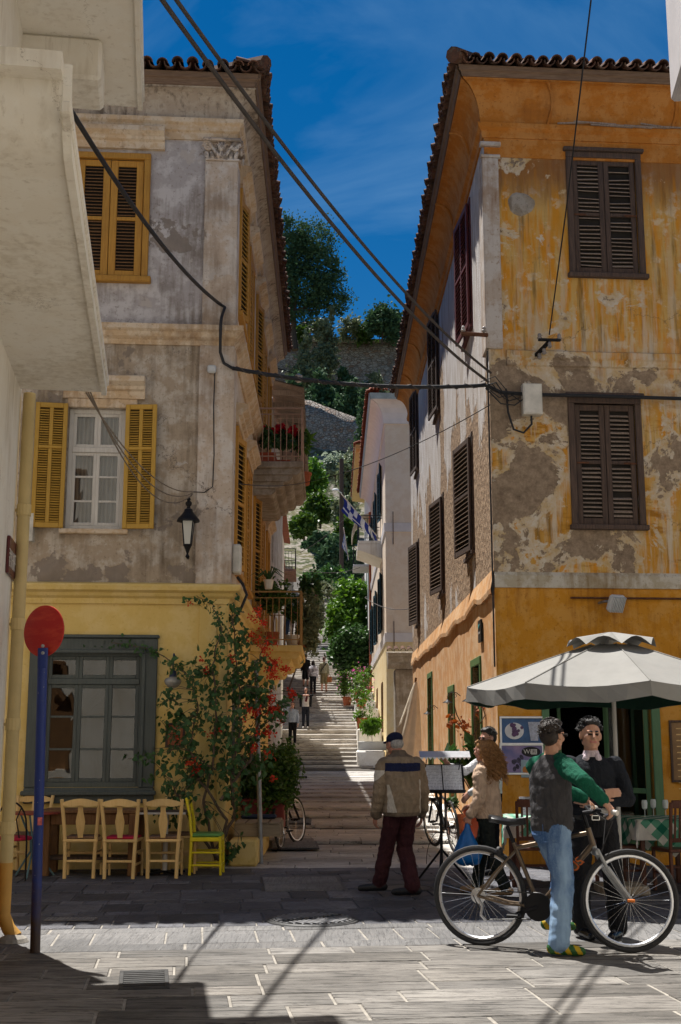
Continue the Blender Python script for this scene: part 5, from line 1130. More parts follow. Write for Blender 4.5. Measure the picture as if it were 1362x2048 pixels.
# tables by the left window
g = G(195, 1738); x0, x1 = G(104, 1740).x, G(292, 1740).x; t = thing('timber_table', 'chunky rough timber table behind the pale chairs', 'table', ((x0 + x1) / 2, 15.35, 0))
mb = MB()
for k in range(5): m2 = MB(); m2.box(((x0 + x1) / 2, 15.12 + .12 * k, .76), (x1 - x0 + .06, .112, .04), None, .005); m2.build('top_board', M['w_brown'], t)
for x in (x0 + .06, x1 - .06):
    for yy in (15.12, 15.58): m2 = MB(); m2.box((x, yy, .37), (.11, .1, .74), None, .008); m2.build('leg', M['w_brown'], t)
for yy in (15.12, 15.58):
    m2 = MB(); m2.box(((x0 + x1) / 2, yy, .67), (x1 - x0 - .24, .05, .13), None, .006); m2.build('apron', M['w_brown'], t)
m2 = MB(); m2.box(((x0 + x1) / 2, 15.35, .2), (x1 - x0 - .1, .4, .03), None, .004); m2.build('lower_shelf', M['w_dark'], t)
x0, x1 = G(296, 1740).x, G(385, 1740).x; xm = (x0 + x1) / 2; t = thing('pedestal_table', 'thin white edged cafe table on a white pedestal beside the timber table', 'table', (xm, 15.3, 0))
mb = MB(); mb.box((xm, 15.3, .745), (x1 - x0, .62, .022), None, .006); mb.build('top', M['w_dark'], t); mb = MB(); mb.box((xm, 14.985, .745), (x1 - x0, .008, .024)); mb.build('edge_strip', M['w_white'], t)
mb = MB(); mb.tube([(xm, 15.3, .03), (xm, 15.3, .735)], .03, 10); mb.build('pedestal', M['w_white'], t)
for k in range(4): a = R(45 + 90 * k); mb = MB(); mb.bar((xm, 15.3, .04), (xm + .3 * math.cos(a), 15.3 + .3 * math.sin(a), .015), .05, .025, .006); mb.build('foot', M['black_metal'], t)
# iron bistro set at the far left
g = G(70, 1752); t = thing('bistro_table', 'small red topped iron bistro table at the drainpipe', 'table', (g.x - .05, 15.0, 0)); cx, cy = g.x - .02, 15.05
mb = MB(); mb.lathe([(.3, .735), (.31, .74), (.31, .755), (.3, .76)], (cx, cy, 0), 24); mb.build('top', simple('brick_red_table_top', (.25, .05, .03), .5), t)
turq = simple('faded_turquoise_iron', (.11, .2, .22), .6, .2)
for k in range(3):
    a = R(30 + 120 * k); dx, dy = math.cos(a), math.sin(a); mb = MB(); mb.tube([(cx + dx * .24, cy + dy * .24, .735), (cx + dx * .05, cy + dy * .05, .42), (cx + dx * .04, cy + dy * .04, .3), (cx + dx * .27, cy + dy * .27, 0)], .012, 8); mb.build('leg', turq, t, smooth=True)
t = thing('iron_chair', 'black bent iron chair with crimson seat at the drainpipe', 'chair', (g.x - .18, 14.7, 0)); cx, cy = g.x - .17, 14.75
for s_ in (-1, 1):
    mb = MB(); mb.tube([(cx + s_ * .19, cy - .17, 0), (cx + s_ * .18, cy - .15, .45)], .011, 6); mb.build('leg', M['black_metal'], t); mb = MB(); mb.tube([(cx + s_ * .19, cy + .18, 0), (cx + s_ * .18, cy + .15, .45)], .011, 6); mb.build('leg', M['black_metal'], t)
mb = MB(); mb.tube([(cx - .18, cy - .16, .45)] + [(cx - .18 * math.cos(math.pi * k / 10), cy - .2, .62 + .28 * math.sin(math.pi * k / 10)) for k in range(11)] + [(cx + .18, cy - .16, .45)], .011, 6); mb.tube([(cx - .1, cy - .16, .45), (cx - .06, cy - .2, .7), (cx - .11, cy - .2, .83)], .008, 6); mb.tube([(cx + .1, cy - .16, .45), (cx + .06, cy - .2, .7), (cx + .11, cy - .2, .83)], .008, 6); mb.build('back_frame', M['black_metal'], t, smooth=True)
mb = MB(); mb.lathe([(.18, .45), (.2, .46), (.2, .485), (.17, .495)], (cx, cy, 0), 20); mb.build('seat', M['red_fabric'], t)
# ------------------------------------------------------------ bougainvillea, post, bench, planters at the left corner
g = G(522, 1727); t = thing('steel_post', 'slim grey steel post rising through the bougainvillea', 'post', g); mb = MB(); mb.tube([g, P(512, 1320, 16.6)], .032, 10); mb.build('tube', M['galv'], t, smooth=True)
lbm = MB(); lbm.box((-1.27, 17.5, .17), (.38, 2.6, .34), None, .03); lw = thing('low_wall', 'low yellow plaster block at foot of the bougainvillea', 'wall', (-1.27, 17.5, 0)); lbm.build('block', M['L_yel'], lw)
t = thing('pallet_bench', 'bench of pale pallet boards on the yellow block', 'bench', (-1.2, 17.2, .34))
for k in range(4): mb = MB(); mb.box((-1.36 + .155 * k, 17.15, .52), (.13, 1.0, .02), None, .004); mb.build('board', M['w_pallet'], t)
for k in range(3): mb = MB(); mb.box((-1.12, 16.72 + .43 * k, .425), (.62, .09, .165), None, .005); mb.build('bearer', M['w_pallet'], t)
t = thing('folded_cloth', 'dark blue folded cushion on the pallet bench', 'cushion', (-1.2, 17.35, .53)); mb = MB(); mb.box((-1.15, 17.45, .56), (.5, .28, .055), None, .025); mb.build('cushion', simple('navy_cloth', (.02, .03, .06), .9), t)
def leafstrand(mb, pts, n, size, seed, spread=.05, flat=None):
    rnd = random.Random(seed); segs = list(zip(pts, pts[1:])); L = [(b - a).length for a, b in segs]; tot = sum(L)
    bl = []
    for _ in range(n):
        r = rnd.random() * tot
        for (a, b), l in zip(segs, L):
            if r <= l: break
            r -= l
        p = a.lerp(b, r / l) + Vector((rnd.gauss(0, spread), rnd.gauss(0, spread * .7), rnd.gauss(0, spread)))
        s_ = size * rnd.uniform(.55, 1.25); d = Vector((rnd.gauss(0, .6), rnd.gauss(-.25, .5), rnd.gauss(-.75, .45))).normalized(); q = d.orthogonal().normalized(); q.rotate(Matrix.Rotation(rnd.uniform(-.9, .9) + (0 if abs(d.z) < .9 else 1.5), 3, d)); nn = d.cross(q)
        # heart shaped leaf folded on the midrib
        v = [p, p + d * s_ * .25 + q * s_ * .42 + nn * s_ * .12, p + d * s_ * .6 + q * s_ * .34 + nn * s_ * .1, p + d * s_ * 1.15, p + d * s_ * .6 - q * s_ * .34 + nn * s_ * .1, p + d * s_ * .25 - q * s_ * .42 + nn * s_ * .12]
        mb.add(v, [(0, 1, 2, 3), (0, 3, 4, 5)])
def V(x, y, Y): return P(x, y, Y)
t = thing('bougainvillea', 'red flowering bougainvillea climbing the yellow corner', 'climber', G(432, 1722))
stems = [[(432, 1720, 15.75), (420, 1660, 15.7), (405, 1600, 15.68), (425, 1540, 15.65), (430, 1440, 15.6), (428, 1350, 15.62), (432, 1290, 15.65), (445, 1262, 15.7)],
         [(440, 1720, 15.75), (452, 1640, 15.7), (400, 1560, 15.6), (380, 1500, 15.6), (395, 1420, 15.6), (385, 1360, 15.62)],
         [(436, 1722, 15.7), (390, 1650, 15.65), (360, 1610, 15.6), (345, 1560, 15.6)], [(430, 1700, 15.7), (470, 1640, 15.72), (460, 1560, 15.7), (480, 1450, 15.75), (478, 1380, 15.8), (470, 1300, 15.9), (465, 1220, 15.95)],
         [(440, 1600, 15.6), (500, 1520, 15.9), (520, 1430, 16.1), (510, 1340, 16.2), (535, 1280, 16.3)], [(425, 1540, 15.6), (350, 1480, 15.7), (320, 1440, 15.75)], [(445, 1265, 15.7), (436, 1235, 15.75), (425, 1210, 15.78), (400, 1196, 15.8), (372, 1198, 15.82)],
         [(385, 1360, 15.6), (345, 1325, 15.8), (305, 1300, 15.9), (260, 1290, 15.92), (220, 1285, 15.94), (170, 1290, 15.95)], [(470, 1500, 15.7), (540, 1440, 16.2), (580, 1390, 16.5), (600, 1390, 16.6)]]
woody = MB(); green = MB()
for i, s_ in enumerate(stems):
    pts = [V(*q) for q in s_]; f = [];
    for a, b in zip(pts, pts[1:]): f += [a.lerp(b, j / 4) + Vector((random.gauss(0, .012), random.gauss(0, .012), 0)) for j in range(4)]
    f.append(pts[-1]); r0 = .022 if i < 5 else .009; m3 = MB(); m3.tube(f, [r0 * (1 - .75 * k / len(f)) for k in range(len(f))], 6); m3.build('stem', M['bark'], t, smooth=True)
    if i in (6, 7, 8): leafstrand(green, pts, 150 if i == 7 else 110, .05, 100 + i, .04)
    elif i != 2: leafstrand(green, pts[max(0, len(pts) - 4):], 120, .06, 100 + i, .07)
rnd = random.Random(5); twig = MB(); SV = [V(*q).lerp(V(*r_), f_ / 3) for s_ in stems[:6] for q, r_ in zip(s_[2:], s_[3:]) for f_ in range(3)]
for (x, y, rx, ry, Y, n) in ((455, 1360, 45, 30, 15.7, 230), (400, 1350, 40, 22, 15.6, 150), (350, 1385, 38, 18, 15.6, 100), (340, 1430, 40, 22, 15.65, 120), (400, 1450, 50, 40, 15.6, 260), (460, 1450, 50, 50, 15.7, 420), (510, 1400, 34, 50, 15.9, 330), (545, 1400, 36, 40, 16.2, 170), (350, 1510, 44, 26, 15.65, 150), (400, 1530, 50, 34, 15.6, 240), (450, 1530, 40, 44, 15.65, 300), (500, 1500, 40, 60, 15.9, 420), (330, 1545, 28, 18, 15.65, 80), (350, 1590, 36, 22, 15.65, 150), (360, 1565, 40, 20, 15.65, 120), (470, 1290, 28, 36, 15.8, 160), (500, 1330, 40, 40, 15.9, 230), (462, 1225, 12, 30, 15.85, 60), (490, 1260, 26, 20, 15.9, 70), (330, 1330, 30, 10, 15.8, 45), (300, 1505, 30, 8, 15.85, 50), (335, 1625, 30, 10, 15.65, 60), (425, 1620, 20, 22, 15.6, 40), (470, 1650, 18, 40, 15.75, 90), (478, 1710, 18, 22, 15.7, 70), (455, 1585, 22, 30, 15.7, 70)):
    for _ in range(max(2, n // 27)):
        c = V(x + rnd.gauss(0, rx * .55), y + rnd.gauss(0, ry * .55), Y + rnd.gauss(0, .14)); e = c + Vector((rnd.gauss(0, .13), rnd.gauss(0, .08), rnd.gauss(-.05, .1)))
        leafstrand(green, [c, e], 11, .075, rnd.randint(0, 9999), .04); k_ = min(SV, key=lambda v: (v - c).length); twig.tube([k_, k_.lerp(c, .5) + Vector((0, -.02, .03)), c, e], .0035, 4, False)
gl = green.build('foliage', M['leaf'], t); tag(gl, kind='stuff'); tag(twig.build('twigs', M['bark'], t), kind='stuff')
fl = MB()
for (x, y, r, n, Y) in ((510, 1230, 20, 36, 15.9), (528, 1245, 12, 20, 15.95), (508, 1275, 24, 46, 15.8), (535, 1285, 22, 40, 15.9), (528, 1300, 20, 26, 15.9), (550, 1325, 14, 26, 16.1), (545, 1345, 18, 34, 16.0), (570, 1340, 10, 22, 16.4), (535, 1395, 16, 30, 15.9), (545, 1420, 22, 40, 16.0), (560, 1430, 14, 22, 16.2), (585, 1390, 12, 22, 16.5), (535, 1465, 18, 26, 15.9), (490, 1425, 16, 22, 15.75), (512, 1425, 12, 16, 15.8), (510, 1498, 10, 12, 15.8), (535, 1510, 16, 20, 16.0), (410, 1340, 9, 10, 15.6), (405, 1320, 6, 5, 15.6), (465, 1318, 10, 16, 15.7), (382, 1530, 18, 20, 15.6), (395, 1540, 10, 12, 15.6), (415, 1470, 14, 10, 15.6), (378, 1206, 9, 8, 15.8), (545, 1560, 8, 8, 17.0), (562, 1445, 8, 8, 16.2), (352, 1476, 8, 6, 15.7), (440, 1462, 6, 6, 15.6)):
    for _ in range(int(n * (.45 if y < 1300 else .75))):
        p = V(x + rnd.gauss(0, r * .38), y + rnd.gauss(0, r * .36), Y + rnd.gauss(0, .05)); s_ = rnd.uniform(.022, .036); d = Vector((rnd.gauss(0, 1), rnd.gauss(-.4, .7), rnd.gauss(0, 1))).normalized()
        for k in range(3):
            q = d.orthogonal().normalized(); q.rotate(Matrix.Rotation(2.1 * k, 3, d)); b_ = d.cross(q); fl.add([p, p + q * s_ + b_ * s_ * .55 + d * s_ * .5, p + q * s_ * 1.5 + d * s_ * .6, p + q * s_ - b_ * s_ * .55 + d * s_ * .5], [(0, 1, 2, 3)])
fo = fl.build('flowers', M['flower_red'], t); tag(fo, kind='stuff')
def potted(label, loc, blobs, leafm, n, size, pot='box', potm=None, dims=(.5, .3, .35), flowers=None, fm_=None, seed=1, name='potted_plant', stem=True, **kw):
    t = thing(name, label, 'plant', loc); x, y, z = loc; w_, d_, h_ = dims
    mb = MB()
    if pot == 'box': mb.box((x, y, z + h_ / 2), (w_, d_, h_), None, .02); mb.box((x, y, z + h_ - .03), (w_ + .03, d_ + .03, .05), None, .01)
    else: mb.lathe([(w_ * .33, z), (w_ * .36, z + .01), (w_ * .46, z + h_ * .8), (w_ * .52, z + h_ * .81), (w_ * .53, z + h_), (w_ * .47, z + h_), (w_ * .44, z + h_ * .9)], (x, y, 0), 20)
    mb.build('pot', potm or M['terracotta'], t, smooth=pot != 'box')
    mb = MB(); leafquads(mb, blobs, n, size, seed, **kw); o = mb.build('foliage', leafm, t); tag(o, kind='stuff')
    if stem:
        for b in blobs[:4]: m2 = MB(); m2.tube([Vector((x, y, z + h_ * .9)), Vector((x, y, z + h_)).lerp(Vector(b[0]), .5), b[0]], [.012, .01, .006], 5); m2.build('stem', M['bark'], t)
    if flowers:
        m2 = MB(); leafquads(m2, flowers[0], flowers[1], flowers[2], seed + 5); o = m2.build('flowers', fm_, t); tag(o, kind='stuff')
    return t
potted('clipped green shrub in a dark red box planter behind the steel post', (-1.14, 18.4, .34), [pblob(540, 1565, 42, 50, 18.5, .45), pblob(560, 1535, 34, 40, 18.6, .4), pblob(545, 1600, 40, 26, 18.4, .4), pblob(572, 1575, 22, 34, 18.6, .3)], M['leaf_hedge'], 5200, .045, 'box', M['planter_red'], (.62, .5, .42), seed=8)
potted('dark glossy shrub in terracotta box hidden behind the clipped one', (-1.15, 19.6, .2), [pblob(520, 1560, 34, 60, 19.5, .4), pblob(565, 1530, 30, 36, 19.7, .4)], M['leaf'], 2600, .06, 'box', M['terracotta'], (.5, .6, .45), seed=9)
# ------------------------------------------------------------ bicycles
BGRIP = {}
def bicycle(label, loc, rz, framem, sc=1.0, lean=0, steer=0, text=None, spokes=18, grip_m=None, full=True):
    t = thing('bicycle', label, 'bicycle', loc, rz); t.scale = (sc, sc, sc); t.rotation_euler = (lean, 0, rz)
    bk = M['black_cable']; WR = .345; PV = Vector((.825, 0, .71)); RS = Matrix.Rotation(steer, 3, 'Z')
    tyre = MB(); rim = MB(); n = 40
    for (mb, RR, r, m_) in ((tyre, WR - .018, .019, 8), (rim, WR - .046, .013, 6)):
        vs = []
        for k in range(n):
            a = 2 * math.pi * k / n
            for j in range(m_):
                b = 2 * math.pi * j / m_; q = RR + r * math.cos(b); vs.append((q * math.cos(a), r * math.sin(b) * (1 if mb is tyre else .8), q * math.sin(a)))
        mb.add(vs, [(k * m_ + j, k * m_ + (j + 1) % m_, ((k + 1) % n) * m_ + (j + 1) % m_, ((k + 1) % n) * m_ + j) for k in range(n) for j in range(m_)])
    tym = tyre.mesh('tyre', simple('tyre_rubber', (.03, .03, .032), .8, .15, 9, .3, 90), True); rim_ = rim.mesh('rim', M['alu'], True)
    sp = MB(); sp.tube([(0, 0, .02), (0, 0, WR - .05)], .0011 if full else .002, 4); spm = sp.mesh('spoke', M['chrome'])
    hb = MB(); hb.tube([(0, -.045, 0), (0, -.02, 0), (0, .02, 0), (0, .045, 0)], [.012, .02, .02, .012], 10); hbm = hb.mesh('hub', M['black_metal'], True)
    for wx in (0, 1.06):
        wp = Vector((wx, 0, WR))
        if wx: wp = PV + RS @ (wp - PV)
        wh = inst('wheel', hbm, wp, t, None, None, True)
        if wx: wh.rotation_euler = (0, 0, steer)
        for nm, me in (('tyre', tym), ('rim', rim_)): inst(nm, me, (0, 0, 0), wh, None, None, True)
        for k in range(spokes): inst('spoke', spm, (0, .014 * (1 if k % 2 else -1), 0), wh, (0, 2 * math.pi * k / spokes, 0), None, True)
    L, HT, HB, BB, A, F = Vector((.27, 0, .68)), Vector((.79, 0, .83)), Vector((.825, 0, .71)), Vector((.43, 0, .29)), Vector((0, 0, WR)), Vector((1.06, 0, WR))
    fr = MB(); fr.tube([L, HT + Vector((.008, 0, -.03))], .016, 10); fr.tube([BB, HB + Vector((-.003, 0, .01))], .021, 10); fr.tube([BB, L + Vector((-.012, 0, .035))], .016, 10); fr.tube([HB, HT], .021, 12); fr.tube([BB + Vector((0, -.035, 0)), BB + Vector((0, .035, 0))], .024, 12)
    for s_ in (-1, 1):
        fr.tube([L + Vector((0, s_ * .014, -.02)), (.12, s_ * .05, .5), A + Vector((0, s_ * .062, 0))], .009, 8); fr.tube([BB + Vector((-.02, s_ * .03, 0)), (.2, s_ * .055, .3), A + Vector((0, s_ * .062, 0))], .01, 8)
    fr.build('frame', framem, t, True, True)
    fk = MB(); ax = (HB - HT).normalized(); cr = HB + ax * .04
    sm, cm = Matrix.Rotation(steer, 4, 'Z'), None
    fk.tube([HB, cr], .02, 10); fk.bar(cr + Vector((0, -.07, 0)), cr + Vector((0, .07, 0)), .04, .05, .01)
    for s_ in (-1, 1): fk.tube([cr + Vector((0, s_ * .062, .02)), cr + Vector((.08, s_ * .062, -.14))], .013, 8); fk.tube([cr + Vector((.06, s_ * .062, -.1)), F + Vector((0, s_ * .06, 0))], [.02, .017], 8); 
    fk.v = [tuple(PV + RS @ (Vector(v) - PV)) for v in fk.v]; fk.build('fork', M['galv'] if full else framem, t, True, True)
    st = MB(); top = L + Vector((-.06, 0, .15)); st.tube([L, top], .0135, 8); st.build('seat_post', M['black_metal'], t, True, True)
    sd_ = MB(); n = 9; vs = []
    for k in range(n):
        f = k / (n - 1); x = top.x - .13 + .27 * f; hw = [.02, .065, .078, .07, .05, .034, .026, .02, .008][k]; zc_ = top.z + .045 + .012 * math.cos(f * 5)
        for j in range(8):
            a = 2 * math.pi * j / 8; vs.append((x, hw * math.cos(a), zc_ + (.02 if math.sin(a) > 0 else .035) * math.sin(a)))
    sd_.add(vs, [(k * 8 + j, k * 8 + (j + 1) % 8, (k + 1) * 8 + (j + 1) % 8, (k + 1) * 8 + j) for k in range(n - 1) for j in range(8)] + [tuple(range(8)), tuple(range((n - 1) * 8 + 7, (n - 1) * 8 - 1, -1))]); sd_.build('saddle', simple('black_saddle', (.012, .012, .013), .35, .1), t, True, True)
    hbz = HT + Vector((-.03, 0, .1)); h = MB(); h.tube([HT, hbz], .015, 8); c_ = PV + RS @ (hbz + Vector((.06, 0, .01)) - PV); yv = Vector((-math.sin(steer), math.cos(steer), 0)); xv = Vector((math.cos(steer), math.sin(steer), 0))
    h.tube([hbz, c_], .016, 8); h.tube([c_ - yv * .3 + xv * .1 + Vector((0, 0, .01)), c_ - yv * .17 + Vector((0, 0, .025)), c_ - yv * .05, c_ + yv * .05, c_ + yv * .17 + Vector((0, 0, .025)), c_ + yv * .3 + xv * .1 + Vector((0, 0, .01))], .0125, 10); ho = h.build('handlebar', M['black_metal'], t, True, True)
    for s_ in (-1, 1):
        g_ = MB(); g_.tube([c_ + yv * s_ * .21 + xv * .03 + Vector((0, 0, .022)), c_ + yv * s_ * .305 + xv * .104 + Vector((0, 0, .01))], .018, 10); g_.build('grip', grip_m or bk, ho, True, True)
        l_ = MB(); l_.tube([c_ + yv * s_ * .16 + Vector((.02, 0, .015)), c_ + yv * s_ * .2 + xv * .06 + Vector((0, 0, -.005)), c_ + yv * s_ * .27 + xv * .02 + Vector((0, 0, -.01))], .006, 6); l_.build('brake_lever', M['alu'], ho, True)
        cb = MB(); cb.tube([c_ + yv * s_ * .17 + xv * .03 + Vector((0, 0, .01)), c_ + yv * s_ * .1 + xv * .12 + Vector((0, 0, -.06)), HB + Vector((.06, s_ * .02, -.02)), HB + Vector((.03, s_ * .02, -.1))], .0035, 5); cb.build('brake_cable', bk, ho, True)
    ck = MB(); ck.lathe([(.02, -.004), (.095, -.004), (.098, 0), (.095, .004), (.02, .004)], (0, 0, 0), 28, m=Matrix.Rotation(R(90), 3, 'X')); cko = inst('chainring', ck.mesh('chainring', M['black_metal']), tuple(BB + Vector((0, -.045, 0))), t, None, None, True)
    for s_ in (-1, 1):
        c2 = MB(); d_ = Vector((math.cos(R(200)) * s_, 0, math.sin(R(200)) * s_)) * .17; c2.bar((0, s_ * -.03 + .045 - .02 * s_, 0), tuple(d_ + Vector((0, s_ * -.03 + .045 - .02 * s_, 0))), .016, .026, .005); c2.build('crank', M['black_metal'], cko, True)
        p2 = MB(); p2.box(tuple(d_ + Vector((0, .045 - s_ * .105, 0))), (.09, .085, .022), None, .006); p2.build('pedal', bk, cko, True)
    ch = MB(); ch.tube([BB + Vector((0, -.045, .093)), A + Vector((0, -.045, .035)), A + Vector((-.035, -.045, 0)), A + Vector((.02, -.045, -.12)), A + Vector((.06, -.045, -.16)), BB + Vector((-.05, -.045, -.085))], .005, 5); ch.build('chain', M['iron_dark'], t, True)
    dr = MB(); dr.tube([A + Vector((0, -.05, -.01)), A + Vector((.03, -.055, -.07)), A + Vector((.02, -.055, -.13)), A + Vector((.055, -.055, -.165))], .011, 6); dr.lathe([(.02, -.01), (.04, -.012), (.055, .004), (.02, .01)], A + Vector((0, -.04, 0)), 16, m=Matrix.Rotation(R(90), 3, 'X')); dr.build('derailleur', M['alu'], t, True)
    br = MB(); br.box((.1, 0, .62), (.03, .05, .03), None, .006); br.build('rear_brake', M['black_metal'], t, True)
    if full:
        lt = MB(); lt.lathe([(.03, 0), (.036, .01), (.036, .03), (.015, .05)], (L.x - .1, 0, L.z - .03), 14, m=Matrix.Rotation(R(-90), 3, 'Y')); lt.build('rear_lamp', bk, t, True, True)
        for k in range(2): rf = MB(); rf.box((1.06 + .02, -.075, WR + .02), (.05, .02, .02), None, .004); 
        rf.build('reflector', simple('amber_plastic', (.6, .16, .02), .3), t, True)
    BGRIP[label] = [v for s_ in (-1, 1) for v in tuple(c_ + yv * s_ * .265 + xv * .07 + Vector((0, 0, .015)))]
    if text:
        for s_ in (-1, 1):
            me = textmesh(text, .085, .0015); me.materials.clear(); me.materials.append(simple('orange_lettering', (.6, .13, .02), .45))
            d_ = (HB - BB).normalized(); o = bpy.data.objects.new('lettering', me); C.objects.link(o); mid = BB.lerp(HB, .55) + Vector((0, s_ * .0215, 0))
            X = d_ if s_ < 0 else -d_; Zv = Vector((0, s_, 0)); Yv = Zv.cross(X); o.matrix_local = Matrix.Translation(mid) @ Matrix((X, Yv, Zv)).transposed().to_4x4(); o.parent = t
    return t
n = NT('bronze_grey_frame_paint'); bronze = n.fin((.15, .11, .075), .3, metal=.55, spec=.5)
ga, gb = G(962, 1891), G(1265, 1911); rzb = math.atan2(gb.y - ga.y, gb.x - ga.x); SCB = (gb - ga).length / 1.06
BKL = 'bronze trekking bicycle with orange lettering held by the man in green sleeves'
bicycle(BKL, ga, rzb, bronze, SCB, 0, R(24), 'FOCUS', 28, M['w_white'])
bicycle('black bicycle leaning on the clipped shrub at the yellow corner', (-.88, 18.4, .02), R(82), M['black_metal'], 1.05, R(-6), R(-14), None, 14, None, False)
bicycle('dark bicycle parked at the white kerb behind the menu stand', (1.62, 17.6, .05), R(98), M['black_metal'], 1.05, R(-5), R(10), None, 14, None, False)
# ------------------------------------------------------------ right pavement and terrace
kb = thing('kerb', 'raised stone pavement with whitewashed edge along the orange wall', 'kerb', (1.95, 20, 0)); kb['kind'] = 'structure'; del kb['category']
mb = MB()
for k in range(6):
    m2 = MB(); y0 = 17.3 + 1.9 * k; m2.box((2.2, y0 + .94, .1 + zal(y0 + 1) / 2), (.86, 1.87, .2 + zal(y0 + 1)), None, .02); m2.build('kerb_stone', M['whitewash'], kb)
potted('big terracotta pot with tall rubber plant at the menu stand', (2.02, 17.75, .24), [pblob(925, 1545, 22, 22, 17.6, .16), pblob(905, 1520, 16, 26, 17.6, .14), pblob(945, 1520, 18, 30, 17.7, .15)], M['leaf'], 70, .17, 'round', M['terracotta_or'], (.5, .5, .42), seed=12, elong=1.9, fold=.12)
potted('small terracotta pot with trailing plant beside the big one', (1.86, 18.6, .24), [pblob(905, 1605, 10, 12, 18.6, .1)], M['leaf'], 160, .05, 'round', M['terracotta'], (.26, .26, .28), seed=13)
t = thing('dry_vine', 'leafless vine with few orange dried leaves on orange wall', 'climber', (2.0, 17.9, .5)); 
for i, pts in enumerate(([(952, 1570), (950, 1500), (948, 1440), (955, 1395)], [(950, 1500), (930, 1460), (915, 1430), (905, 1412)], [(950, 1470), (970, 1430), (962, 1400)], [(930, 1460), (905, 1440)])):
    m2 = MB(); m2.tube([P(x, y, 17.8) + Vector((random.gauss(0, .02), 0, 0)) for x, y in pts], .009, 5); m2.build('stem', M['bark'], t)
m2 = MB(); leafquads(m2, [pblob(925, 1450, 26, 26, 17.8, .1), pblob(958, 1420, 10, 20, 17.8, .1)], 60, .05, 5); o = m2.build('foliage', leafmat('dried_orange_leaf', (.22, .06, .02), (.3, .1, .03)), t); tag(o, kind='stuff')
# menu stand
g = G(884, 1762); t = thing('menu_stand', 'black tripod menu stand with open menu under a silver canopy strip', 'menu stand', g); cx, cy = g.x, g.y
mb = MB(); mb.tube([(cx, cy, .1), (cx, cy, 1.02)], .018, 10); mb.build('post', M['black_metal'], t, smooth=True)
for k in range(3): a = R(20 + 120 * k); mb = MB(); mb.tube([(cx, cy, .36), (cx + .33 * math.cos(a), cy + .33 * math.sin(a), .01)], .014, 8); mb.build('leg', M['black_metal'], t)
for s_ in (-1, 1):
    mb = MB(); mb.tube([(cx, cy, .55)] + [(cx + s_ * (.05 + .13 * math.sin(k / 8 * math.pi * .5)), cy, .55 - .36 * (k / 8) ** 1.5) for k in range(9)], .004, 5); pts = [(cx + s_ * (.07 + .035 * (1 - k / 16) * math.cos(k * .5)), cy, .44 + .035 * (1 - k / 16) * math.sin(k * .5)) for k in range(15)]; mb.tube(pts, .004, 5); mb.build('scroll', M['black_metal'], t)
tm = Matrix.Rotation(R(4), 3, 'Z') @ Matrix.Rotation(R(-24), 3, 'X'); ct = Vector((cx + .02, cy - .02, 1.17))
mb = MB(); mb.box(ct, (.52, .02, .36), tm, .005); mb.box(ct + tm @ Vector((0, -.03, -.17)), (.52, .06, .02), tm, .004); mb.build('tray', M['black_metal'], t)
pm_ = NT('printed_menu_page'); x_ = pm_.xyz(pm_.obj()); ln = pm_.m('MULTIPLY', pm_.rng(pm_.m('SINE', pm_.m('MULTIPLY', x_[2], 330)), .2, .6), pm_.rng(pm_.noise(60, 2, .5, pm_.map(pm_.obj(), (1, 1, .4))), .42, .5)); page = pm_.fin(pm_.mix(pm_.m('MULTIPLY', ln, .65), (.62, .64, .7), (.12, .13, .2)), .5)
for s_ in (-1, 1):
    m2 = MB(); m2.box((0, 0, 0), (.225, .006, .31)); o = inst('page', m2.mesh('page', page), tuple(ct + tm @ Vector((s_ * .12, -.016, .005))), t, tm.to_euler())
ac = Vector((cx + .05, cy - .03, 1.42)); mb = MB()
for k in range(12): mb.add([ac + Vector((-.3 + .05 * k, -.1, .0)), ac + Vector((-.275 + .05 * k, -.1, -.03)), ac + Vector((-.25 + .05 * k, -.1, 0))], [(0, 1, 2)])
mb.quad(ac + Vector((-.3, -.1, 0)), ac + Vector((.3, -.1, 0)), ac + Vector((.3, .06, .07)), ac + Vector((-.3, .06, .07))); mb.quad(ac + Vector((-.3, .06, .068)), ac + Vector((.3, .06, .068)), ac + Vector((.3, -.1, -.004)), ac + Vector((-.3, -.1, -.004))); mb.build('canopy_strip', M['alu'], t)
mb = MB(); mb.tube([tuple(ct + Vector((-.2, .03, .1))), tuple(ac + Vector((-.2, .03, .05)))], .006, 5); mb.tube([tuple(ct + Vector((.2, .03, .1))), tuple(ac + Vector((.2, .03, .05)))], .006, 5); mb.build('canopy_bracket', M['black_metal'], t)
# big parasol
pc = Vector((3.02, 13.42, 0)); t = thing('parasol', 'large open cream parasol with dark green underside over the terrace', 'parasol', pc); RR = 1.62; za, zb_ = 2.71, 2.19
canv = simple('cream_parasol_canvas', (.235, .23, .215), .85, .08, 3, .15, 120); dg = simple('dark_green_lining', (.006, .03, .02), .9, .1)
def ring(r, z, n=8, off=22.5 * 0): return [pc + Vector((r * math.cos(2 * math.pi * k / n), r * math.sin(2 * math.pi * k / n), z)) for k in range(n)]
mb = MB(); mbg = MB(); lv = [(.22, za - .05), (.6, za - .17), (1.1, za - .34), (RR, zb_)]; N = 48
def oct_(r, z, k, sag=0):
    a = 2 * math.pi * k / N; s8 = math.pi / 4; m_ = (a % s8) - s8 / 2; rr = r * math.cos(s8 / 2) / math.cos(m_); dz = -sag * (math.cos(m_ / (s8 / 2) * math.pi / 2)); return pc + Vector((rr * math.cos(a), rr * math.sin(a), z + dz))
rows_ = [[oct_(r, z, k, .05 * r / RR) for k in range(N)] for r, z in lv]
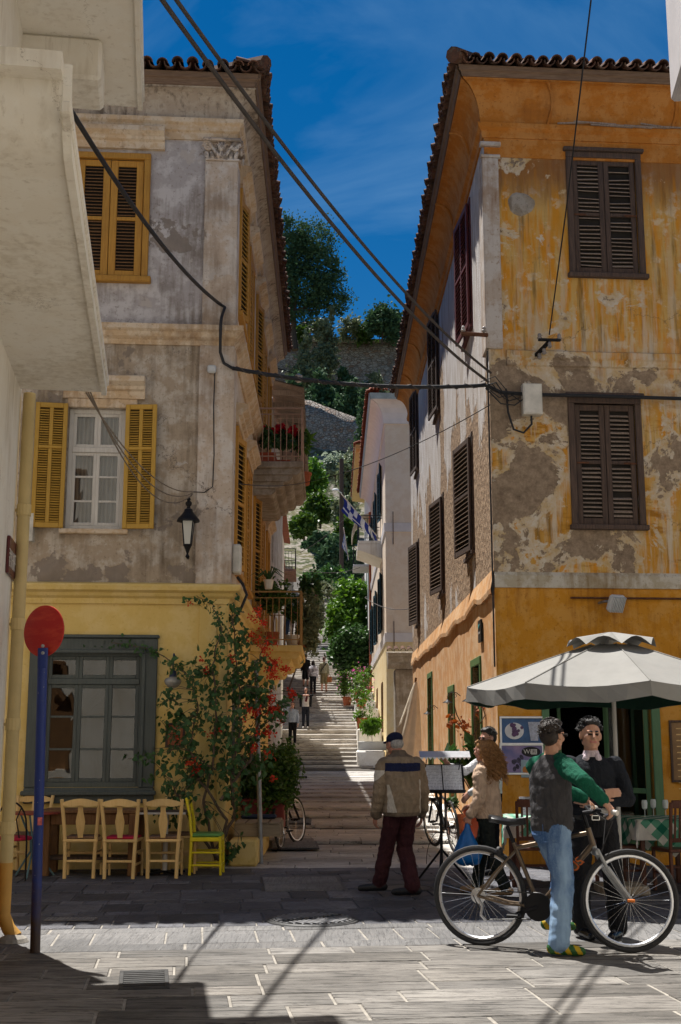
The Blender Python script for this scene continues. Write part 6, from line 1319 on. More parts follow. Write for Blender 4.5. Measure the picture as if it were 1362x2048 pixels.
for a, b in zip(rows_, rows_[1:]):
    for k in range(N): mb.quad(a[k], b[k], b[(k + 1) % N], a[(k + 1) % N]); mbg.quad(a[k] - Vector((0, 0, .012)), a[(k + 1) % N] - Vector((0, 0, .012)), b[(k + 1) % N] - Vector((0, 0, .012)), b[k] - Vector((0, 0, .012)))
mb.build('canopy', canv, t, smooth=True); mbg.build('lining', dg, t)
mb = MB(); rnd = random.Random(3); lo = []
for k in range(N):
    a = oct_(RR, zb_, k, .05); m_ = (2 * math.pi * k / N) % (math.pi / 4); hgt = .155 + .012 * math.sin(k * 1.7); lo.append(a + Vector((.02 * math.sin(k * 2.3), .02 * math.cos(k * 1.9), -hgt)))
for k in range(N): a, b = oct_(RR, zb_, k, .05), oct_(RR, zb_, (k + 1) % N, .05); mb.quad(a, lo[k], lo[(k + 1) % N], b); e = Vector((pc.x - a.x, pc.y - a.y, 0)).normalized() * .03; mb.cm = 1; mb.quad(b + e, lo[(k + 1) % N] + e, lo[k] + e, a + e); mb.cm = 0
mb.build('valance', [canv, dg], t)
vt = MB(); r8 = [oct_(.5, za - .07, k, -.09) for k in range(N)]; r9 = [oct_(.05, za + .09, k) for k in range(N)]
for k in range(N): vt.quad(r9[k], r8[k], r8[(k + 1) % N], r9[(k + 1) % N])
vt.build('vent_cap', canv, t, smooth=True)
for k in range(8): m2 = MB(); m2.tube([oct_(r_, z_ + .004, k * 6, 0) for r_, z_ in lv], .007, 5); m2.build('seam', canv, t)
mb = MB(); mb.tube([pc + Vector((0, 0, .02)), pc + Vector((0, 0, za))], .024, 12); mb.build('pole', M['w_white'], t, smooth=True)
for k in range(8): a = oct_(RR - .04, zb_ - .02, k * 6, 0); mb = MB(); mb.bar(pc + Vector((0, 0, za - .06)), a, .014, .022); mb.build('rib', M['galv'], t); mb = MB(); mb.bar(pc + Vector((0, 0, za - .55)), (pc + Vector((0, 0, za - .06))).lerp(a, .55), .01, .016); mb.build('strut', M['galv'], t)
mb = MB(); mb.box(pc + Vector((0, 0, .05)), (.5, .5, .1), None, .02); mb.build('base', M['concrete'], t)
# closed parasol by the alley wall
c0, c1 = P(832, 1362, 22), P(800, 1545, 22); t = thing('closed_parasol', 'furled beige parasol leaning by the orange alley wall', 'parasol', (c1.x, 22, zal(22)))
mb = MB(); n = 28; lv = 9; vs = []
for j in range(lv):
    f = j / (lv - 1); c = c0.lerp(c1, f) + Vector((.02 * math.sin(3 * f), 0, 0)); rr = .03 + .3 * f ** .9 if j else .02
    for k in range(n): a = 2 * math.pi * k / n; q = rr * (1 + .28 * f * math.cos(7 * a + f * 1.2)); vs.append(c + Vector((q * math.cos(a), q * math.sin(a) * .8, 0)))
mb.add(vs, [(j * n + k, (j + 1) * n + k, (j + 1) * n + (k + 1) % n, j * n + (k + 1) % n) for j in range(lv - 1) for k in range(n)]); mb.build('furled_canvas', simple('beige_canvas', (.6, .53, .42), .85, .12), t, smooth='all')
mb = MB(); mb.tube([c0 + Vector((0, 0, .06)), (c1.x - .05, 22, zal(22))], .02, 8); mb.build('pole', M['w_brown'], t)
# terrace tables and chairs
CHK = [simple('check_white', (.58, .58, .52), .85), simple('check_half_green', (.1, .3, .2), .85), simple('check_green', (.008, .14, .085), .85)]
def cloth(t, hs_, z, mat, name, rot, te=.385):
    """square cloth draped over a table of half width te"""
    mb = MB(); N_ = 26; vs = []; cr, sr = math.cos(rot), math.sin(rot)
    for i in range(N_ + 1):
        for j in range(N_ + 1):
            a, b = -hs_ + 2 * hs_ * i / N_, -hs_ + 2 * hs_ * j / N_; x, y = a * cr - b * sr, a * sr + b * cr; ox, oy = max(0, abs(x) - te), max(0, abs(y) - te); o = math.hypot(ox, oy)
            fl_ = .015 + .05 * o + .02 * math.sin((x - y) * 17) * min(1, o * 6); vs.append((math.copysign(min(abs(x), te) + (fl_ if ox else 0), x), math.copysign(min(abs(y), te) + (fl_ if oy else 0), y), z - o))
    mb.add(vs, [(i * (N_ + 1) + j, (i + 1) * (N_ + 1) + j, (i + 1) * (N_ + 1) + j + 1, i * (N_ + 1) + j + 1) for i in range(N_) for j in range(N_)])
    for k, f in enumerate(mb.f): i, j = k // N_, k % N_; mb.m[k] = (i // 2) % 2 + (j // 2) % 2 if isinstance(mat, list) else 0
    return mb.build(name, mat, t, True, 'all')
def ttable(label, loc, rz, seed, overlay=True):
    t = thing('dining_table', label, 'table', loc, rz)
    for a in (-1, 1):
        for b in (-1, 1): mb = MB(); mb.box((a * .32, b * .32, .36), (.05, .05, .72), None, .006); mb.build('leg', M['w_chair_dk'], t, True)
    mb = MB(); mb.box((0, 0, .73), (.76, .76, .03), None, .006); mb.build('top', M['w_chair_dk'], t, True)
    return t
def clothed(label1, label2, loc, rz, seed):
    ttable('square wooden table under the cloth ' + label1, loc, rz, seed)
    for lb, s_, m_, rot, dz in (('white undercloth ', .6, M['w_white'], 0, .752), ('green and white checked cloth ', .56, CHK, R(45), .758)):
        tt = thing('tablecloth', lb + label2, 'tablecloth', Vector(loc) + Vector((0, 0, .75)), rz); cloth(tt, s_, dz - .75, m_, 'cloth', rot, .385 if rot == 0 else .39)
clothed('beside the parasol pole', 'on the table right of the man with crossed arms', (3.62, 14.05, 0), .1, 1)
clothed('behind the bicycle saddle', 'on the table behind the bicycle saddle', (2.3, 14.3, 0), -.1, 2)
def slat_chair(label, loc, rz, group='dark wooden terrace chairs'):
    t = thing('dining_chair', label, 'chair', loc, rz, group); m_ = M['w_chair_dk']
    for s_ in (-1, 1):
        mb = MB(); mb.bar((s_ * .19, -.19, 0), (s_ * .19, -.18, .45), .035, .035, .005); mb.bar((s_ * .19, -.18, .45), (s_ * .195, -.25, .96), .033, .03, .005); mb.build('back_post', m_, t, True)
        mb = MB(); mb.bar((s_ * .19, .19, 0), (s_ * .19, .19, .44), .035, .035, .005); mb.build('leg', m_, t, True)
        mb = MB(); mb.bar((s_ * .19, -.18, .2), (s_ * .19, .19, .2), .016, .026, .003); mb.build('stretcher', m_, t, True)
    mb = MB(); mb.box((0, 0, .45), (.42, .42, .035), None, .008); mb.build('seat', m_, t, True)
    for z, y in ((.94, -.247), (.56, -.195)): mb = MB(); mb.box((0, y, z), (.38, .022, .085 if z > .9 else .045), (R(8), 0, 0), .006); mb.build('back_rail', m_, t, True)
    for k in range(6): mb = MB(); mb.bar((-.14 + .056 * k, -.197, .57), (-.14 + .056 * k, -.242, .91), .024, .012, .003); mb.build('back_slat', m_, t, True)
    mb = MB(); mb.bar((-.19, .19, .24), (.19, .19, .24), .016, .026, .003); mb.build('stretcher', m_, t, True)
    return t
slat_chair('dark slatted chair right beside the green checked cloth, its back to the street', (3.68, 13.55, 0), .25); slat_chair('dark slatted chair tucked in on the left of the checked table', (3.12, 13.95, 0), R(-80)); slat_chair('dark slatted chair behind the rear wheel of the bronze bicycle', (2.15, 13.75, 0), -.1); slat_chair('dark slatted chair half hidden by the man with crossed arms', (2.75, 14.5, 0), R(95))
slat_chair('dark slatted chair against the right picture edge', (4.35, 14.2, 0), R(80))
slat_chair('dark chair inside the restaurant doorway', (3.2, 16.1, 0), R(170))
for i, (x, y) in enumerate(((3.45, 14.0), (3.6, 14.2), (3.7, 14.05))):
    g_ = thing('wine_glass', ['stemmed glass nearest the crossed arms on the white cloth', 'stemmed glass in the middle of the white cloth', 'stemmed glass nearest the doorway on the white cloth'][i], 'glass', (x, y, .76), 0, 'glasses on the terrace table'); mb = MB(); mb.lathe([(.03, .0), (.004, .006), (.004, .08), (.03, .1), (.035, .16), (.028, .19), (.026, .19), (.032, .16), (.002, .1)], (0, 0, 0), 12); mb.build('bowl', _glass('clear_glass', (.6, .65, .65), .05), g_, True, True)
mn = thing('menu_card', 'open printed menu standing on the table behind the saddle', 'menu', (2.2, 14.1, .76)); mb = MB(); mb.box((2.2, 14.1, .88), (.3, .008, .22), (R(-25), 0, .2), .002); mb.build('card', page, mn)
# signs and fittings on the right house front
def board(name, label, cat, fr, x0, y0, x1, y1, th, mat, frame=None):
    a, b = fr.px(x0, y1), fr.px(x1, y0); o = thing(name, label, cat, fr.p((a[0] + b[0]) / 2, a[1], 0)); mb = MB(); mb.fbox(fr, a[0], b[0], a[1], b[1], .004, th, .003); mb.build('panel', mat, o)
    if frame: m2 = MB(); casing(m2, fr, a[0], b[0], a[1], b[1], .03, .004, th + .012, .004); m2.fbox(fr, a[0] - .03, b[0] + .03, a[1] - .03, a[1], .004, th + .012, .004); m2.build('frame', frame, o)
    return o, a, b
ptm = simple('poster_blue', (.05, .12, .27), .4, .4, 4, 0); o, a, b = board('food_poster', 'upper blue poster of a food plate and iced drink on orange wall', 'poster', FR_, 1004, 1437, 1083, 1487, .012, ptm, M['alu'])
um, zm = (a[0] + b[0]) / 2, (a[1] + b[1]) / 2
mb = MB(); mm = Matrix((FR_.d, Vector((0, 0, 1)), FR_.n)).transposed(); cp = FR_.p(a[0] + .17, zm, .014); mb.lathe([(.001, 0), (.13, 0), (.13, .002), (.001, .002)], cp, 28, sx=1, sy=.85, m=mm); mb.build('plate_picture', simple('print_white', (.6, .6, .62), .5), o)
mb = MB()
for k in range(12): mb.lathe([(.001, 0), (random.uniform(.02, .035), 0), (.001, .001)], cp + FR_.d * random.gauss(0, .045) + Vector((0, 0, random.gauss(0, .035))) + FR_.n * (.003 + .0004 * k), 10, m=mm)
mb.build('food_picture', simple('print_purple', (.1, .05, .12), .6, .5, 20), o)
mb = MB(); q = FR_.p(b[0] - .11, zm - .13, .014); mb.prism([q + FR_.d * -.05, q + FR_.d * .05, q + FR_.d * .08 + Vector((0, 0, .25)), q + FR_.d * -.08 + Vector((0, 0, .25))], FR_.n * .002); mb.build('glass_picture', simple('print_ice', (.4, .42, .5), .5, .4, 25), o)
n = NT('poster_print'); c = n.mix(n.rng(n.noise(3, 4), .35, .65), (.1, .12, .3), (.35, .25, .4)); o, a, b = board('wifi_poster', 'lower poster with WIFI logo under the food poster', 'poster', FR_, 1004, 1490, 1083, 1545, .012, n.fin(c, .4), M['alu'])
mb = MB(); cp = FR_.p(b[0] - .15, b[1] - .09, .014); mb.lathe([(.001, 0), (.13, 0), (.001, .002)], cp, 28, sx=1, sy=.52, m=mm); mb.build('logo_oval', simple('print_black', (.01, .01, .012), .5), o); lettering('Wi', .085, FR_, b[0] - .2, b[1] - .09, .018, M['w_white'], o); mb = MB(); mb.fbox(FR_, b[0] - .15, b[0] - .07, b[1] - .125, b[1] - .055, .0165, .0185, 0); mb.build('logo_tab', M['w_white'], o); lettering('Fi', .065, FR_, b[0] - .11, b[1] - .09, .021, simple('print_black_letters', (.01, .01, .012), .5), o)
mb = MB(); q = FR_.p((a[0] + b[0]) / 2 - .08, a[1] + .08, .0145)
for k in range(9): mb.ell(q + FR_.d * (random.gauss(0, .05)) + Vector((0, 0, random.gauss(.05, .04))), (.025, .002, .035), (0, random.gauss(0, .5), 0), 8, 5)
mb.build('food_picture', simple('print_dark_food', (.06, .05, .09), .6, .6, 20), o)
o, a, b = board('small_notice', 'small light blue notice with a burger picture below the WIFI poster', 'poster', FR_, 1042, 1520, 1060, 1555, .018, simple('notice_blue', (.3, .4, .45), .5, .2, 6, 0)); mb = MB(); mb.ell(FR_.p((a[0] + b[0]) / 2, a[1] + .1, .02), (.05, .004, .05), None, 12, 8); mb.build('picture', simple('print_orange', (.5, .2, .05), .5), o)
o, a, b = board('menu_board', 'brown framed wooden menu board at the right edge of the terrace front', 'board', FR_, 1347, 1445, 1400, 1560, .025, simple('menu_board_wood', (.24, .14, .06), .6, .3, 5), M['w_dark'])
for k in range(11): m2 = MB(); m2.fbox(FR_, a[0] + .06, b[0] - .06 - .05 * (k % 3), b[1] - .09 - .08 * k, b[1] - .075 - .08 * k, .026, .028); m2.build('written_line', M['w_chair'], o)
# floodlight, meter box, brackets
q = FR_.px(1215, 1212); t = thing('floodlight', 'white ribbed floodlight on orange wall above the parasol', 'floodlight', FR_.p(q[0], q[1], 0)); fl_ = MB(); rx_ = Matrix.Rotation(math.atan2(FR_.d.y, FR_.d.x) + .35, 3, 'Z') @ Matrix.Rotation(R(28), 3, 'X')
fl_.box(FR_.p(q[0] + .02, q[1], .32), (.24, .1, .24), rx_, .03); fl_.build('housing', M['grey_box'], t)
for k in range(8): m2 = MB(); m2.box(FR_.p(q[0] + .02, q[1], .32) + rx_ @ Vector((-.098 + .028 * k, -.05, 0)), (.008, .03, .22), rx_); m2.build('fin', M['grey_box'], t)
mb = MB(); mb.tube([FR_.p(q[0] - .12, q[1] + .04, 0), FR_.p(q[0] - .1, q[1] + .04, .2), FR_.p(q[0] - .02, q[1] + .03, .3)], .018, 8); mb.build('arm', M['galv'], t)
a_, b_ = FR_.px(1140, 1196), FR_.px(1365, 1204); t = thing('conduit', 'thin horizontal pipe along the top of the orange wall', 'pipe', FR_.p(a_[0], a_[1], 0)); mb = MB(); mb.tube([FR_.p(a_[0], a_[1], .03), FR_.p(b_[0] + .5, a_[1], .03)], .014, 8); mb.build('pipe', M['rust'], t)
o, a, b = board('meter_box', 'pale grey electric box hung among cables on the ochre corner', 'box', FR_, 1043, 773, 1079, 833, .14, M['white_box']); mb = MB(); mb.fbox(FR_, a[0] + .015, b[0] - .015, a[1] + .015, b[1] - .015, .141, .15, .004); mb.build('door', M['white_box'], o)
t = thing('wall_patch', 'round grey cement patch on the ochre upper wall', 'patch', FR_.p(*FR_.px(1042, 408), 0)); u_, z_ = FR_.px(1042, 408); mb = MB(); vs = []; n = 20
for r_, w_ in ((.001, .014), (.17, .014), (.185, .006), (.2, .0)):
    for k in range(n): a = 2 * math.pi * k / n; rr = r_ * (1 + .06 * math.sin(3 * a + 1) + .03 * math.sin(7 * a)); vs.append(FR_.p(u_ + rr * math.cos(a), z_ + rr * .92 * math.sin(a), w_))
mb.add(vs, [(i * n + k, i * n + (k + 1) % n, (i + 1) * n + (k + 1) % n, (i + 1) * n + k) for i in range(3) for k in range(n)]); mb.build('cement', M['concrete'], t)
INS = MB(); INS.lathe([(.012, -.05), (.02, -.045), (.035, -.03), (.035, -.02), (.022, -.005), (.03, .01), (.022, .035), (.008, .045)], (0, 0, 0), 12); INSm = INS.mesh('insulator', simple('brown_glazed_ceramic', (.3, .27, .25), .25, .2), True)
def rack(label, fr, u, z, L, ang, n):
    t = thing('insulator_rack', label, 'bracket', fr.p(u, z, 0)); d = fr.n * math.cos(R(ang)) + fr.d * math.sin(R(ang)); mb = MB(); a = fr.p(u, z, 0); b = a + d * L + Vector((0, 0, .12)); mb.bar(a, b, .05, .05, .006); mb.build('arm', M['black_metal'], t)
    mb = MB(); mb.bar(b - fr.d * .16 + Vector((0, 0, .02)), b + fr.d * .16 + Vector((0, 0, .02)), .05, .035, .005); mb.build('cross_bar', M['black_metal'], t)
    for k in range(n): q = b + fr.d * (-.14 + .28 * k / max(1, n - 1)); inst('insulator', INSm, q + Vector((0, 0, .07 if k % 2 == 0 else -.05)), t)
    for k in range(2): inst('insulator', INSm, a.lerp(b, .35 + .3 * k) + Vector((0, 0, -.06)), t)
    return b
rb1 = rack('black iron insulator bracket on the ochre front wall', FR_, FR_.px(1068, 715)[0], FR_.px(1068, 715)[1], .4, 20, 3)
u_, z_ = FRs.px(960, 716); t = thing('insulator_rack', 'rusty iron arm with insulators at the house corner', 'bracket', FR_.p(0, z_, 0)); mb = MB(); mb.bar(FR_.p(-.02, z_, .06), FR_.p(-.42, z_, .1), .05, .05, .005); mb.build('arm', M['rust'], t)
for k in range(2): inst('insulator', INSm, FR_.p(-.08 - .3 * k, z_ + .08, .08), t)
# scroll lamps on the alley wall, house plaque
for i, (x, y, lb) in enumerate(((915, 1400, 'scroll arm wall lamp between the two green doors'), (870, 1425, 'scroll arm wall lamp left of the green doors'), (962, 1395, 'scroll arm wall lamp at the orange house corner'))):
    u_, z_ = FRs.px(x + (4 if i == 2 else 6), y - 8); t = thing('wall_lamp', lb, 'lamp', FRs.p(u_, z_, 0), 0, 'scroll lamps on the alley wall'); mb = MB(); c = FRs.p(u_, z_, 0)
    mb.tube([c, c + FRs.n * .1 + Vector((0, 0, .08)), c + FRs.n * .22 + Vector((0, 0, .08)), c + FRs.n * .3 + Vector((0, 0, .0)), c + FRs.n * .3 + Vector((0, 0, -.08))], .01, 6); mb.tube([c + FRs.n * (.13 + .06 * (1 - k / 18) * math.cos(k * .5)) + Vector((0, 0, .0 + .06 * (1 - k / 18) * math.sin(k * .5))) for k in range(17)], .007, 5); mb.build('arm', M['black_metal'], t, smooth=True)
    mb = MB(); mb.lathe([(.02, .03), (.04, .0), (.12, -.05), (.122, -.055), (.02, -.01)], c + FRs.n * .3 + Vector((0, 0, -.1)), 16); mb.build('lamp_shade', M['black_metal'], t, smooth=True); t.scale = (.75, .75, .75); mb = MB(); mb.ell(c + FRs.n * .3 + Vector((0, 0, -.15)), (.03, .03, .04)); mb.build('bulb', M['frosted'], t, smooth='all')
u_, z_ = FRs.px(965, 1262); t = thing('name_plaque', 'black square plaque with pale lettering at the orange house corner', 'sign', FRs.p(u_, z_, 0)); mb = MB(); mb.fbox(FRs, u_ - .24, u_ + .1, z_ - .16, z_ + .17, .01, .04, .004); mb.build('panel', simple('black_enamel', (.012, .013, .015), .4), t); lettering('inn area', .06, FRs, u_ - .07, z_ - .02, .042, M['w_white'], t); mb = MB(); mb.ell(FRs.p(u_ - .07, z_ + .08, .042), (.012, .03, .05), (0, .3, 0), 10, 6); mb.build('emblem', simple('teal_print', (.05, .3, .3), .5), t)
# ------------------------------------------------------------ fittings on the left house front
u_, z_ = FL.px(378, 1070); t = thing('wall_lantern', 'black iron lantern with milky panes on the left corner pilaster', 'lamp', FL.p(u_, z_, 0)); c = FL.p(u_, z_, .28); mb = MB()
mb.tube([FL.p(u_, z_ - .3, 0), FL.p(u_, z_ - .34, .12), c + Vector((0, 0, -.3)), c + Vector((0, 0, -.2))], .014, 8); mb.lathe([(.01, -.36), (.03, -.34), (.012, -.3), (.035, -.24), (.05, -.2), (.06, -.19), (.06, -.175)], c, 12); mb.build('bracket', M['black_metal'], t, smooth=True)
mb = MB(); mb.lathe([(.06, -.175), (.1, .14), (.1, .141)], c, 4, m=Matrix.Rotation(R(45), 3, 'Z')); mb.build('glass', M['frosted'], t)
for k in range(4):
    a = R(90 * k); m2 = MB(); m2.bar(c + Vector((.062 * math.cos(a + R(45)), .062 * math.sin(a + R(45)), -.178)), c + Vector((.103 * math.cos(a + R(45)), .103 * math.sin(a + R(45)), .145)), .012, .012); m2.build('glazing_bar', M['black_metal'], t)
mb = MB(); mb.lathe([(.155, .135), (.15, .16), (.1, .22), (.06, .27), (.055, .3), (.03, .31), (.022, .34), (.04, .36), (.045, .39), (.02, .42), (.03, .44), (.008, .47)], c, 12); mb.build('cap', M['black_metal'], t, smooth=True)
u_, z_ = FL.px(348, 1350); t = thing('wall_lamp', 'blue bracket lamp with acorn glass globe on the yellow wall', 'lamp', FL.p(u_, z_, 0)); mb = MB(); c = FL.p(u_, z_ - .05, .2); mb.tube([FL.p(u_, z_ + .25, 0), FL.p(u_, z_ + .27, .12), c + Vector((0, 0, .2)), c + Vector((0, 0, .06))], .012, 8); mb.lathe([(.03, .1), (.045, .08), (.05, .02), (.045, .01)], c, 14); mb.build('arm', simple('dark_blue_iron', (.02, .03, .07), .5), t, smooth=True)
mb = MB(); mb.lathe([(.045, .02), (.1, -.01), (.115, -.04), (.1, -.08), (.06, -.12), (.01, -.14)], c, 18); mb.build('globe', _glass('clear_grey_globe', (.3, .29, .26), .1), t, smooth='all')
o, a, b = board('framed_menu', 'small dark framed menu with red print on the yellow wall', 'sign', FL, 335, 1450, 366, 1490, .02, simple('menu_orange', (.38, .12, .05), .6, .4, 14, 0), M['w_dark']); lettering('Coffee', .055, FL, (a[0] + b[0]) / 2, b[1] - .07, .022, M['w_chair'], o)
for lb, x0, y0, x1, y1 in (('pale plastic meter box at left edge of the plaster wall', 56, 1030, 71, 1085),): board('meter_box', lb, 'box', FL, x0, y0, x1, y1, .14, M['white_box'])
u_, z_ = FLs.px(463, 1115, .05); t = thing('meter_box', 'white plastic meter box round the corner of the left house', 'box', FLs.p(u_, z_, 0)); mb = MB(); mb.fbox(FLs, .1, .34, z_ - .2, z_ + .2, .05, .17, .02); mb.build('case', M['white_box'], t)
u_, z_ = FL.px(424, 742); t = thing('junction_box', 'small round grey junction box on the left pilaster', 'box', FL.p(u_, z_, .05)); mb = MB(); mb.fbox(FL, u_ - .06, u_ + .06, z_ - .055, z_ + .055, .05, .12, .02); mb.build('case', M['grey_box'], t)
# ------------------------------------------------------------ cables
def cable(label, pts, r, mat, n=None, name='cable'):
    t = MB(); t.tube(pts, r, 7); o = t.build(name, mat, smooth=True); return tag(o, label, 'cable')
cl_, cr_ = FL.p(.02, FL.px(440, 740)[1], .1), FR_.p(-.08, FR_.px(966, 775)[1], .12)
cable('thick black cable bundle slung across the alley between the two houses', catenary(cl_, cr_, .12), .028, M['black_cable'])
cable('second thin strand wound round the cable bundle across the alley', [p + Vector((0, .03 * math.cos(i * 1.4), .034 * math.sin(i * 1.4))) for i, p in enumerate(catenary(cl_, cr_, .12, 60))], .009, M['grey_cable'])
w0 = FR_.px(1000, 787); w1 = FR_.px(1362, 798)
cable('black cable bundle running along the ochre wall above the lower shutters', [cr_, FR_.p(w0[0], w0[1], .06), FR_.p(w0[0] + .5, w0[1] - .02, .05), FR_.p((w0[0] + w1[0]) / 2, (w0[1] + w1[1]) / 2 - .03, .13), FR_.p(w1[0], w1[1] - .03, .12), FR_.p(w1[0] + 1.5, w1[1] - .05, .08)], .027, M['black_cable'])
A0, A1 = FR_.p(-.05, FR_.px(970, 772)[1] + .02, .15), P(412, 0, 8.2); dA = A1 - A0
cable('left of the two dusty wires climbing from the ochre corner out of the top', catenary(A0, A0 + dA * 1.5, .55, 30), .019, M['grey_cable']); B1 = P(432, 0, 8.2); B0 = FR_.p(-.02, FR_.px(975, 762)[1] + .06, .2)
cable('right of the two dusty wires climbing from the ochre corner out of the top', catenary(B0, B0 + (B1 - B0) * 1.5, .5, 30), .017, M['grey_cable'])
D0 = FL.p(*FL.px(440, 612), .08); D1 = P(146, 228, 9.3)
cable('heavy black cable dropping from the cream balcony to the left corner', [D1 + (D1 - D0) * .12] + catenary(D1, D0, .18), .024, M['black_cable'])
z7 = FL.px(430, 730)[1]; cable('black cable hooked down the left pilaster to the junction box', [D0, FL.p(-.1, D0.z - .05, .09), FL.p(-.14, D0.z - .22, .16), FL.p(-.15, Z2 + .1, .2), FL.p(-.15, Z2 - .1, .2), FL.p(-.15, z7 + .15, .12), FL.p(-.1, z7 + .01, .07), cl_], .022, M['black_cable'])
cable('thin black wire stapled down the left pilaster', [FL.p(-.22, z7 - .05, .06), FL.p(-.23, z7 - .6, .055), FL.p(-.21, z7 - 1.3, .055), FL.p(-.22, z7 - 1.75, .056), FL.p(-.33, z7 - 1.83, .056), FL.p(-.48, FL.px(378, 985)[1], .05)], .007, M['black_cable'])
s0 = P(172, 785, 10.3); s1 = FL.p(*FL.px(385, 985), .05)
for i, lb in enumerate(('upper', 'middle', 'lower')): cable('brown ' + lb + ' strand of the sagging wires in front of the white window', catenary(s0 + Vector((.02 * i, 0, 0)), s1 + Vector((0, 0, -.02 * i)), .25 + .1 * i), .007, M['brown_cable'])
R1 = P(1182, 0, 11.0); cable('single thin black wire rising from the iron bracket past the top shutters', [rb1 + Vector((0, 0, .1)), rb1 + (R1 - rb1) * .5 + Vector((0, 0, -.06)), R1, rb1 + (R1 - rb1) * 1.4], .009, M['black_cable'])
cable('thin black wire crossing from the balcony to the ochre corner', catenary(FLs.p(1.0, P(455, 970, 17.2).z, .05), FLs.p(6, bz1 - .2, .95), .05) + catenary(FLs.p(6, bz1 - .2, .95), FR_.p(-.02, FR_.px(985, 800)[1] - .1, .1), .15), .007, M['black_cable'])
m0 = FR_.px(1060, 835)
cable('black cable loop hanging below the electric box', [FR_.p(m0[0], m0[1], .08), FR_.p(m0[0], m0[1] - .12, .09), FR_.p(m0[0] - .12, m0[1] - .25, .09), FR_.p(m0[0] - .26, m0[1] - .2, .08), FR_.p(m0[0] - .33, m0[1] + .05, .07), FR_.p(m0[0] - .35, m0[1] + .4, .06)], .016, M['black_cable'])
for i in range(5):
    a = cr_ + Vector((random.uniform(-.1, .1), 0, random.uniform(-.05, .05))); b = FR_.p(m0[0] - .1 + random.uniform(-.1, .05), m0[1] + random.uniform(.15, .35), .07); cable(['loose wire coiling left of the electric box', 'short wire from the bundle into the electric box', 'slack wire drooping under the corner bundle', 'thin wire looping to the insulator', 'stray wire at the ochre corner'][i], [a, a.lerp(b, .35) + Vector((0, -.1, random.uniform(-.25, .12))), a.lerp(b, .7) + Vector((0, -.05, random.uniform(-.2, .1))), b], .007 + .003 * (i % 2), M['black_cable'])
cable('black wire clipped down the corner between ochre front and alley wall', [FR_.p(-.03, z_ , .03) for z_ in (7.1, 6, 5, 4.2, 3.7, 2.6)], .012, M['black_cable'])
cable('curved black conduit dropping past the yellow ledge at the left corner', [FLs.p(.2, FL.px(457, 1150)[1], .12), FLs.p(.16, Z1 + .1, .2), FLs.p(.12, Z1 - .05, .26), FLs.p(.1, Z1 - .25, .18), FLs.p(.1, Z1 - .45, .06)], .02, M['black_cable'])
for i, (a, b, Y0, Y1, lb) in enumerate((((600, 1105), (720, 1005), 52, 45, 'pale rope across the stairs from the flag balcony'), ((598, 1138), (720, 1135), 46, 56, 'pale line strung straight across the stairs'), ((730, 1195), (830, 1215), 42, 34, 'thin wire from the peach house to the brown wall'))): cable(lb, catenary(P(*a, Y0), P(*b, Y1), .2), .012, M['grey_cable'])
# ------------------------------------------------------------ covers in the paving
g = G(625, 1841) + Vector((0, 0, .006)); t = thing('manhole_cover', 'round ribbed cast iron manhole cover in the sunlit paving', 'manhole cover', g); mb = MB(); mb.lathe([(.01, .004), (.37, .004), (.37, .012), (.39, .012), (.4, .004), (.42, .004), (.43, -.01)], g, 40); mb.build('disc', M['iron_dark'], t)
mr = Matrix.Rotation(R(38), 3, 'Z')
for k in range(13):
    x = -.3 + .05 * k; L = math.sqrt(max(.02, .33 ** 2 - x * x)); 
    for s_ in (-1, 1): m2 = MB(); m2.box(g + mr @ Vector((x, s_ * (L * .5 + .03), .012)), (.026, L - .06, .016), mr, .003); m2.build('rib', M['iron_cover'], t)
for k in range(28): a = 2 * math.pi * k / 28; m2 = MB(); m2.box(g + Vector((.352 * math.cos(a), .352 * math.sin(a), .011)), (.03, .02, .012), (0, 0, a), .003); m2.build('stud', M['iron_cover'], t)
lm = textmesh('ΟΤΕ', .1, .004); lm.materials.append(M['iron_cover']); inst('lettering', lm, g + Vector((0, 0, .016)), t)
g = G(812, 1777) + Vector((0, 0, .007)); t = thing('manhole_cover', 'plain round manhole cover in the shade under the walking man', 'manhole cover', g); mb = MB(); mb.lathe([(.01, .002), (.27, .002), (.275, -.006), (.29, -.006), (.295, .003), (.31, .003), (.32, -.01)], g, 36); mb.build('disc', M['iron_dark'], t)
a, b = G(232, 1978), G(346, 1945); t = thing('drain_grate', 'rectangular iron drain grate in the sunlit paving', 'drain', ((a.x + b.x) / 2, (a.y + b.y) / 2, 0)); x0, x1, y0, y1 = a.x, b.x - .02, a.y, b.y + .03
mb = MB(); mb.quad((x0, y0, .004), (x1, y0, .004), (x1, y1, .004), (x0, y1, .004)); mb.build('pit', M['dark_pit'], t); mb = MB(); casing  # flat black sheet on the ground, the drain's dark depth painted in
for (p, q) in (((x0 - .015, y0), (x0 - .015, y1)), ((x1 + .015, y0), (x1 + .015, y1))): m2 = MB(); m2.bar((*p, .003), (*q, .003), .03, .012, .003); m2.build('frame', M['iron_dark'], t)
for (p, q) in (((x0 - .03, y0 - .015), (x1 + .03, y0 - .015)), ((x0 - .03, y1 + .015), (x1 + .03, y1 + .015))): m2 = MB(); m2.bar((*p, .003), (*q, .003), .03, .012, .003); m2.build('frame', M['iron_dark'], t)
t.rotation_euler = (0, 0, R(9)); k = 9
for i in range(k): yy = y0 + (y1 - y0) * (i + .5) / k; m2 = MB(); m2.bar((x0, yy, .005), (x1, yy, .005), (y1 - y0) / k * .5, .006, .001); m2.build('bar', M['iron_dark'], t)
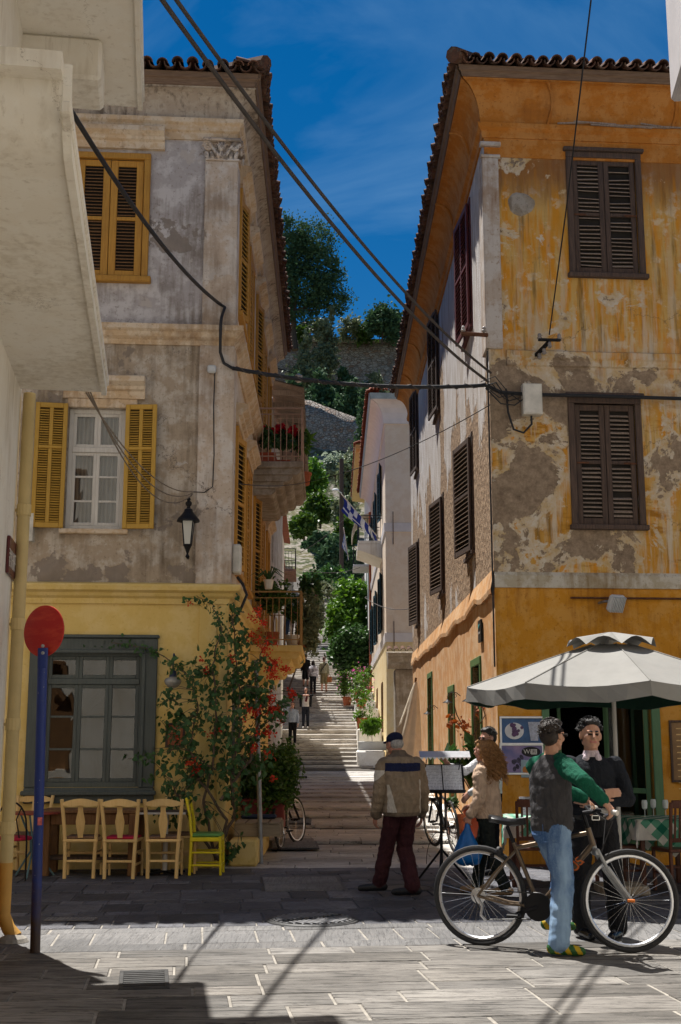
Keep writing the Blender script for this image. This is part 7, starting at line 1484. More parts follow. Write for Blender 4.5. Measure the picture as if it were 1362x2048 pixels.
a, b = G(90, 1843), G(198, 1834); t = thing('channel_grate', 'narrow slotted drain channel at the shadow edge', 'drain', ((a.x + b.x) / 2, a.y, 0)); mb = MB(); mb.quad((a.x, a.y, .006), (b.x, a.y, .006), (b.x, a.y + .16, .006), (a.x, a.y + .16, .006)); mb.build('pit', M['dark_pit'], t)
for i in range(13): m2 = MB(); xx = a.x + (b.x - a.x) * i / 12; m2.box((xx, a.y + .08, .009), (.022, .16, .012), None, .002); m2.build('bar', M['iron_cover'], t)
for yy in (0, .055, .105, .16): m2 = MB(); m2.bar((a.x, a.y + yy, .009), (b.x, a.y + yy, .009), .018, .011, .002); m2.build('rail', M['iron_cover'], t)
for i, (x0, y0, x1, y1, lb) in enumerate(((520, 1783, 680, 1755, 'pair of long pale slab covers in the shaded street'), (538, 1703, 632, 1684, 'recessed square cover at the alley mouth'), (563, 1662, 620, 1652, 'small dark cover in the alley paving'))):
    a, b = G(x0, y0), G(x1, y1); zz = zal((a.y + b.y) / 2) - .005; t = thing('slab_cover', lb, 'cover', ((a.x + b.x) / 2, (a.y + b.y) / 2, zz)); t.rotation_euler = (0, 0, R(5 - 2 * i)); h = 2 if i == 0 else 1; dy = (b.y - a.y) / h
    for k in range(h): m2 = MB(); m2.box(((a.x + b.x) / 2, a.y + dy * (k + .5), zz + .001), (b.x - a.x, dy - .03, .03), None, .004); m2.build('plate', M['slab_grey'] if i < 2 else M['iron_dark'], t)
    m2 = MB(); m2.box(((a.x + b.x) / 2, (a.y + b.y) / 2, zz - .004), (b.x - a.x + .08, b.y - a.y + .08, .02), None, .004); m2.build('frame', M['iron_dark'], t)
# ------------------------------------------------------------ balcony flowers, stair pots, flags, lamp post
def bpx(x, y, Y): return P(x, y, Y)
for i, (x, Y, lb) in enumerate(((535, 21.8, 'red geraniums in a trough at the inner end of the upper balcony'), (565, 22.4, 'red geraniums in the middle of the upper balcony'), (592, 23.0, 'red geraniums at the outer corner of the upper balcony'))):
    p = P(x, 905, Y); potted(lb, (p.x, Y, bz1 + .02), [pblob(x, 880, 14, 16, Y, .22)], M['leaf'], 420, .08, 'box', M['terracotta_or'], (.3, .6, .22), ([pblob(x, 862, 15, 8, Y, .2)], 130, .075), M['flower_deep'], 30 + i, name='geranium_trough')
potted('grassy spider plant hanging over the outer rail of the upper balcony', (-.72, 23.4, bz1 + .02), [pblob(610, 885, 8, 30, 23.4, .2)], M['leaf_bright'], 200, .07, 'round', M['terracotta'], (.28, .28, .25), seed=35, elong=5, droop=.8)
for i, (x, y, rx, ry, Y, m_, nn, lb) in enumerate(((545, 1195, 26, 28, 21.6, 'leaf_hedge', 1100, 'bushy green plant at the inner end of the lower balcony'), (585, 1215, 16, 22, 22.2, 'leaf', 500, 'trailing plant in the middle of the lower balcony'), (612, 1240, 22, 60, 23.0, 'leaf_olive', 1500, 'brownish creeper hanging off the outer end of the lower balcony'), (620, 1180, 18, 28, 23.6, 'leaf', 700, 'dark climber above the outer corner of the lower balcony'))):
    p = P(x, y, Y); potted(lb, (max(min(p.x, -.75), -1.3), Y, bz2 + .02), [pblob(x, y, rx, ry, Y, .25), pblob(x + rx * .3, y + ry * .5, rx * .6, ry * .5, Y, .2)], M[m_], nn, .065, 'round', M['white_box'] if i % 2 else M['terracotta'], (.26, .26, .24), ([pblob(x + 4, y + ry * .4, rx * .4, ry * .3, Y, .15)], 14, .07) if i in (1, 3) else None, M['flower_pink'], 36 + i)
t = thing('hanging_pot', 'white pot with aloe on the wall above the lower balcony', 'plant', P(537, 1165, 19.5)); p = P(537, 1178, 19.5); mb = MB(); mb.lathe([(.06, 0), (.085, .15), (.09, .15), (.08, .14)], p, 14); mb.build('pot', M['white_box'], t)
for k in range(14): a = random.uniform(0, 6.28); L = random.uniform(.2, .4); m2 = MB(); m2.tube([p + Vector((0, 0, .13)), p + Vector((math.cos(a) * L * .4, math.sin(a) * L * .4, .13 + L * .6)), p + Vector((math.cos(a) * L, math.sin(a) * L, .1 + L * .35))], [.014, .012, .002], 5); m2.build('leaf', M['leaf'], t)
# big bush half way up, pots and whitewashed steps on the right
tree('leafy_bush', 'large bright green bush leaning over the right side of the stairs', (.9, 66, 5), [pblob(690, 1200, 30, 34, 66, .9), pblob(715, 1190, 20, 26, 66, .8), pblob(680, 1250, 30, 40, 65, .9), pblob(715, 1250, 20, 40, 66, .8)], M['leaf_bright'], 6500, .17, .09, seed=81, cat='shrub', shell=.45)
tree('leafy_bush', 'dark glossy bush below the bright green one on the stairs', (1.2, 63, 4.3), [pblob(695, 1300, 32, 36, 63, .8), pblob(722, 1295, 18, 40, 63, .7), pblob(670, 1300, 12, 18, 63, .4)], M['leaf'], 4200, .16, .08, seed=82, cat='shrub', shell=.45)
tree('leafy_bush', 'brownish shrub hanging over the left side of the stairs', (-2.6, 60, 4), [pblob(632, 1225, 14, 40, 58, .5), pblob(625, 1270, 10, 40, 58, .4), pblob(645, 1180, 18, 14, 62, .5)], M['leaf_olive'], 2000, .13, .05, seed=83, cat='shrub')
tree('leafy_bush', 'mixed shrub with red blossom over the top of the stairs', (-1.5, 80, 9), [pblob(660, 1150, 26, 16, 80, .7), pblob(625, 1160, 20, 14, 78, .6), pblob(690, 1180, 20, 16, 76, .6)], M['leaf'], 1800, .18, .06, seed=84, cat='shrub')
wt = thing('whitewashed_terrace', 'stepped whitewashed planting terrace at right foot of the stairs', 'terrace', (1.5, 44, .6)); rnd = random.Random(2)
for i, (y0, y1, x0, dz) in enumerate(((41.2, 44.0, .62, .55), (44.0, 47.5, .62, .85), (47.5, 51, .62, 1.0), (51, 55, .62, .8), (55, 60, .7, .7))):
    if i == 0: x0 = .56
    zt = zal(y0) + dz; mb = MB(); mb.box(((x0 + 1.5) / 2, (y0 + y1) / 2, zt - 1), (1.5 - x0, y1 - y0, 2), None, .05); mb.build('terrace_step', M['whitewash'], wt)
    for k in range(3): p_ = Vector((rnd.uniform(x0 + .15, 1.4), y0 + rnd.uniform(.3, (y1 - y0) - .3), zt))
potted('pale grey trough of sword leaved plants on the whitewashed terrace', (1.08, 41.6, zal(41.2) + .56), [pblob(742, 1452, 24, 12, 41.6, .15)], M['leaf_bright'], 420, .07, 'box', M['grey_box'], (.95, .3, .3), seed=90, elong=4.5, droop=-1.2)
for i, (x, y, Y, lb) in enumerate(((724, 1440, 45, 'lowest terracotta pot on the whitewashed steps'), (722, 1415, 48, 'second terracotta pot up the whitewashed steps'), (718, 1395, 51.5, 'terracotta pot with white blossoms up the whitewashed steps'))):
    zt = [zal(44) + .85, zal(47.5) + 1.0, zal(51) + .8][i]; p = P(x, y, Y); potted(lb, (p.x, Y, zt), [(Vector((p.x, Y, zt + .75)), (.35, .35, .4)), (Vector((p.x + .1, Y, zt + 1.1)), (.3, .3, .3))], M['leaf_hedge' if i % 2 else 'leaf_bright'], 420, .07, 'round', M['terracotta'], (.45, .45, .4), ([(Vector((p.x, Y, zt + .9)), (.35, .35, .4))], 40, .06), M['flower_pink' if i == 1 else 'leaf_silver'], 91 + i, name='flower_pot')
for i, (x, y, rx, ry, Y, lb) in enumerate(((690, 1365, 16, 24, 55, 'pink flowering pot plant at the edge of the stairs'), (722, 1365, 20, 34, 54, 'leafy rose bush in a pot on the whitewashed terrace'))):
    p = P(x, y + ry, Y); zz = zal(Y) + .1; potted(lb, (max(p.x, .3), Y, zz), [pblob(x, y, rx, ry, Y, .4), pblob(x, y + ry * .6, rx * .6, ry * .4, Y, .3)], M['leaf_hedge'], 900, .09, 'round', M['terracotta'], (.45, .45, .4), ([pblob(x, y - 4, rx, ry * .7, Y, .4)], 70, .08), M['flower_pink'], 95 + i, name='flower_pot')
def flag(label, a, b, c0, W, H_, m1, m2, seed):
    """pole a->b, cloth hanging from near the tip"""
    t = thing('flag', label, 'flag', a); mb = MB(); mb.tube([a, b], .025, 8); mb.build('pole', M['white_box'], t); mb = MB(); n_, k_ = 18, 10; vs = []; d = (a - b).normalized()
    for i in range(n_ + 1):
        f = i / n_
        for j in range(k_ + 1):
            g_ = j / k_; q = b + d * (.1 + W * f) ; drop = H_ * g_ * (1 - .35 * f); vs.append(q + Vector((.1 * math.sin(5 * f + 3 * g_ + seed) * g_, .12 * math.sin(6 * f + 2 * g_ + seed), -drop)))
    mb.v = [tuple(v) for v in vs]
    for i in range(n_):
        for j in range(k_):
            mb.f.append((i * (k_ + 1) + j, (i + 1) * (k_ + 1) + j, (i + 1) * (k_ + 1) + j + 1, i * (k_ + 1) + j + 1)); f, g_ = i / n_, j / k_; st = int(f * 9) % 2 == 0
            if f < .55 and g_ > .45: st = not (abs(f - .27) < .06 or abs(g_ - .72) < .06)
            mb.m.append(0 if st else 1)
    mb.build('cloth', [m1, m2], t, smooth='all'); return t
fb, fw_ = simple('flag_blue', (.015, .03, .22), .8), simple('flag_white', (.6, .62, .66), .8)
fbl = simple('faded_flag_blue', (.1, .16, .4), .8); flag('blue and white striped flag on the pole of the peach house balcony', P(765, 1085, 44.2), P(683, 988, 43.6), 0, 1.9, .55, fb, fw_, 1); flag('faded blue and white flag on the balcony further up', P(697, 1120, 60), P(687, 1055, 59.4), 0, 1.1, .9, fbl, fw_, 2)
q0 = P(683, 1075, 88); t = thing('lamp_post', 'tall dark utility pole with small lamp above the flags', 'pole', (q0.x, 88, zal(88))); mb = MB(); tp_ = P(683, 918, 88); mb.tube([(q0.x, 88, zal(88) - .3), tp_], .16, 8); mb.build('mast', M['w_dark'], t); mb = MB(); lp_ = P(683, 986, 87.5); mb.tube([lp_, lp_ + Vector((-.4, -.5, .15))], .05, 6); mb.ell(lp_ + Vector((-.45, -.55, .1)), (.28, .2, .12)); mb.build('lamp_head', M['grey_box'], t)
t = thing('wall_lantern', 'tiny hanging street lantern on a wire in front of the hillside', 'lamp', P(597, 757, 27)); c = P(597, 757, 27); mb = MB(); mb.lathe([(.02, .12), (.1, .06), (.07, -.08), (.03, -.1)], c, 10); mb.build('shade', M['white_box'], t); mb = MB(); mb.tube([c + Vector((0, 0, .1)), c + Vector((-.5, 0, .25)), c + Vector((-1.3, 0, .2))], .012, 5); mb.build('arm', M['black_metal'], t)
# ------------------------------------------------------------ people
def capmesh(mb, a, b, ra, rb, n=12):
    a, b = Vector(a), Vector(b); d = b - a
    if d.length < 1e-5: d = Vector((0, 0, 1e-3)); b = a + d
    u = d.normalized(); pts = []; rs = []
    for k in range(5): t_ = math.pi / 2 * k / 4; pts.append(a - u * ra * math.cos(t_)); rs.append(max(ra * math.sin(t_), .0008))
    for k in range(5): t_ = math.pi / 2 * k / 4; pts.append(b + u * rb * math.sin(t_)); rs.append(max(rb * math.cos(t_), .0008))
    mb.tube(pts, rs, n)
def skin(prims, voxel, smooth=3):
    """fuse all primitives into one continuous surface"""
    mb = MB()
    for p in prims:
        if p[0] == 'c': capmesh(mb, *p[1:5])
        elif p[0] == 'e': mb.ell(p[1], p[2], [R(v) for v in p[3]], 20, 14)
        else:
            n = 24; rg = p[1]; vs = []
            for x, y, z, rx, ry in rg:
                for k in range(n): a = 2 * math.pi * k / n; vs.append((x + rx * math.cos(a), y + ry * math.sin(a), z))
            mb.add(vs, [(i * n + k, i * n + (k + 1) % n, (i + 1) * n + (k + 1) % n, (i + 1) * n + k) for i in range(len(rg) - 1) for k in range(n)] + [tuple(range(n - 1, -1, -1)), tuple((len(rg) - 1) * n + k for k in range(n))])
    me = mb.mesh('tmp', []); o = bpy.data.objects.new('tmp', me); C.objects.link(o)
    m1 = o.modifiers.new('r', 'REMESH'); m1.mode = 'VOXEL'; m1.voxel_size = voxel; m2 = o.modifiers.new('s', 'SMOOTH'); m2.factor = .5; m2.iterations = smooth
    dg = bpy.context.evaluated_depsgraph_get(); out = bpy.data.meshes.new_from_object(o.evaluated_get(dg)); bpy.data.objects.remove(o); return out
import numpy as np
def sdf(p, X):
    if p[0] == 'c':
        a, b = np.array(p[1], float), np.array(p[2], float); d = b - a; L = max(d @ d, 1e-9); t = np.clip(((X - a) @ d) / L, 0, 1); return np.linalg.norm(X - a - t[:, None] * d, axis=1) - (p[3] + (p[4] - p[3]) * t)
    if p[0] == 'e':
        m = np.array(Euler([R(v) for v in p[3]]).to_matrix()); q = (X - np.array(p[1], float)) @ m / np.array(p[2], float); k = np.linalg.norm(q, axis=1); return (k - 1) * min(p[2])
    rg = np.array(p[1], float); z = X[:, 2]; f = [np.interp(z, rg[:, 2], rg[:, i]) for i in (0, 1, 3, 4)]; k = np.sqrt(((X[:, 0] - f[0]) / f[2]) ** 2 + ((X[:, 1] - f[1]) / f[3]) ** 2); d = (k - 1) * np.minimum(f[2], f[3])
    return np.maximum(d, np.maximum(rg[0, 2] - z, z - rg[-1, 2]) * 1.0)
def person(label, prims, mats, loc, rz, voxel=.006, recolor=None, wr=.005, cloth=(), smooth=3):
    me = skin(prims, voxel, smooth); n = len(me.vertices); co = np.empty(n * 3); me.vertices.foreach_get('co', co); co = co.reshape(-1, 3)
    npol = len(me.polygons); ce = np.empty(npol * 3); me.polygons.foreach_get('center', ce); ce = ce.reshape(-1, 3)
    names = list(mats); best = np.full(npol, 9e9); idx = np.zeros(npol, int); bv = np.full(n, 9e9); iv = np.zeros(n, int)
    for p in prims:
        mi = names.index(p[-1]); d = sdf(p, ce); q = d < best; best[q] = d[q]; idx[q] = mi; d = sdf(p, co); q = d < bv; bv[q] = d[q]; iv[q] = mi
    if recolor:
        for i, mi in recolor(ce, idx, names): idx[i] = mi
    if wr:
        no = np.empty(n * 3); me.vertices.foreach_get('normal', no); no = no.reshape(-1, 3); cl = [names.index(c) for c in cloth]
        for i in np.nonzero(np.isin(iv, cl))[0]:
            x, y, z = co[i]; f = mnoise.noise(Vector((x * 7 + z * 6, y * 7 - z * 3, z * 15))) + .5 * mnoise.noise(Vector((x * 18 - z * 9, y * 18, z * 26))); co[i] += no[i] * f * wr
        me.vertices.foreach_set('co', co.ravel())
    me.materials.clear()
    for k in names: me.materials.append(mats[k])
    me.polygons.foreach_set('material_index', idx.tolist()); me.polygons.foreach_set('use_smooth', [True] * npol); me.update()
    t = thing('person', label, 'person', loc, rz); o = bpy.data.objects.new('body', me); C.objects.link(o); WLOC[o.name] = Vector((0, 0, 0)); setpar(o, t, True); return t
def head(P_, c, yaw=0, pitch=0, roll=0, s=1.0, hair='hair', style='short'):
    m = Matrix.Rotation(R(yaw), 3, 'Z') @ Matrix.Rotation(R(pitch), 3, 'X') @ Matrix.Rotation(R(roll), 3, 'Y'); c = Vector(c); eu = [math.degrees(v) for v in m.to_euler()]
    def e(q, r, mt): P_.append(('e', tuple(c + m @ (Vector(q) * s)), tuple(v * s for v in r), eu, mt))
    def k(a, b, ra, rb, mt): P_.append(('c', tuple(c + m @ (Vector(a) * s)), tuple(c + m @ (Vector(b) * s)), ra * s, rb * s, mt))
    e((0, -.012, .022), (.076, .094, .092), 'skin'); e((0, .022, -.045), (.058, .066, .074), 'skin'); e((0, .066, -.093), (.026, .02, .02), 'skin'); k((-.05, .0, -.06), (-.02, .055, -.095), .022, .018, 'skin'); k((.05, .0, -.06), (.02, .055, -.095), .022, .018, 'skin')
    k((0, .09, .012), (0, .106, -.026), .009, .014, 'skin'); k((-.012, .094, -.03), (.012, .094, -.03), .009, .009, 'skin'); k((-.04, .078, .022), (.04, .078, .022), .012, .012, 'skin'); e((-.042, .06, -.022), (.024, .022, .026), 'skin'); e((.042, .06, -.022), (.024, .022, .026), 'skin')
    for s_ in (-1, 1):
        e((s_ * .031, .084, .003), (.014, .008, .0065), 'eye'); k((s_ * .016, .092, .024), (s_ * .047, .082, .023), .006, .0045, hair); e((s_ * .079, -.004, -.008), (.011, .02, .031), 'skin')
    k((-.02, .082, -.056), (.02, .082, -.056), .0085, .0085, 'lip')
    if style in ('short', 'grey'):
        e((0, -.03, .048), (.083, .096, .08), hair); e((0, -.05, .005), (.079, .07, .085), hair); k((-.035, .045, .095), (.035, .045, .095), .024, .024, hair)
        for j in range(7): e((-.05 + .0167 * j, .03 - .01 * abs(j - 3), .112 + .004 * (j % 2)), (.016, .03, .016), hair)
    if style == 'cap':
        e((0, -.02, .055), (.087, .104, .072), 'cap'); e((0, .095, .045), (.066, .055, .012), 'cap'); e((0, -.05, -.005), (.078, .068, .07), hair)
    if style == 'long':
        e((0, -.03, .048), (.084, .096, .08), hair); e((0, -.06, -.06), (.088, .06, .14), hair); e((0, -.07, -.18), (.08, .045, .12), hair); k((-.07, .0, .03), (-.075, -.01, -.16), .022, .03, hair); k((.07, .0, .03), (.075, -.01, -.16), .022, .03, hair)
    return m
def hand(P_, wr_, d, n, curl=.6, thumb=1, mt='skin', s=1.0):
    w_ = Vector(wr_); d = Vector(d).normalized(); n = Vector(n); n = (n - d * n.dot(d)).normalized(); sd = d.cross(n)
    for i in range(4):
        o = sd * (i - 1.5) * .0195 * s; P_.append(('c', tuple(w_ + o * .65 + d * .01), tuple(w_ + o + d * .085 * s), .016 * s, .0115 * s, mt)); b = w_ + o + d * .088 * s
        L = (.042, .047, .044, .034)[i] * s; d1 = (d * math.cos(curl) + n * math.sin(curl)); d2 = (d * math.cos(curl * 2.1) + n * math.sin(curl * 2.1)); P_.append(('c', tuple(b), tuple(b + d1 * L), .0092 * s, .0085 * s, mt)); P_.append(('c', tuple(b + d1 * L), tuple(b + d1 * L + d2 * L * .85), .0085 * s, .0075 * s, mt))
    tb = w_ + d * .028 * s + sd * thumb * .028 * s; t1 = tb + (d * .55 + sd * thumb * .6 + n * .35).normalized() * .045 * s; P_.append(('c', tuple(tb), tuple(t1), .0135 * s, .0105 * s, mt)); P_.append(('c', tuple(t1), tuple(t1 + (d * .8 + n * .45).normalized() * .03 * s), .0102 * s, .0085 * s, mt))
def ik(a, b, l1, l2, hint):
    a, b, h = Vector(a), Vector(b), Vector(hint); d = b - a; L = min(d.length, (l1 + l2) * .995); u = d.normalized(); x = (l1 * l1 - l2 * l2 + L * L) / (2 * L); y = math.sqrt(max(l1 * l1 - x * x, 0)); h = (h - u * h.dot(u)).normalized(); return tuple(a + u * x + h * y), tuple(a + u * L)
def arm(P_, sh, el, wr_, mt, r=(.062, .05, .042, .036)):
    P_.append(('c', sh, el, r[0], r[1], mt)); P_.append(('c', el, tuple(Vector(el).lerp(Vector(wr_), .93)), r[1], r[2], mt)); P_.append(('c', tuple(Vector(el).lerp(Vector(wr_), .85)), wr_, .027, .025, 'skin'))
def leg(P_, hip, kn, an, mt, r=(.098, .074, .062)):
    P_.append(('c', hip, kn, r[0], r[1], mt)); P_.append(('c', kn, an, r[1], r[2], mt))
def shoe(P_, an, hd, mt, sole=None, z=None, L=.2):
    a = Vector(an); d = Vector((math.cos(hd), math.sin(hd), 0)); z = a.z - .055 if z is None else z
    P_.append(('c', tuple(Vector((a.x, a.y, z + .012)) - d * .05), tuple(Vector((a.x, a.y, z)) + d * L * .55), .045, .04, mt)); P_.append(('c', tuple(Vector((a.x, a.y, z)) + d * L * .5), tuple(Vector((a.x, a.y, z - .006)) + d * L * .8), .042, .034, mt)); P_.append(('c', tuple(Vector((a.x, a.y, z + .03)) - d * .03), tuple(Vector((a.x, a.y, z + .06))), .042, .04, mt))
def sk(nm, c): return simple(nm, c, .5, .08, 12, .12, 150, obj=True, rnd=0, Subsurface_Weight=.08, Subsurface_Radius=(.02, .008, .004))
def fab(nm, c, rough=.9, bst=.3, bsc=260, var=.16):
    n = NT(nm); co = n.obj(); fo = n.noise(7, 4, .6, n.map(co, (1.6, 1.6, .8), (.3, .5, 0)), 1.6); cc = n.hsv(c, .5, 1, n.m('MULTIPLY', n.rng(n.noise(9, 5, .6, co), .3, .7, 1 - var, 1 + var), n.rng(fo, .35, .6, .82, 1.1)))
    return n.fin(cc, rough, n.bump(n.noise(bsc, 3, .6, co), bst, .006, n.bump(fo, .55, .05)), spec=.2)
def tufts(t, c, m, s, mat, n, L=.03, lo=.0, seed=1):
    mb = MB(); r = random.Random(seed); c = Vector(c)
    for _ in range(n):
        a, e = r.uniform(0, 6.28), r.uniform(lo, 1.5); d = Vector((math.cos(a) * math.cos(e), math.sin(a) * math.cos(e), math.sin(e)))
        if d.y > .55 and d.z < .62: continue
        p = Vector((d.x * .08, d.y * .096 - .025, d.z * .085 + .043)); q = (d + Vector((r.gauss(0, .4), r.gauss(.25, .4), r.gauss(.1, .3)))).normalized() * L * r.uniform(.6, 1.2); mb.tube([c + m @ (p * s * .97), c + m @ ((p + q * .55) * s), c + m @ ((p + q + Vector((0, 0, -.006))) * s)], [.005, .004, .001], 4, False)
    mb.build('hair_tufts', mat, t, True)
def hairm(nm, c): return simple(nm, c, .5, .35, 40, .6, 130, obj=True, rnd=0)
eye = simple('dark_eye', (.02, .014, .01), .2, 0, 5, 0); lip = sk('lip', (.42, .16, .13)); SK = sk('tanned_skin', (.46, .25, .165)); SKP = sk('ruddy_skin', (.5, .26, .19))
BLK = fab('black_cloth', (.012, .012, .014)); 
# --- man holding the bicycle
n = NT('washed_denim'); x_ = n.xyz(n.obj()); f_ = n.rng(n.noise(4, 4, .6, n.map(n.obj(), (1, 1, .35))), .42, .62); jc = n.mix(f_, (.05, .11, .25), (.24, .36, .52)); jc = n.mix(n.rng(n.noise(90, 2), .5, .7, 0, .25), jc, (.3, .42, .55)); JEAN = n.fin(jc, .85, n.bump(n.noise(300, 2), .2, .004), spec=.2)
O = Vector((1.68, 9.83, 0)); rzA = R(-58); p_ = []
gl_ = BGRIP[BKL]; mw = Matrix.Translation(ga) @ Matrix.Rotation(rzb, 4, 'Z') @ Matrix.Scale(SCB, 4); inv = (Matrix.Translation(O) @ Matrix.Rotation(rzA, 4, 'Z')).inverted(); gR, gL = inv @ mw @ Vector(gl_[0:3]), inv @ mw @ Vector(gl_[3:6])
leg(p_, (.085, -.02, .93), (.14, -.03, .52), (.17, -.12, .1), 'jean', (.105, .09, .083)); leg(p_, (-.085, -.02, .93), (-.12, .2, .55), (-.26, .2, .2), 'jean', (.1, .08, .07))
shoe(p_, (.175, -.125, .1), R(50), 'shoe', L=.21); shoe(p_, (-.26, .2, .2), R(60), 'shoe', L=.2)
p_.append(('l', [(0, -.02, .82, .12, .1), (0, -.02, .88, .168, .132), (0, -.015, .97, .165, .125), (0, 0, 1.04, .15, .112)], 'jean'))
p_.append(('l', [(0, -.01, .9, .175, .135), (0, 0, .94, .19, .15), (-.0, 0, 1.08, .188, .148), (-.01, .005, 1.2, .195, .145), (-.015, .01, 1.32, .203, .138), (-.015, .015, 1.41, .172, .112), (-.015, .02, 1.47, .11, .085), (-.015, .022, 1.5, .07, .07)], 'grey'))
shR, shL = (.175, .02, 1.4), (-.2, .02, 1.4)
for sh, gp, sg in ((shR, gR, 1), (shL, gL, -1)):
    tgt = Vector(gp) + (Vector(sh) - Vector(gp)).normalized() * .075 + Vector((0, 0, .03)); LA = max(.47, (tgt - Vector(sh)).length * 1.025); el, wr_ = ik(sh, tgt, LA * .53, LA * .47, (.6 * sg, -.3, -.1)); arm(p_, sh, el, wr_, 'green', (.08, .064, .05, .042)); dd = Vector(gp) - Vector(wr_); hand(p_, wr_, (dd + Vector((0, 0, .02))) if dd.length > .02 else (0, 1, -.3), (0, .1, -1), .8, 1 * sg)
    p_.append(('e', (sh[0] * .86, sh[1], sh[2] + .025), (.085, .085, .07), (0, 0, 0), 'green')); p_.append(('c', (sh[0] * .5, .03, 1.47), (sh[0] * .9, .02, 1.42), .055, .07, 'green'))
p_.append(('c', (-.015, .022, 1.46), (-.01, .035, 1.58), .058, .055, 'skin')); head(p_, (-.01, .045, 1.655), 12, -2, 0, 1.04)
def recS(ce, idx, nm):
    j = idx == nm.index('shoe'); u = ce[:, 0] * .64 + ce[:, 1] * .77; yield j & (np.sin(u * 75 + ce[:, 2] * 40) > .1) & (ce[:, 2] % .1 > .02), nm.index('stripe')
A_ = person('man in grey sweater with green sleeves and jeans holding a bicycle', p_, {'skin': SK, 'eye': eye, 'lip': lip, 'hair': hairm('dark_brown_hair', (.022, .014, .01)), 'grey': fab('charcoal_melange_knit', (.055, .053, .056)), 'green': fab('bottle_green_knit', (.006, .085, .05)), 'jean': JEAN, 'shoe': simple('dark_green_sneaker', (.02, .09, .02), .55, .2, 16, .1, obj=True), 'stripe': simple('yellow_suede', (.5, .33, .01), .7, .15, 16, .1, obj=True)}, O, rzA, .006, recS, cloth=('grey', 'green', 'jean'), wr=.008)
mb = MB(); hm_ = Matrix.Rotation(R(12), 3, 'Z'); hc = Vector((-.01, .045, 1.655)); mb.tube([hc + hm_ @ Vector((.083, -.02, .012)), hc + hm_ @ Vector((.08, .09, .008))], .004, 5); mb.tube([hc + hm_ @ Vector((-.083, -.02, .012)), hc + hm_ @ Vector((-.08, .09, .008))], .004, 5); mb.tube([hc + hm_ @ Vector((-.078, .094, .006)), hc + hm_ @ Vector((0, .114, .006)), hc + hm_ @ Vector((.078, .094, .006))], .014, 6, True, .4); mb.build('sunglasses', simple('black_plastic', (.01, .01, .012), .2), A_, True)
mb = MB(); 
for (a, b) in (((.07, -.155, .84), (.19, -.1, .84)), ((.19, -.1, .84), (.2, -.08, .97)), ((.07, -.155, .84), (.06, -.15, .97))): mb.tube([a, b], .003, 4)
mb.build('pocket_stitching', JEAN, A_, True)
tufts(A_, (-.01, .045, 1.655), Matrix.Rotation(R(12), 3, 'Z'), 1.04, bpy.data.materials['dark_brown_hair'], 420, .022, -.35, 3)
# --- man with crossed arms
O = Vector((2.14, 10.46, 0)); p_ = []
leg(p_, (.095, 0, .93), (.13, .03, .5), (.13, -.02, .1), 'trouser', (.105, .088, .08)); leg(p_, (-.095, 0, .93), (-.14, .03, .5), (-.17, .0, .1), 'trouser', (.105, .088, .08)); shoe(p_, (.135, -.02, .1), R(108), 'shoe', L=.25); shoe(p_, (-.18, .0, .1), R(62), 'shoe', L=.25)
p_.append(('l', [(0, 0, .82, .13, .11), (0, 0, .9, .178, .135), (0, .005, .98, .178, .138), (0, .005, 1.02, .17, .13)], 'trouser')); p_.append(('l', [(0, .005, .965, .18, .141), (0, .005, 1.0, .181, .142)], 'belt'))
p_.append(('l', [(0, .01, 1.0, .175, .138), (0, .015, 1.06, .192, .152), (0, .015, 1.2, .2, .152), (0, .01, 1.33, .215, .148), (0, 0, 1.42, .195, .12), (0, -.005, 1.475, .12, .085), (0, -.005, 1.495, .09, .075)], 'black'))
for s_ in (-1, 1): p_.append(('e', (s_ * .19, 0, 1.415), (.085, .08, .075), (0, 0, 0), 'black'))
arm(p_, (.205, 0, 1.4), (.285, .07, 1.13), (-.06, .235, 1.185), 'black', (.078, .064, .05, .036)); arm(p_, (-.205, 0, 1.4), (-.285, .07, 1.13), (.05, .215, 1.12), 'black', (.078, .064, .05, .036)); hand(p_, (-.06, .235, 1.185), (-1, -.15, .05), (0, -1, 0), .35, -1); hand(p_, (.05, .22, 1.12), (1, -.2, .1), (0, -1, .2), .4, 1)
p_.append(('l', [(0, .008, 1.485, .078, .074), (0, .012, 1.505, .07, .07), (0, .012, 1.53, .064, .066)], 'shirt')); p_.append(('e', (-.052, .082, 1.48), (.03, .009, .03), (25, 25, 38), 'shirt')); p_.append(('e', (.052, .082, 1.48), (.03, .009, .03), (25, -25, -38), 'shirt')); p_.append(('c', (0, 0, 1.46), (0, .015, 1.58), .06, .058, 'skin')); head(p_, (0, .025, 1.66), 8, 3, -3, 1.08); p_.append(('e', (0, .06, 1.585), (.05, .045, .035), (0, 0, 0), 'skin'))
B_ = person('stocky man in black sweater and pale collar with arms crossed', p_, {'skin': SK, 'eye': eye, 'lip': lip, 'hair': hairm('black_hair', (.012, .01, .009)), 'black': fab('navy_black_knit', (.013, .015, .02)), 'trouser': BLK, 'belt': simple('black_belt', (.012, .011, .01), .35, .1), 'shirt': fab('pale_pink_shirt', (.58, .48, .52), .7), 'shoe': simple('polished_black_shoe', (.012, .012, .013), .15, .1)}, O, R(176), .006, cloth=('black', 'trouser'), wr=.008)
mb = MB(); 
for (a, b) in (((-.03, .147, .965), (.03, .147, .965)), ((-.03, .147, 1.0), (.03, .147, 1.0)), ((-.03, .147, .965), (-.03, .147, 1.0)), ((.03, .147, .965), (.03, .147, 1.0))): mb.bar(a, b, .006, .006)
mb.build('belt_buckle', M['chrome'], B_, True)
tufts(B_, (0, .025, 1.66), Matrix.Rotation(R(8), 3, 'Z'), 1.08, bpy.data.materials['black_hair'], 420, .034, .0, 4)
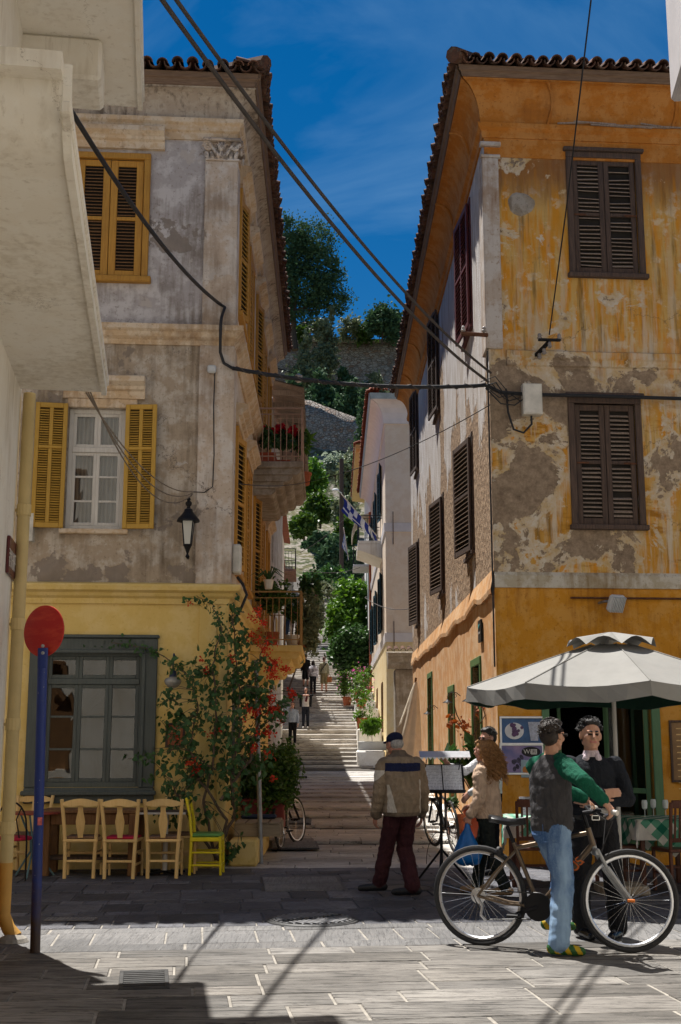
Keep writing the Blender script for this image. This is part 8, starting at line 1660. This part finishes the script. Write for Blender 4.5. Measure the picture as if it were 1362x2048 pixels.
# --- elderly man in cap walking away
O = Vector((.66, 13.3, 0)); p_ = []
leg(p_, (.085, 0, .9), (.06, .1, .48), (.08, -.1, .1), 'trouser', (.1, .09, .085)); leg(p_, (-.085, 0, .9), (-.12, .16, .5), (-.19, .2, .12), 'trouser', (.1, .086, .08)); shoe(p_, (.08, -.11, .1), R(160), 'shoe', L=.25); shoe(p_, (-.2, .19, .115), R(160), 'shoe', L=.25)
p_.append(('l', [(0, -.02, .8, .13, .11), (0, -.01, .9, .165, .13), (0, 0, 1.0, .16, .12)], 'trouser'))
p_.append(('l', [(0, -.015, .82, .2, .158), (0, -.01, .86, .215, .172), (0, -.01, 1.0, .208, .168), (0, .0, 1.15, .215, .162), (0, .02, 1.28, .224, .15), (0, .035, 1.37, .205, .13), (0, .055, 1.44, .15, .11), (0, .07, 1.48, .08, .085), (0, .075, 1.51, .072, .075)], 'jacket'))
for s_ in (-1, 1): p_.append(('e', (s_ * .18, .035, 1.36), (.085, .085, .08), (0, 0, 0), 'jacket'))
arm(p_, (.2, .035, 1.35), (.255, .02, 1.06), (.265, .1, .83), 'jacket', (.08, .07, .062, .036)); arm(p_, (-.2, .035, 1.35), (-.255, .0, 1.06), (-.27, .08, .82), 'jacket', (.08, .07, .062, .036)); hand(p_, (.265, .105, .83), (0, .25, -1), (-1, .2, 0), .5, 1); hand(p_, (-.27, .085, .82), (0, .3, -1), (1, .2, 0), .5, -1)
p_.append(('c', (0, .08, 1.46), (-.02, .12, 1.53), .055, .055, 'skin')); head(p_, (-.03, .15, 1.575), 22, -14, 0, 1.0, 'hair', 'cap')
def recA(ce, idx, nm):
    j = idx == nm.index('jacket'); x, y, z = ce[:, 0], ce[:, 1], ce[:, 2]
    yield j & (z > 1.285 + .03 * np.abs(x)) & (z < 1.375 + .02 * np.abs(x)) & (np.abs(x) < .2) & (y < .1), nm.index('navy')
    yield j & (x < -.205) & (z > 1.17) & (z < 1.3) & (z > 1.17 + (x + .32) * .9), nm.index('cream')
    yield j & (x < -.1 - (z - .83) * .22) & (x > -.19) & (z < 1.15) & (y < .06), nm.index('cream')
    yield j & (z < .862), nm.index('hem')
    yield j & (z > 1.44), nm.index('hem')
    yield j & (x > .165) & (x < .19) & (z < 1.2) & (z > .85) & (y < .05), nm.index('cream')
El = person('elderly man in beige jacket with navy band and blue cap walking away', p_, {'skin': sk('weathered_skin', (.4, .19, .13)), 'eye': eye, 'lip': lip, 'hair': hairm('grey_hair', (.3, .29, .28)), 'cap': fab('navy_cap', (.008, .012, .04)), 'jacket': fab('taupe_jacket', (.23, .175, .12), .8), 'hem': fab('dark_taupe_trim', (.14, .105, .075), .8), 'navy': fab('navy_panel', (.01, .014, .05), .8), 'cream': fab('cream_panel', (.5, .46, .4), .8), 'trouser': fab('maroon_trousers', (.045, .014, .018)), 'shoe': simple('dark_walking_shoe', (.014, .015, .018), .5, .2)}, O, R(16), .006, recA, cloth=('jacket', 'trouser'), wr=.011)
mb = MB(); mb.tube([(-.2, .19, 1.36), (-.215, .2, 1.28), (-.2, .2, 1.2)], .018, 6); mb.build('strap', BLK, El, True)
# --- woman with curly hair
O = Vector((1.58, 13.32, 0)); p_ = []
leg(p_, (.075, 0, .84), (.08, .1, .46), (.05, .14, .1), 'trouser', (.092, .07, .062)); leg(p_, (-.075, 0, .84), (-.08, -.05, .45), (-.07, -.2, .1), 'trouser', (.092, .07, .062)); shoe(p_, (.05, .14, .1), R(90), 'shoe', L=.21); shoe(p_, (-.07, -.2, .1), R(90), 'shoe', L=.21)
p_.append(('l', [(0, 0, .76, .12, .11), (0, 0, .84, .16, .135), (0, 0, .92, .15, .12)], 'trouser')); p_.append(('l', [(0, -.0, .8, .17, .15), (0, -.0, .84, .185, .165), (0, 0, 1.0, .17, .15), (0, .0, 1.12, .165, .14), (0, .01, 1.22, .175, .135), (0, .015, 1.3, .16, .115), (0, .02, 1.36, .09, .08), (0, .02, 1.39, .068, .07)], 'jacket'))
for s_ in (-1, 1): p_.append(('e', (s_ * .155, .01, 1.285), (.075, .075, .068), (0, 0, 0), 'jacket'))
arm(p_, (-.17, .01, 1.27), (-.215, .0, 1.02), (-.2, .13, .83), 'jacket', (.068, .058, .05, .032)); arm(p_, (.17, .01, 1.27), (.22, .03, 1.02), (.17, .2, .9), 'jacket', (.068, .058, .05, .032)); hand(p_, (-.2, .135, .83), (0, .25, -1), (1, 0, 0), .9, -1, s=.92); hand(p_, (.17, .2, .9), (-.3, 1, 0), (-.6, 0, -1), .5, 1, s=.92)
p_.append(('c', (0, .02, 1.34), (0, .03, 1.44), .047, .046, 'skin')); head(p_, (0, .04, 1.505), -18, -4, 0, .94, 'hair', 'short'); p_.append(('e', (0, -.03, 1.5), (.11, .115, .13), (0, 0, 0), 'hair')); p_.append(('e', (-.01, -.085, 1.38), (.115, .085, .12), (0, 0, 0), 'hair')); p_.append(('e', (-.02, -.12, 1.28), (.1, .06, .1), (0, 0, 0), 'hair'))
CURL = hairm('curly_auburn_hair', (.33, .17, .065))
W_ = person('woman with long curly hair in pale beige jacket', p_, {'skin': SKP, 'eye': eye, 'lip': lip, 'hair': CURL, 'jacket': fab('pale_beige_jacket', (.5, .36, .26), .7), 'trouser': fab('black_green_trousers', (.012, .016, .015)), 'shoe': fab('tan_shoe', (.3, .2, .12))}, O, R(66), .006, cloth=('jacket', 'trouser'), wr=.012)
mb = MB(); rnd = random.Random(4)
for k in range(800):
    a = rnd.uniform(0, 6.28); el = rnd.uniform(-.2, 1.4); c = Vector((0, -.03, 1.5)) + Vector((math.cos(a) * math.cos(el) * .1, math.sin(a) * math.cos(el) * .1, math.sin(el) * .115))
    if math.sin(a) > .35 and el < .75: continue
    L = rnd.uniform(.1, .36); ph = rnd.uniform(0, 6); r_ = rnd.uniform(.014, .024); out = Vector((c.x * .5, c.y * .3 - .012, 0)); pts = []
    for i in range(17):
        f = i / 16; q = c + out * f * 1.3 + Vector((0, -.03 * f, -L * f)); pts.append(q + Vector((math.cos(ph + i * 1.1) * r_, math.sin(ph + i * 1.1) * r_, 0)))
    mb.tube(pts, .0032, 4, False)
ho = mb.build('curls', CURL, W_, True, True)
tB = thing('carrier_bag', 'crumpled blue plastic carrier bag hanging from the woman\'s hand', 'bag', (1.28, 13.2, .4)); hw_ = (Matrix.Translation(O) @ Matrix.Rotation(R(66), 4, 'Z')) @ Vector((-.2, .16, .74)); mb = MB(); n = 22; vs = []; lv = [(.02, .0), (.03, -.05), (.07, -.13), (.12, -.24), (.135, -.33), (.12, -.4), (.05, -.425)]
for j, (r_, dz) in enumerate(lv):
    for k in range(n): a = 2 * math.pi * k / n; q = r_ * (1 + .22 * mnoise.noise(Vector((math.cos(a) * 2, math.sin(a) * 2, j * .6)))); vs.append(hw_ + Vector((q * math.cos(a) * 1.05, q * math.sin(a) * .7, dz + .01 * math.sin(3 * a))))
mb.add(vs, [(j * n + k, (j + 1) * n + k, (j + 1) * n + (k + 1) % n, j * n + (k + 1) % n) for j in range(len(lv) - 1) for k in range(n)]); mb.build('bag', simple('blue_plastic_film', (.01, .13, .42), .3, .25, 9, .7, 26), tB, smooth='all')
# --- waiter in white shirt
O = Vector((1.86, 15.2, 0)); p_ = []
leg(p_, (.09, 0, .92), (.1, .03, .5), (.1, 0, .1), 'trouser'); leg(p_, (-.09, 0, .92), (-.1, .03, .5), (-.11, 0, .1), 'trouser'); shoe(p_, (.1, 0, .1), R(90), 'shoe'); shoe(p_, (-.11, 0, .1), R(90), 'shoe')
p_.append(('l', [(0, 0, .82, .12, .1), (0, 0, .9, .168, .13), (0, 0, 1.02, .16, .125)], 'trouser')); p_.append(('l', [(0, 0, .98, .165, .13), (0, .01, 1.1, .18, .14), (0, .01, 1.25, .185, .135), (0, 0, 1.38, .19, .12), (0, 0, 1.45, .13, .09), (0, 0, 1.5, .066, .068)], 'shirt'))
for s_ in (-1, 1): p_.append(('e', (s_ * .17, 0, 1.4), (.075, .075, .065), (0, 0, 0), 'shirt'))
el, wr_ = ik((.18, 0, 1.39), (.12, .5, 1.3), .3, .27, (.5, 0, -1)); arm(p_, (.18, 0, 1.39), el, wr_, 'shirt', (.065, .054, .044, .034)); hand(p_, wr_, (.1, .6, .75), (-.3, .9, -.2), .2, 1); el, wr_ = ik((-.18, 0, 1.39), (-.1, .33, .98), .3, .27, (-.5, -.3, -.6)); arm(p_, (-.18, 0, 1.39), el, wr_, 'shirt', (.065, .054, .044, .034)); hand(p_, wr_, (.2, .6, -.6), (.6, 0, -.6), .6, -1)
p_.append(('c', (0, 0, 1.46), (0, .015, 1.56), .056, .054, 'skin')); head(p_, (0, .03, 1.645), 12, -8, 0, 1.02)
Wt = person('waiter in white shirt and glasses reaching to the menu stand', p_, {'skin': SKP, 'eye': eye, 'lip': lip, 'hair': hairm('dark_grey_hair', (.03, .025, .022)), 'shirt': fab('white_shirt', (.66, .66, .68), .75), 'trouser': BLK, 'shoe': BLK}, O, R(108), .007, cloth=('shirt', 'trouser'), wr=.008)
mb = MB(); hm_ = Matrix.Rotation(R(12), 3, 'Z') @ Matrix.Rotation(R(-8), 3, 'X'); hc = Vector((0, .03, 1.645))
for s_ in (-1, 1): mb.tube([hc + hm_ @ Vector((s_ * .033 + .024 * math.cos(k * .7), .103, .004 + .018 * math.sin(k * .7))) for k in range(10)], .0025, 4, False); mb.tube([hc + hm_ @ Vector((s_ * .057, .1, .008)), hc + hm_ @ Vector((s_ * .082, -.01, .008))], .0025, 4)
mb.build('glasses', M['black_metal'], Wt, True)
tufts(Wt, hc, hm_, 1.02, bpy.data.materials['dark_grey_hair'], 300, .02, -.2, 5)
# --- figures on the stairs
def walker(label, x, Y, rz, h, top, bot, hairc, style='short', legw=1, pose='walk', slv=None, shorts=False, extra=None, pat=None):
    p_ = []; s = h / 1.75; st = .1 if pose == 'walk' else .02
    lm = 'bot'
    for sg in (-1, 1):
        kn, an = (sg * .09 * s, sg * st + .03, .48 * s), (sg * .1 * s, -sg * st * -1.2, .1)
        if shorts: p_.append(('c', (sg * .085 * s, 0, .9 * s), kn, .1 * s, .1 * s, lm)); p_.append(('c', kn, an, .062 * s, .045 * s, 'skin'))
        else: leg(p_, (sg * .085 * s, 0, .9 * s), kn, an, lm, (.095 * s, .072 * s, .058 * s))
        shoe(p_, an, R(90), 'shoe', L=.2)
        p_.append(('e', (sg * .16 * s, 0, 1.39 * s), (.07 * s, .07 * s, .06 * s), (0, 0, 0), 'top'))
    p_.append(('l', [(0, 0, .8 * s, .12 * s, .1 * s), (0, 0, .9 * s, .165 * s, .13 * s), (0, 0, 1.0 * s, .155 * s, .12 * s)], lm)); p_.append(('l', [(0, 0, .94 * s, .168 * s, .132 * s), (0, 0, 1.1 * s, .155 * s, .122 * s), (0, 0, 1.3 * s, .175 * s, .122 * s), (0, 0, 1.42 * s, .14 * s, .09 * s), (0, 0, 1.48 * s, .065 * s, .065 * s)], 'top'))
    for sg in (-1, 1):
        sh = (sg * .175 * s, 0, 1.38 * s)
        if pose == 'up' : el, wr_ = ik(sh, (sg * .02, .3, 1.4 * s), .28 * s, .26 * s, (sg, 0, .1))
        elif pose == 'face' and sg == 1: el, wr_ = ik(sh, (.06, .16, 1.55 * s), .28 * s, .26 * s, (1, 0, -.6))
        else: el, wr_ = (sg * .22 * s, -.02, 1.12 * s), (sg * .23 * s, .06, .88 * s)
        arm(p_, sh, el, wr_, 'slv', (.058 * s, .05 * s, .04 * s, .03)); hand(p_, wr_, (0, .4, -1) if pose != 'up' else (-sg, .3, .2), (-sg, 0, 0), .4, sg, s=.95)
    p_.append(('c', (0, 0, 1.45 * s), (0, .01, 1.56 * s), .05, .05, 'skin')); head(p_, (0, .02, 1.64 * s), 0, 0, 0, s, 'hair', style)
    t = person(label, p_, {'skin': SKP, 'eye': eye, 'lip': lip, 'hair': hairm('hair_' + label[:8].strip().replace(' ', '_'), hairc), 'top': top, 'slv': slv or top, 'bot': bot, 'shoe': fab('light_shoe', (.45, .42, .38)) if pose != 'walk' else fab('brown_sandal', (.12, .06, .04))}, (x, Y, zal(Y) + .0), rz, .013, None, 0, (), 2); return t
g1 = P(585, 1487, 45.5); walker('woman in light blue top shading her face on the stairs', g1.x, 45.5, R(176), 1.6, fab('light_blue_top', (.35, .4, .5)), BLK, (.012, .009, .008), 'long', pose='face')
g2 = P(611, 1450, 48.6); w2 = walker('woman in white top and dark cardigan with raised arms on the stairs', g2.x, 48.6, R(184), 1.62, fab('white_top', (.55, .5, .48)), fab('dark_navy_trousers', (.015, .017, .025)), (.018, .01, .008), 'long', pose='up', slv=BLK)
mb = MB(); mb.tube([(-.19, .0, 1.29), (-.2, .01, 1.1), (-.19, .0, .86)], [.06, .055, .05], 8); mb.tube([(.19, .0, 1.29), (.2, .01, 1.1), (.19, .0, .86)], [.06, .055, .05], 8); mb.build('cardigan', BLK, w2, True, True); mb = MB(); mb.tube([(-.06, .1, 1.33), (-.03, .14, 1.2), (.0, .15, 1.06)], [.03, .04, .045], 8); mb.build('scarf', fab('burgundy_scarf', (.09, .008, .015)), w2, True, True)
g3 = P(648, 1384, 60.5); m3_ = walker('man in khaki shirt and shorts climbing the stairs', g3.x, 60.5, R(-4), 1.74, fab('khaki_shirt', (.32, .3, .2)), fab('khaki_shorts', (.2, .16, .08)), (.12, .06, .05), 'short', shorts=True)
mb = MB(); mb.tube([(.15, -.1, 1.45), (0, -.145, 1.25), (-.17, -.12, 1.0)], .018, 6); mb.build('shoulder_strap', BLK, m3_, True)
tb_ = thing('handbag', 'brown leather bag carried by the man in khaki', 'bag', m3_.location + Vector((.24, .05, .5))); mb = MB(); bl_ = m3_.location + Vector((.26, .05, .62)); mb.box(bl_, (.28, .12, .3), None, .04); mb.tube([bl_ + Vector((-.08, 0, .14)), bl_ + Vector((0, 0, .28)), bl_ + Vector((.08, 0, .14))], .012, 6); mb.build('bag', simple('tan_leather', (.3, .1, .03), .5), tb_)
g4 = P(626, 1392, 59.5); w4 = walker('dark haired woman with flowery cloth over her back climbing the stairs', g4.x, 59.5, R(4), 1.66, fab('flowered_cloth', (.4, .38, .42), .85, .3, 30, .6), fab('dark_leggings', (.014, .014, .018)), (.015, .01, .009), 'long'); mb = MB(); mb.lathe([(.14, .98), (.26, 1.0), (.27, 1.15), (.2, 1.34), (.08, 1.42)], (0, -.04, 0), 16, 1, .75); mb.build('shawl', fab('flower_print_cloth', (.42, .4, .44), .85, .3, 20, .8), w4, True, 'all')
g5 = P(611, 1372, 62); walker('person in black top and skirt walking ahead on the stairs', g5.x, 62, R(0), 1.7, BLK, BLK, (.012, .01, .009), 'short', shorts=True)
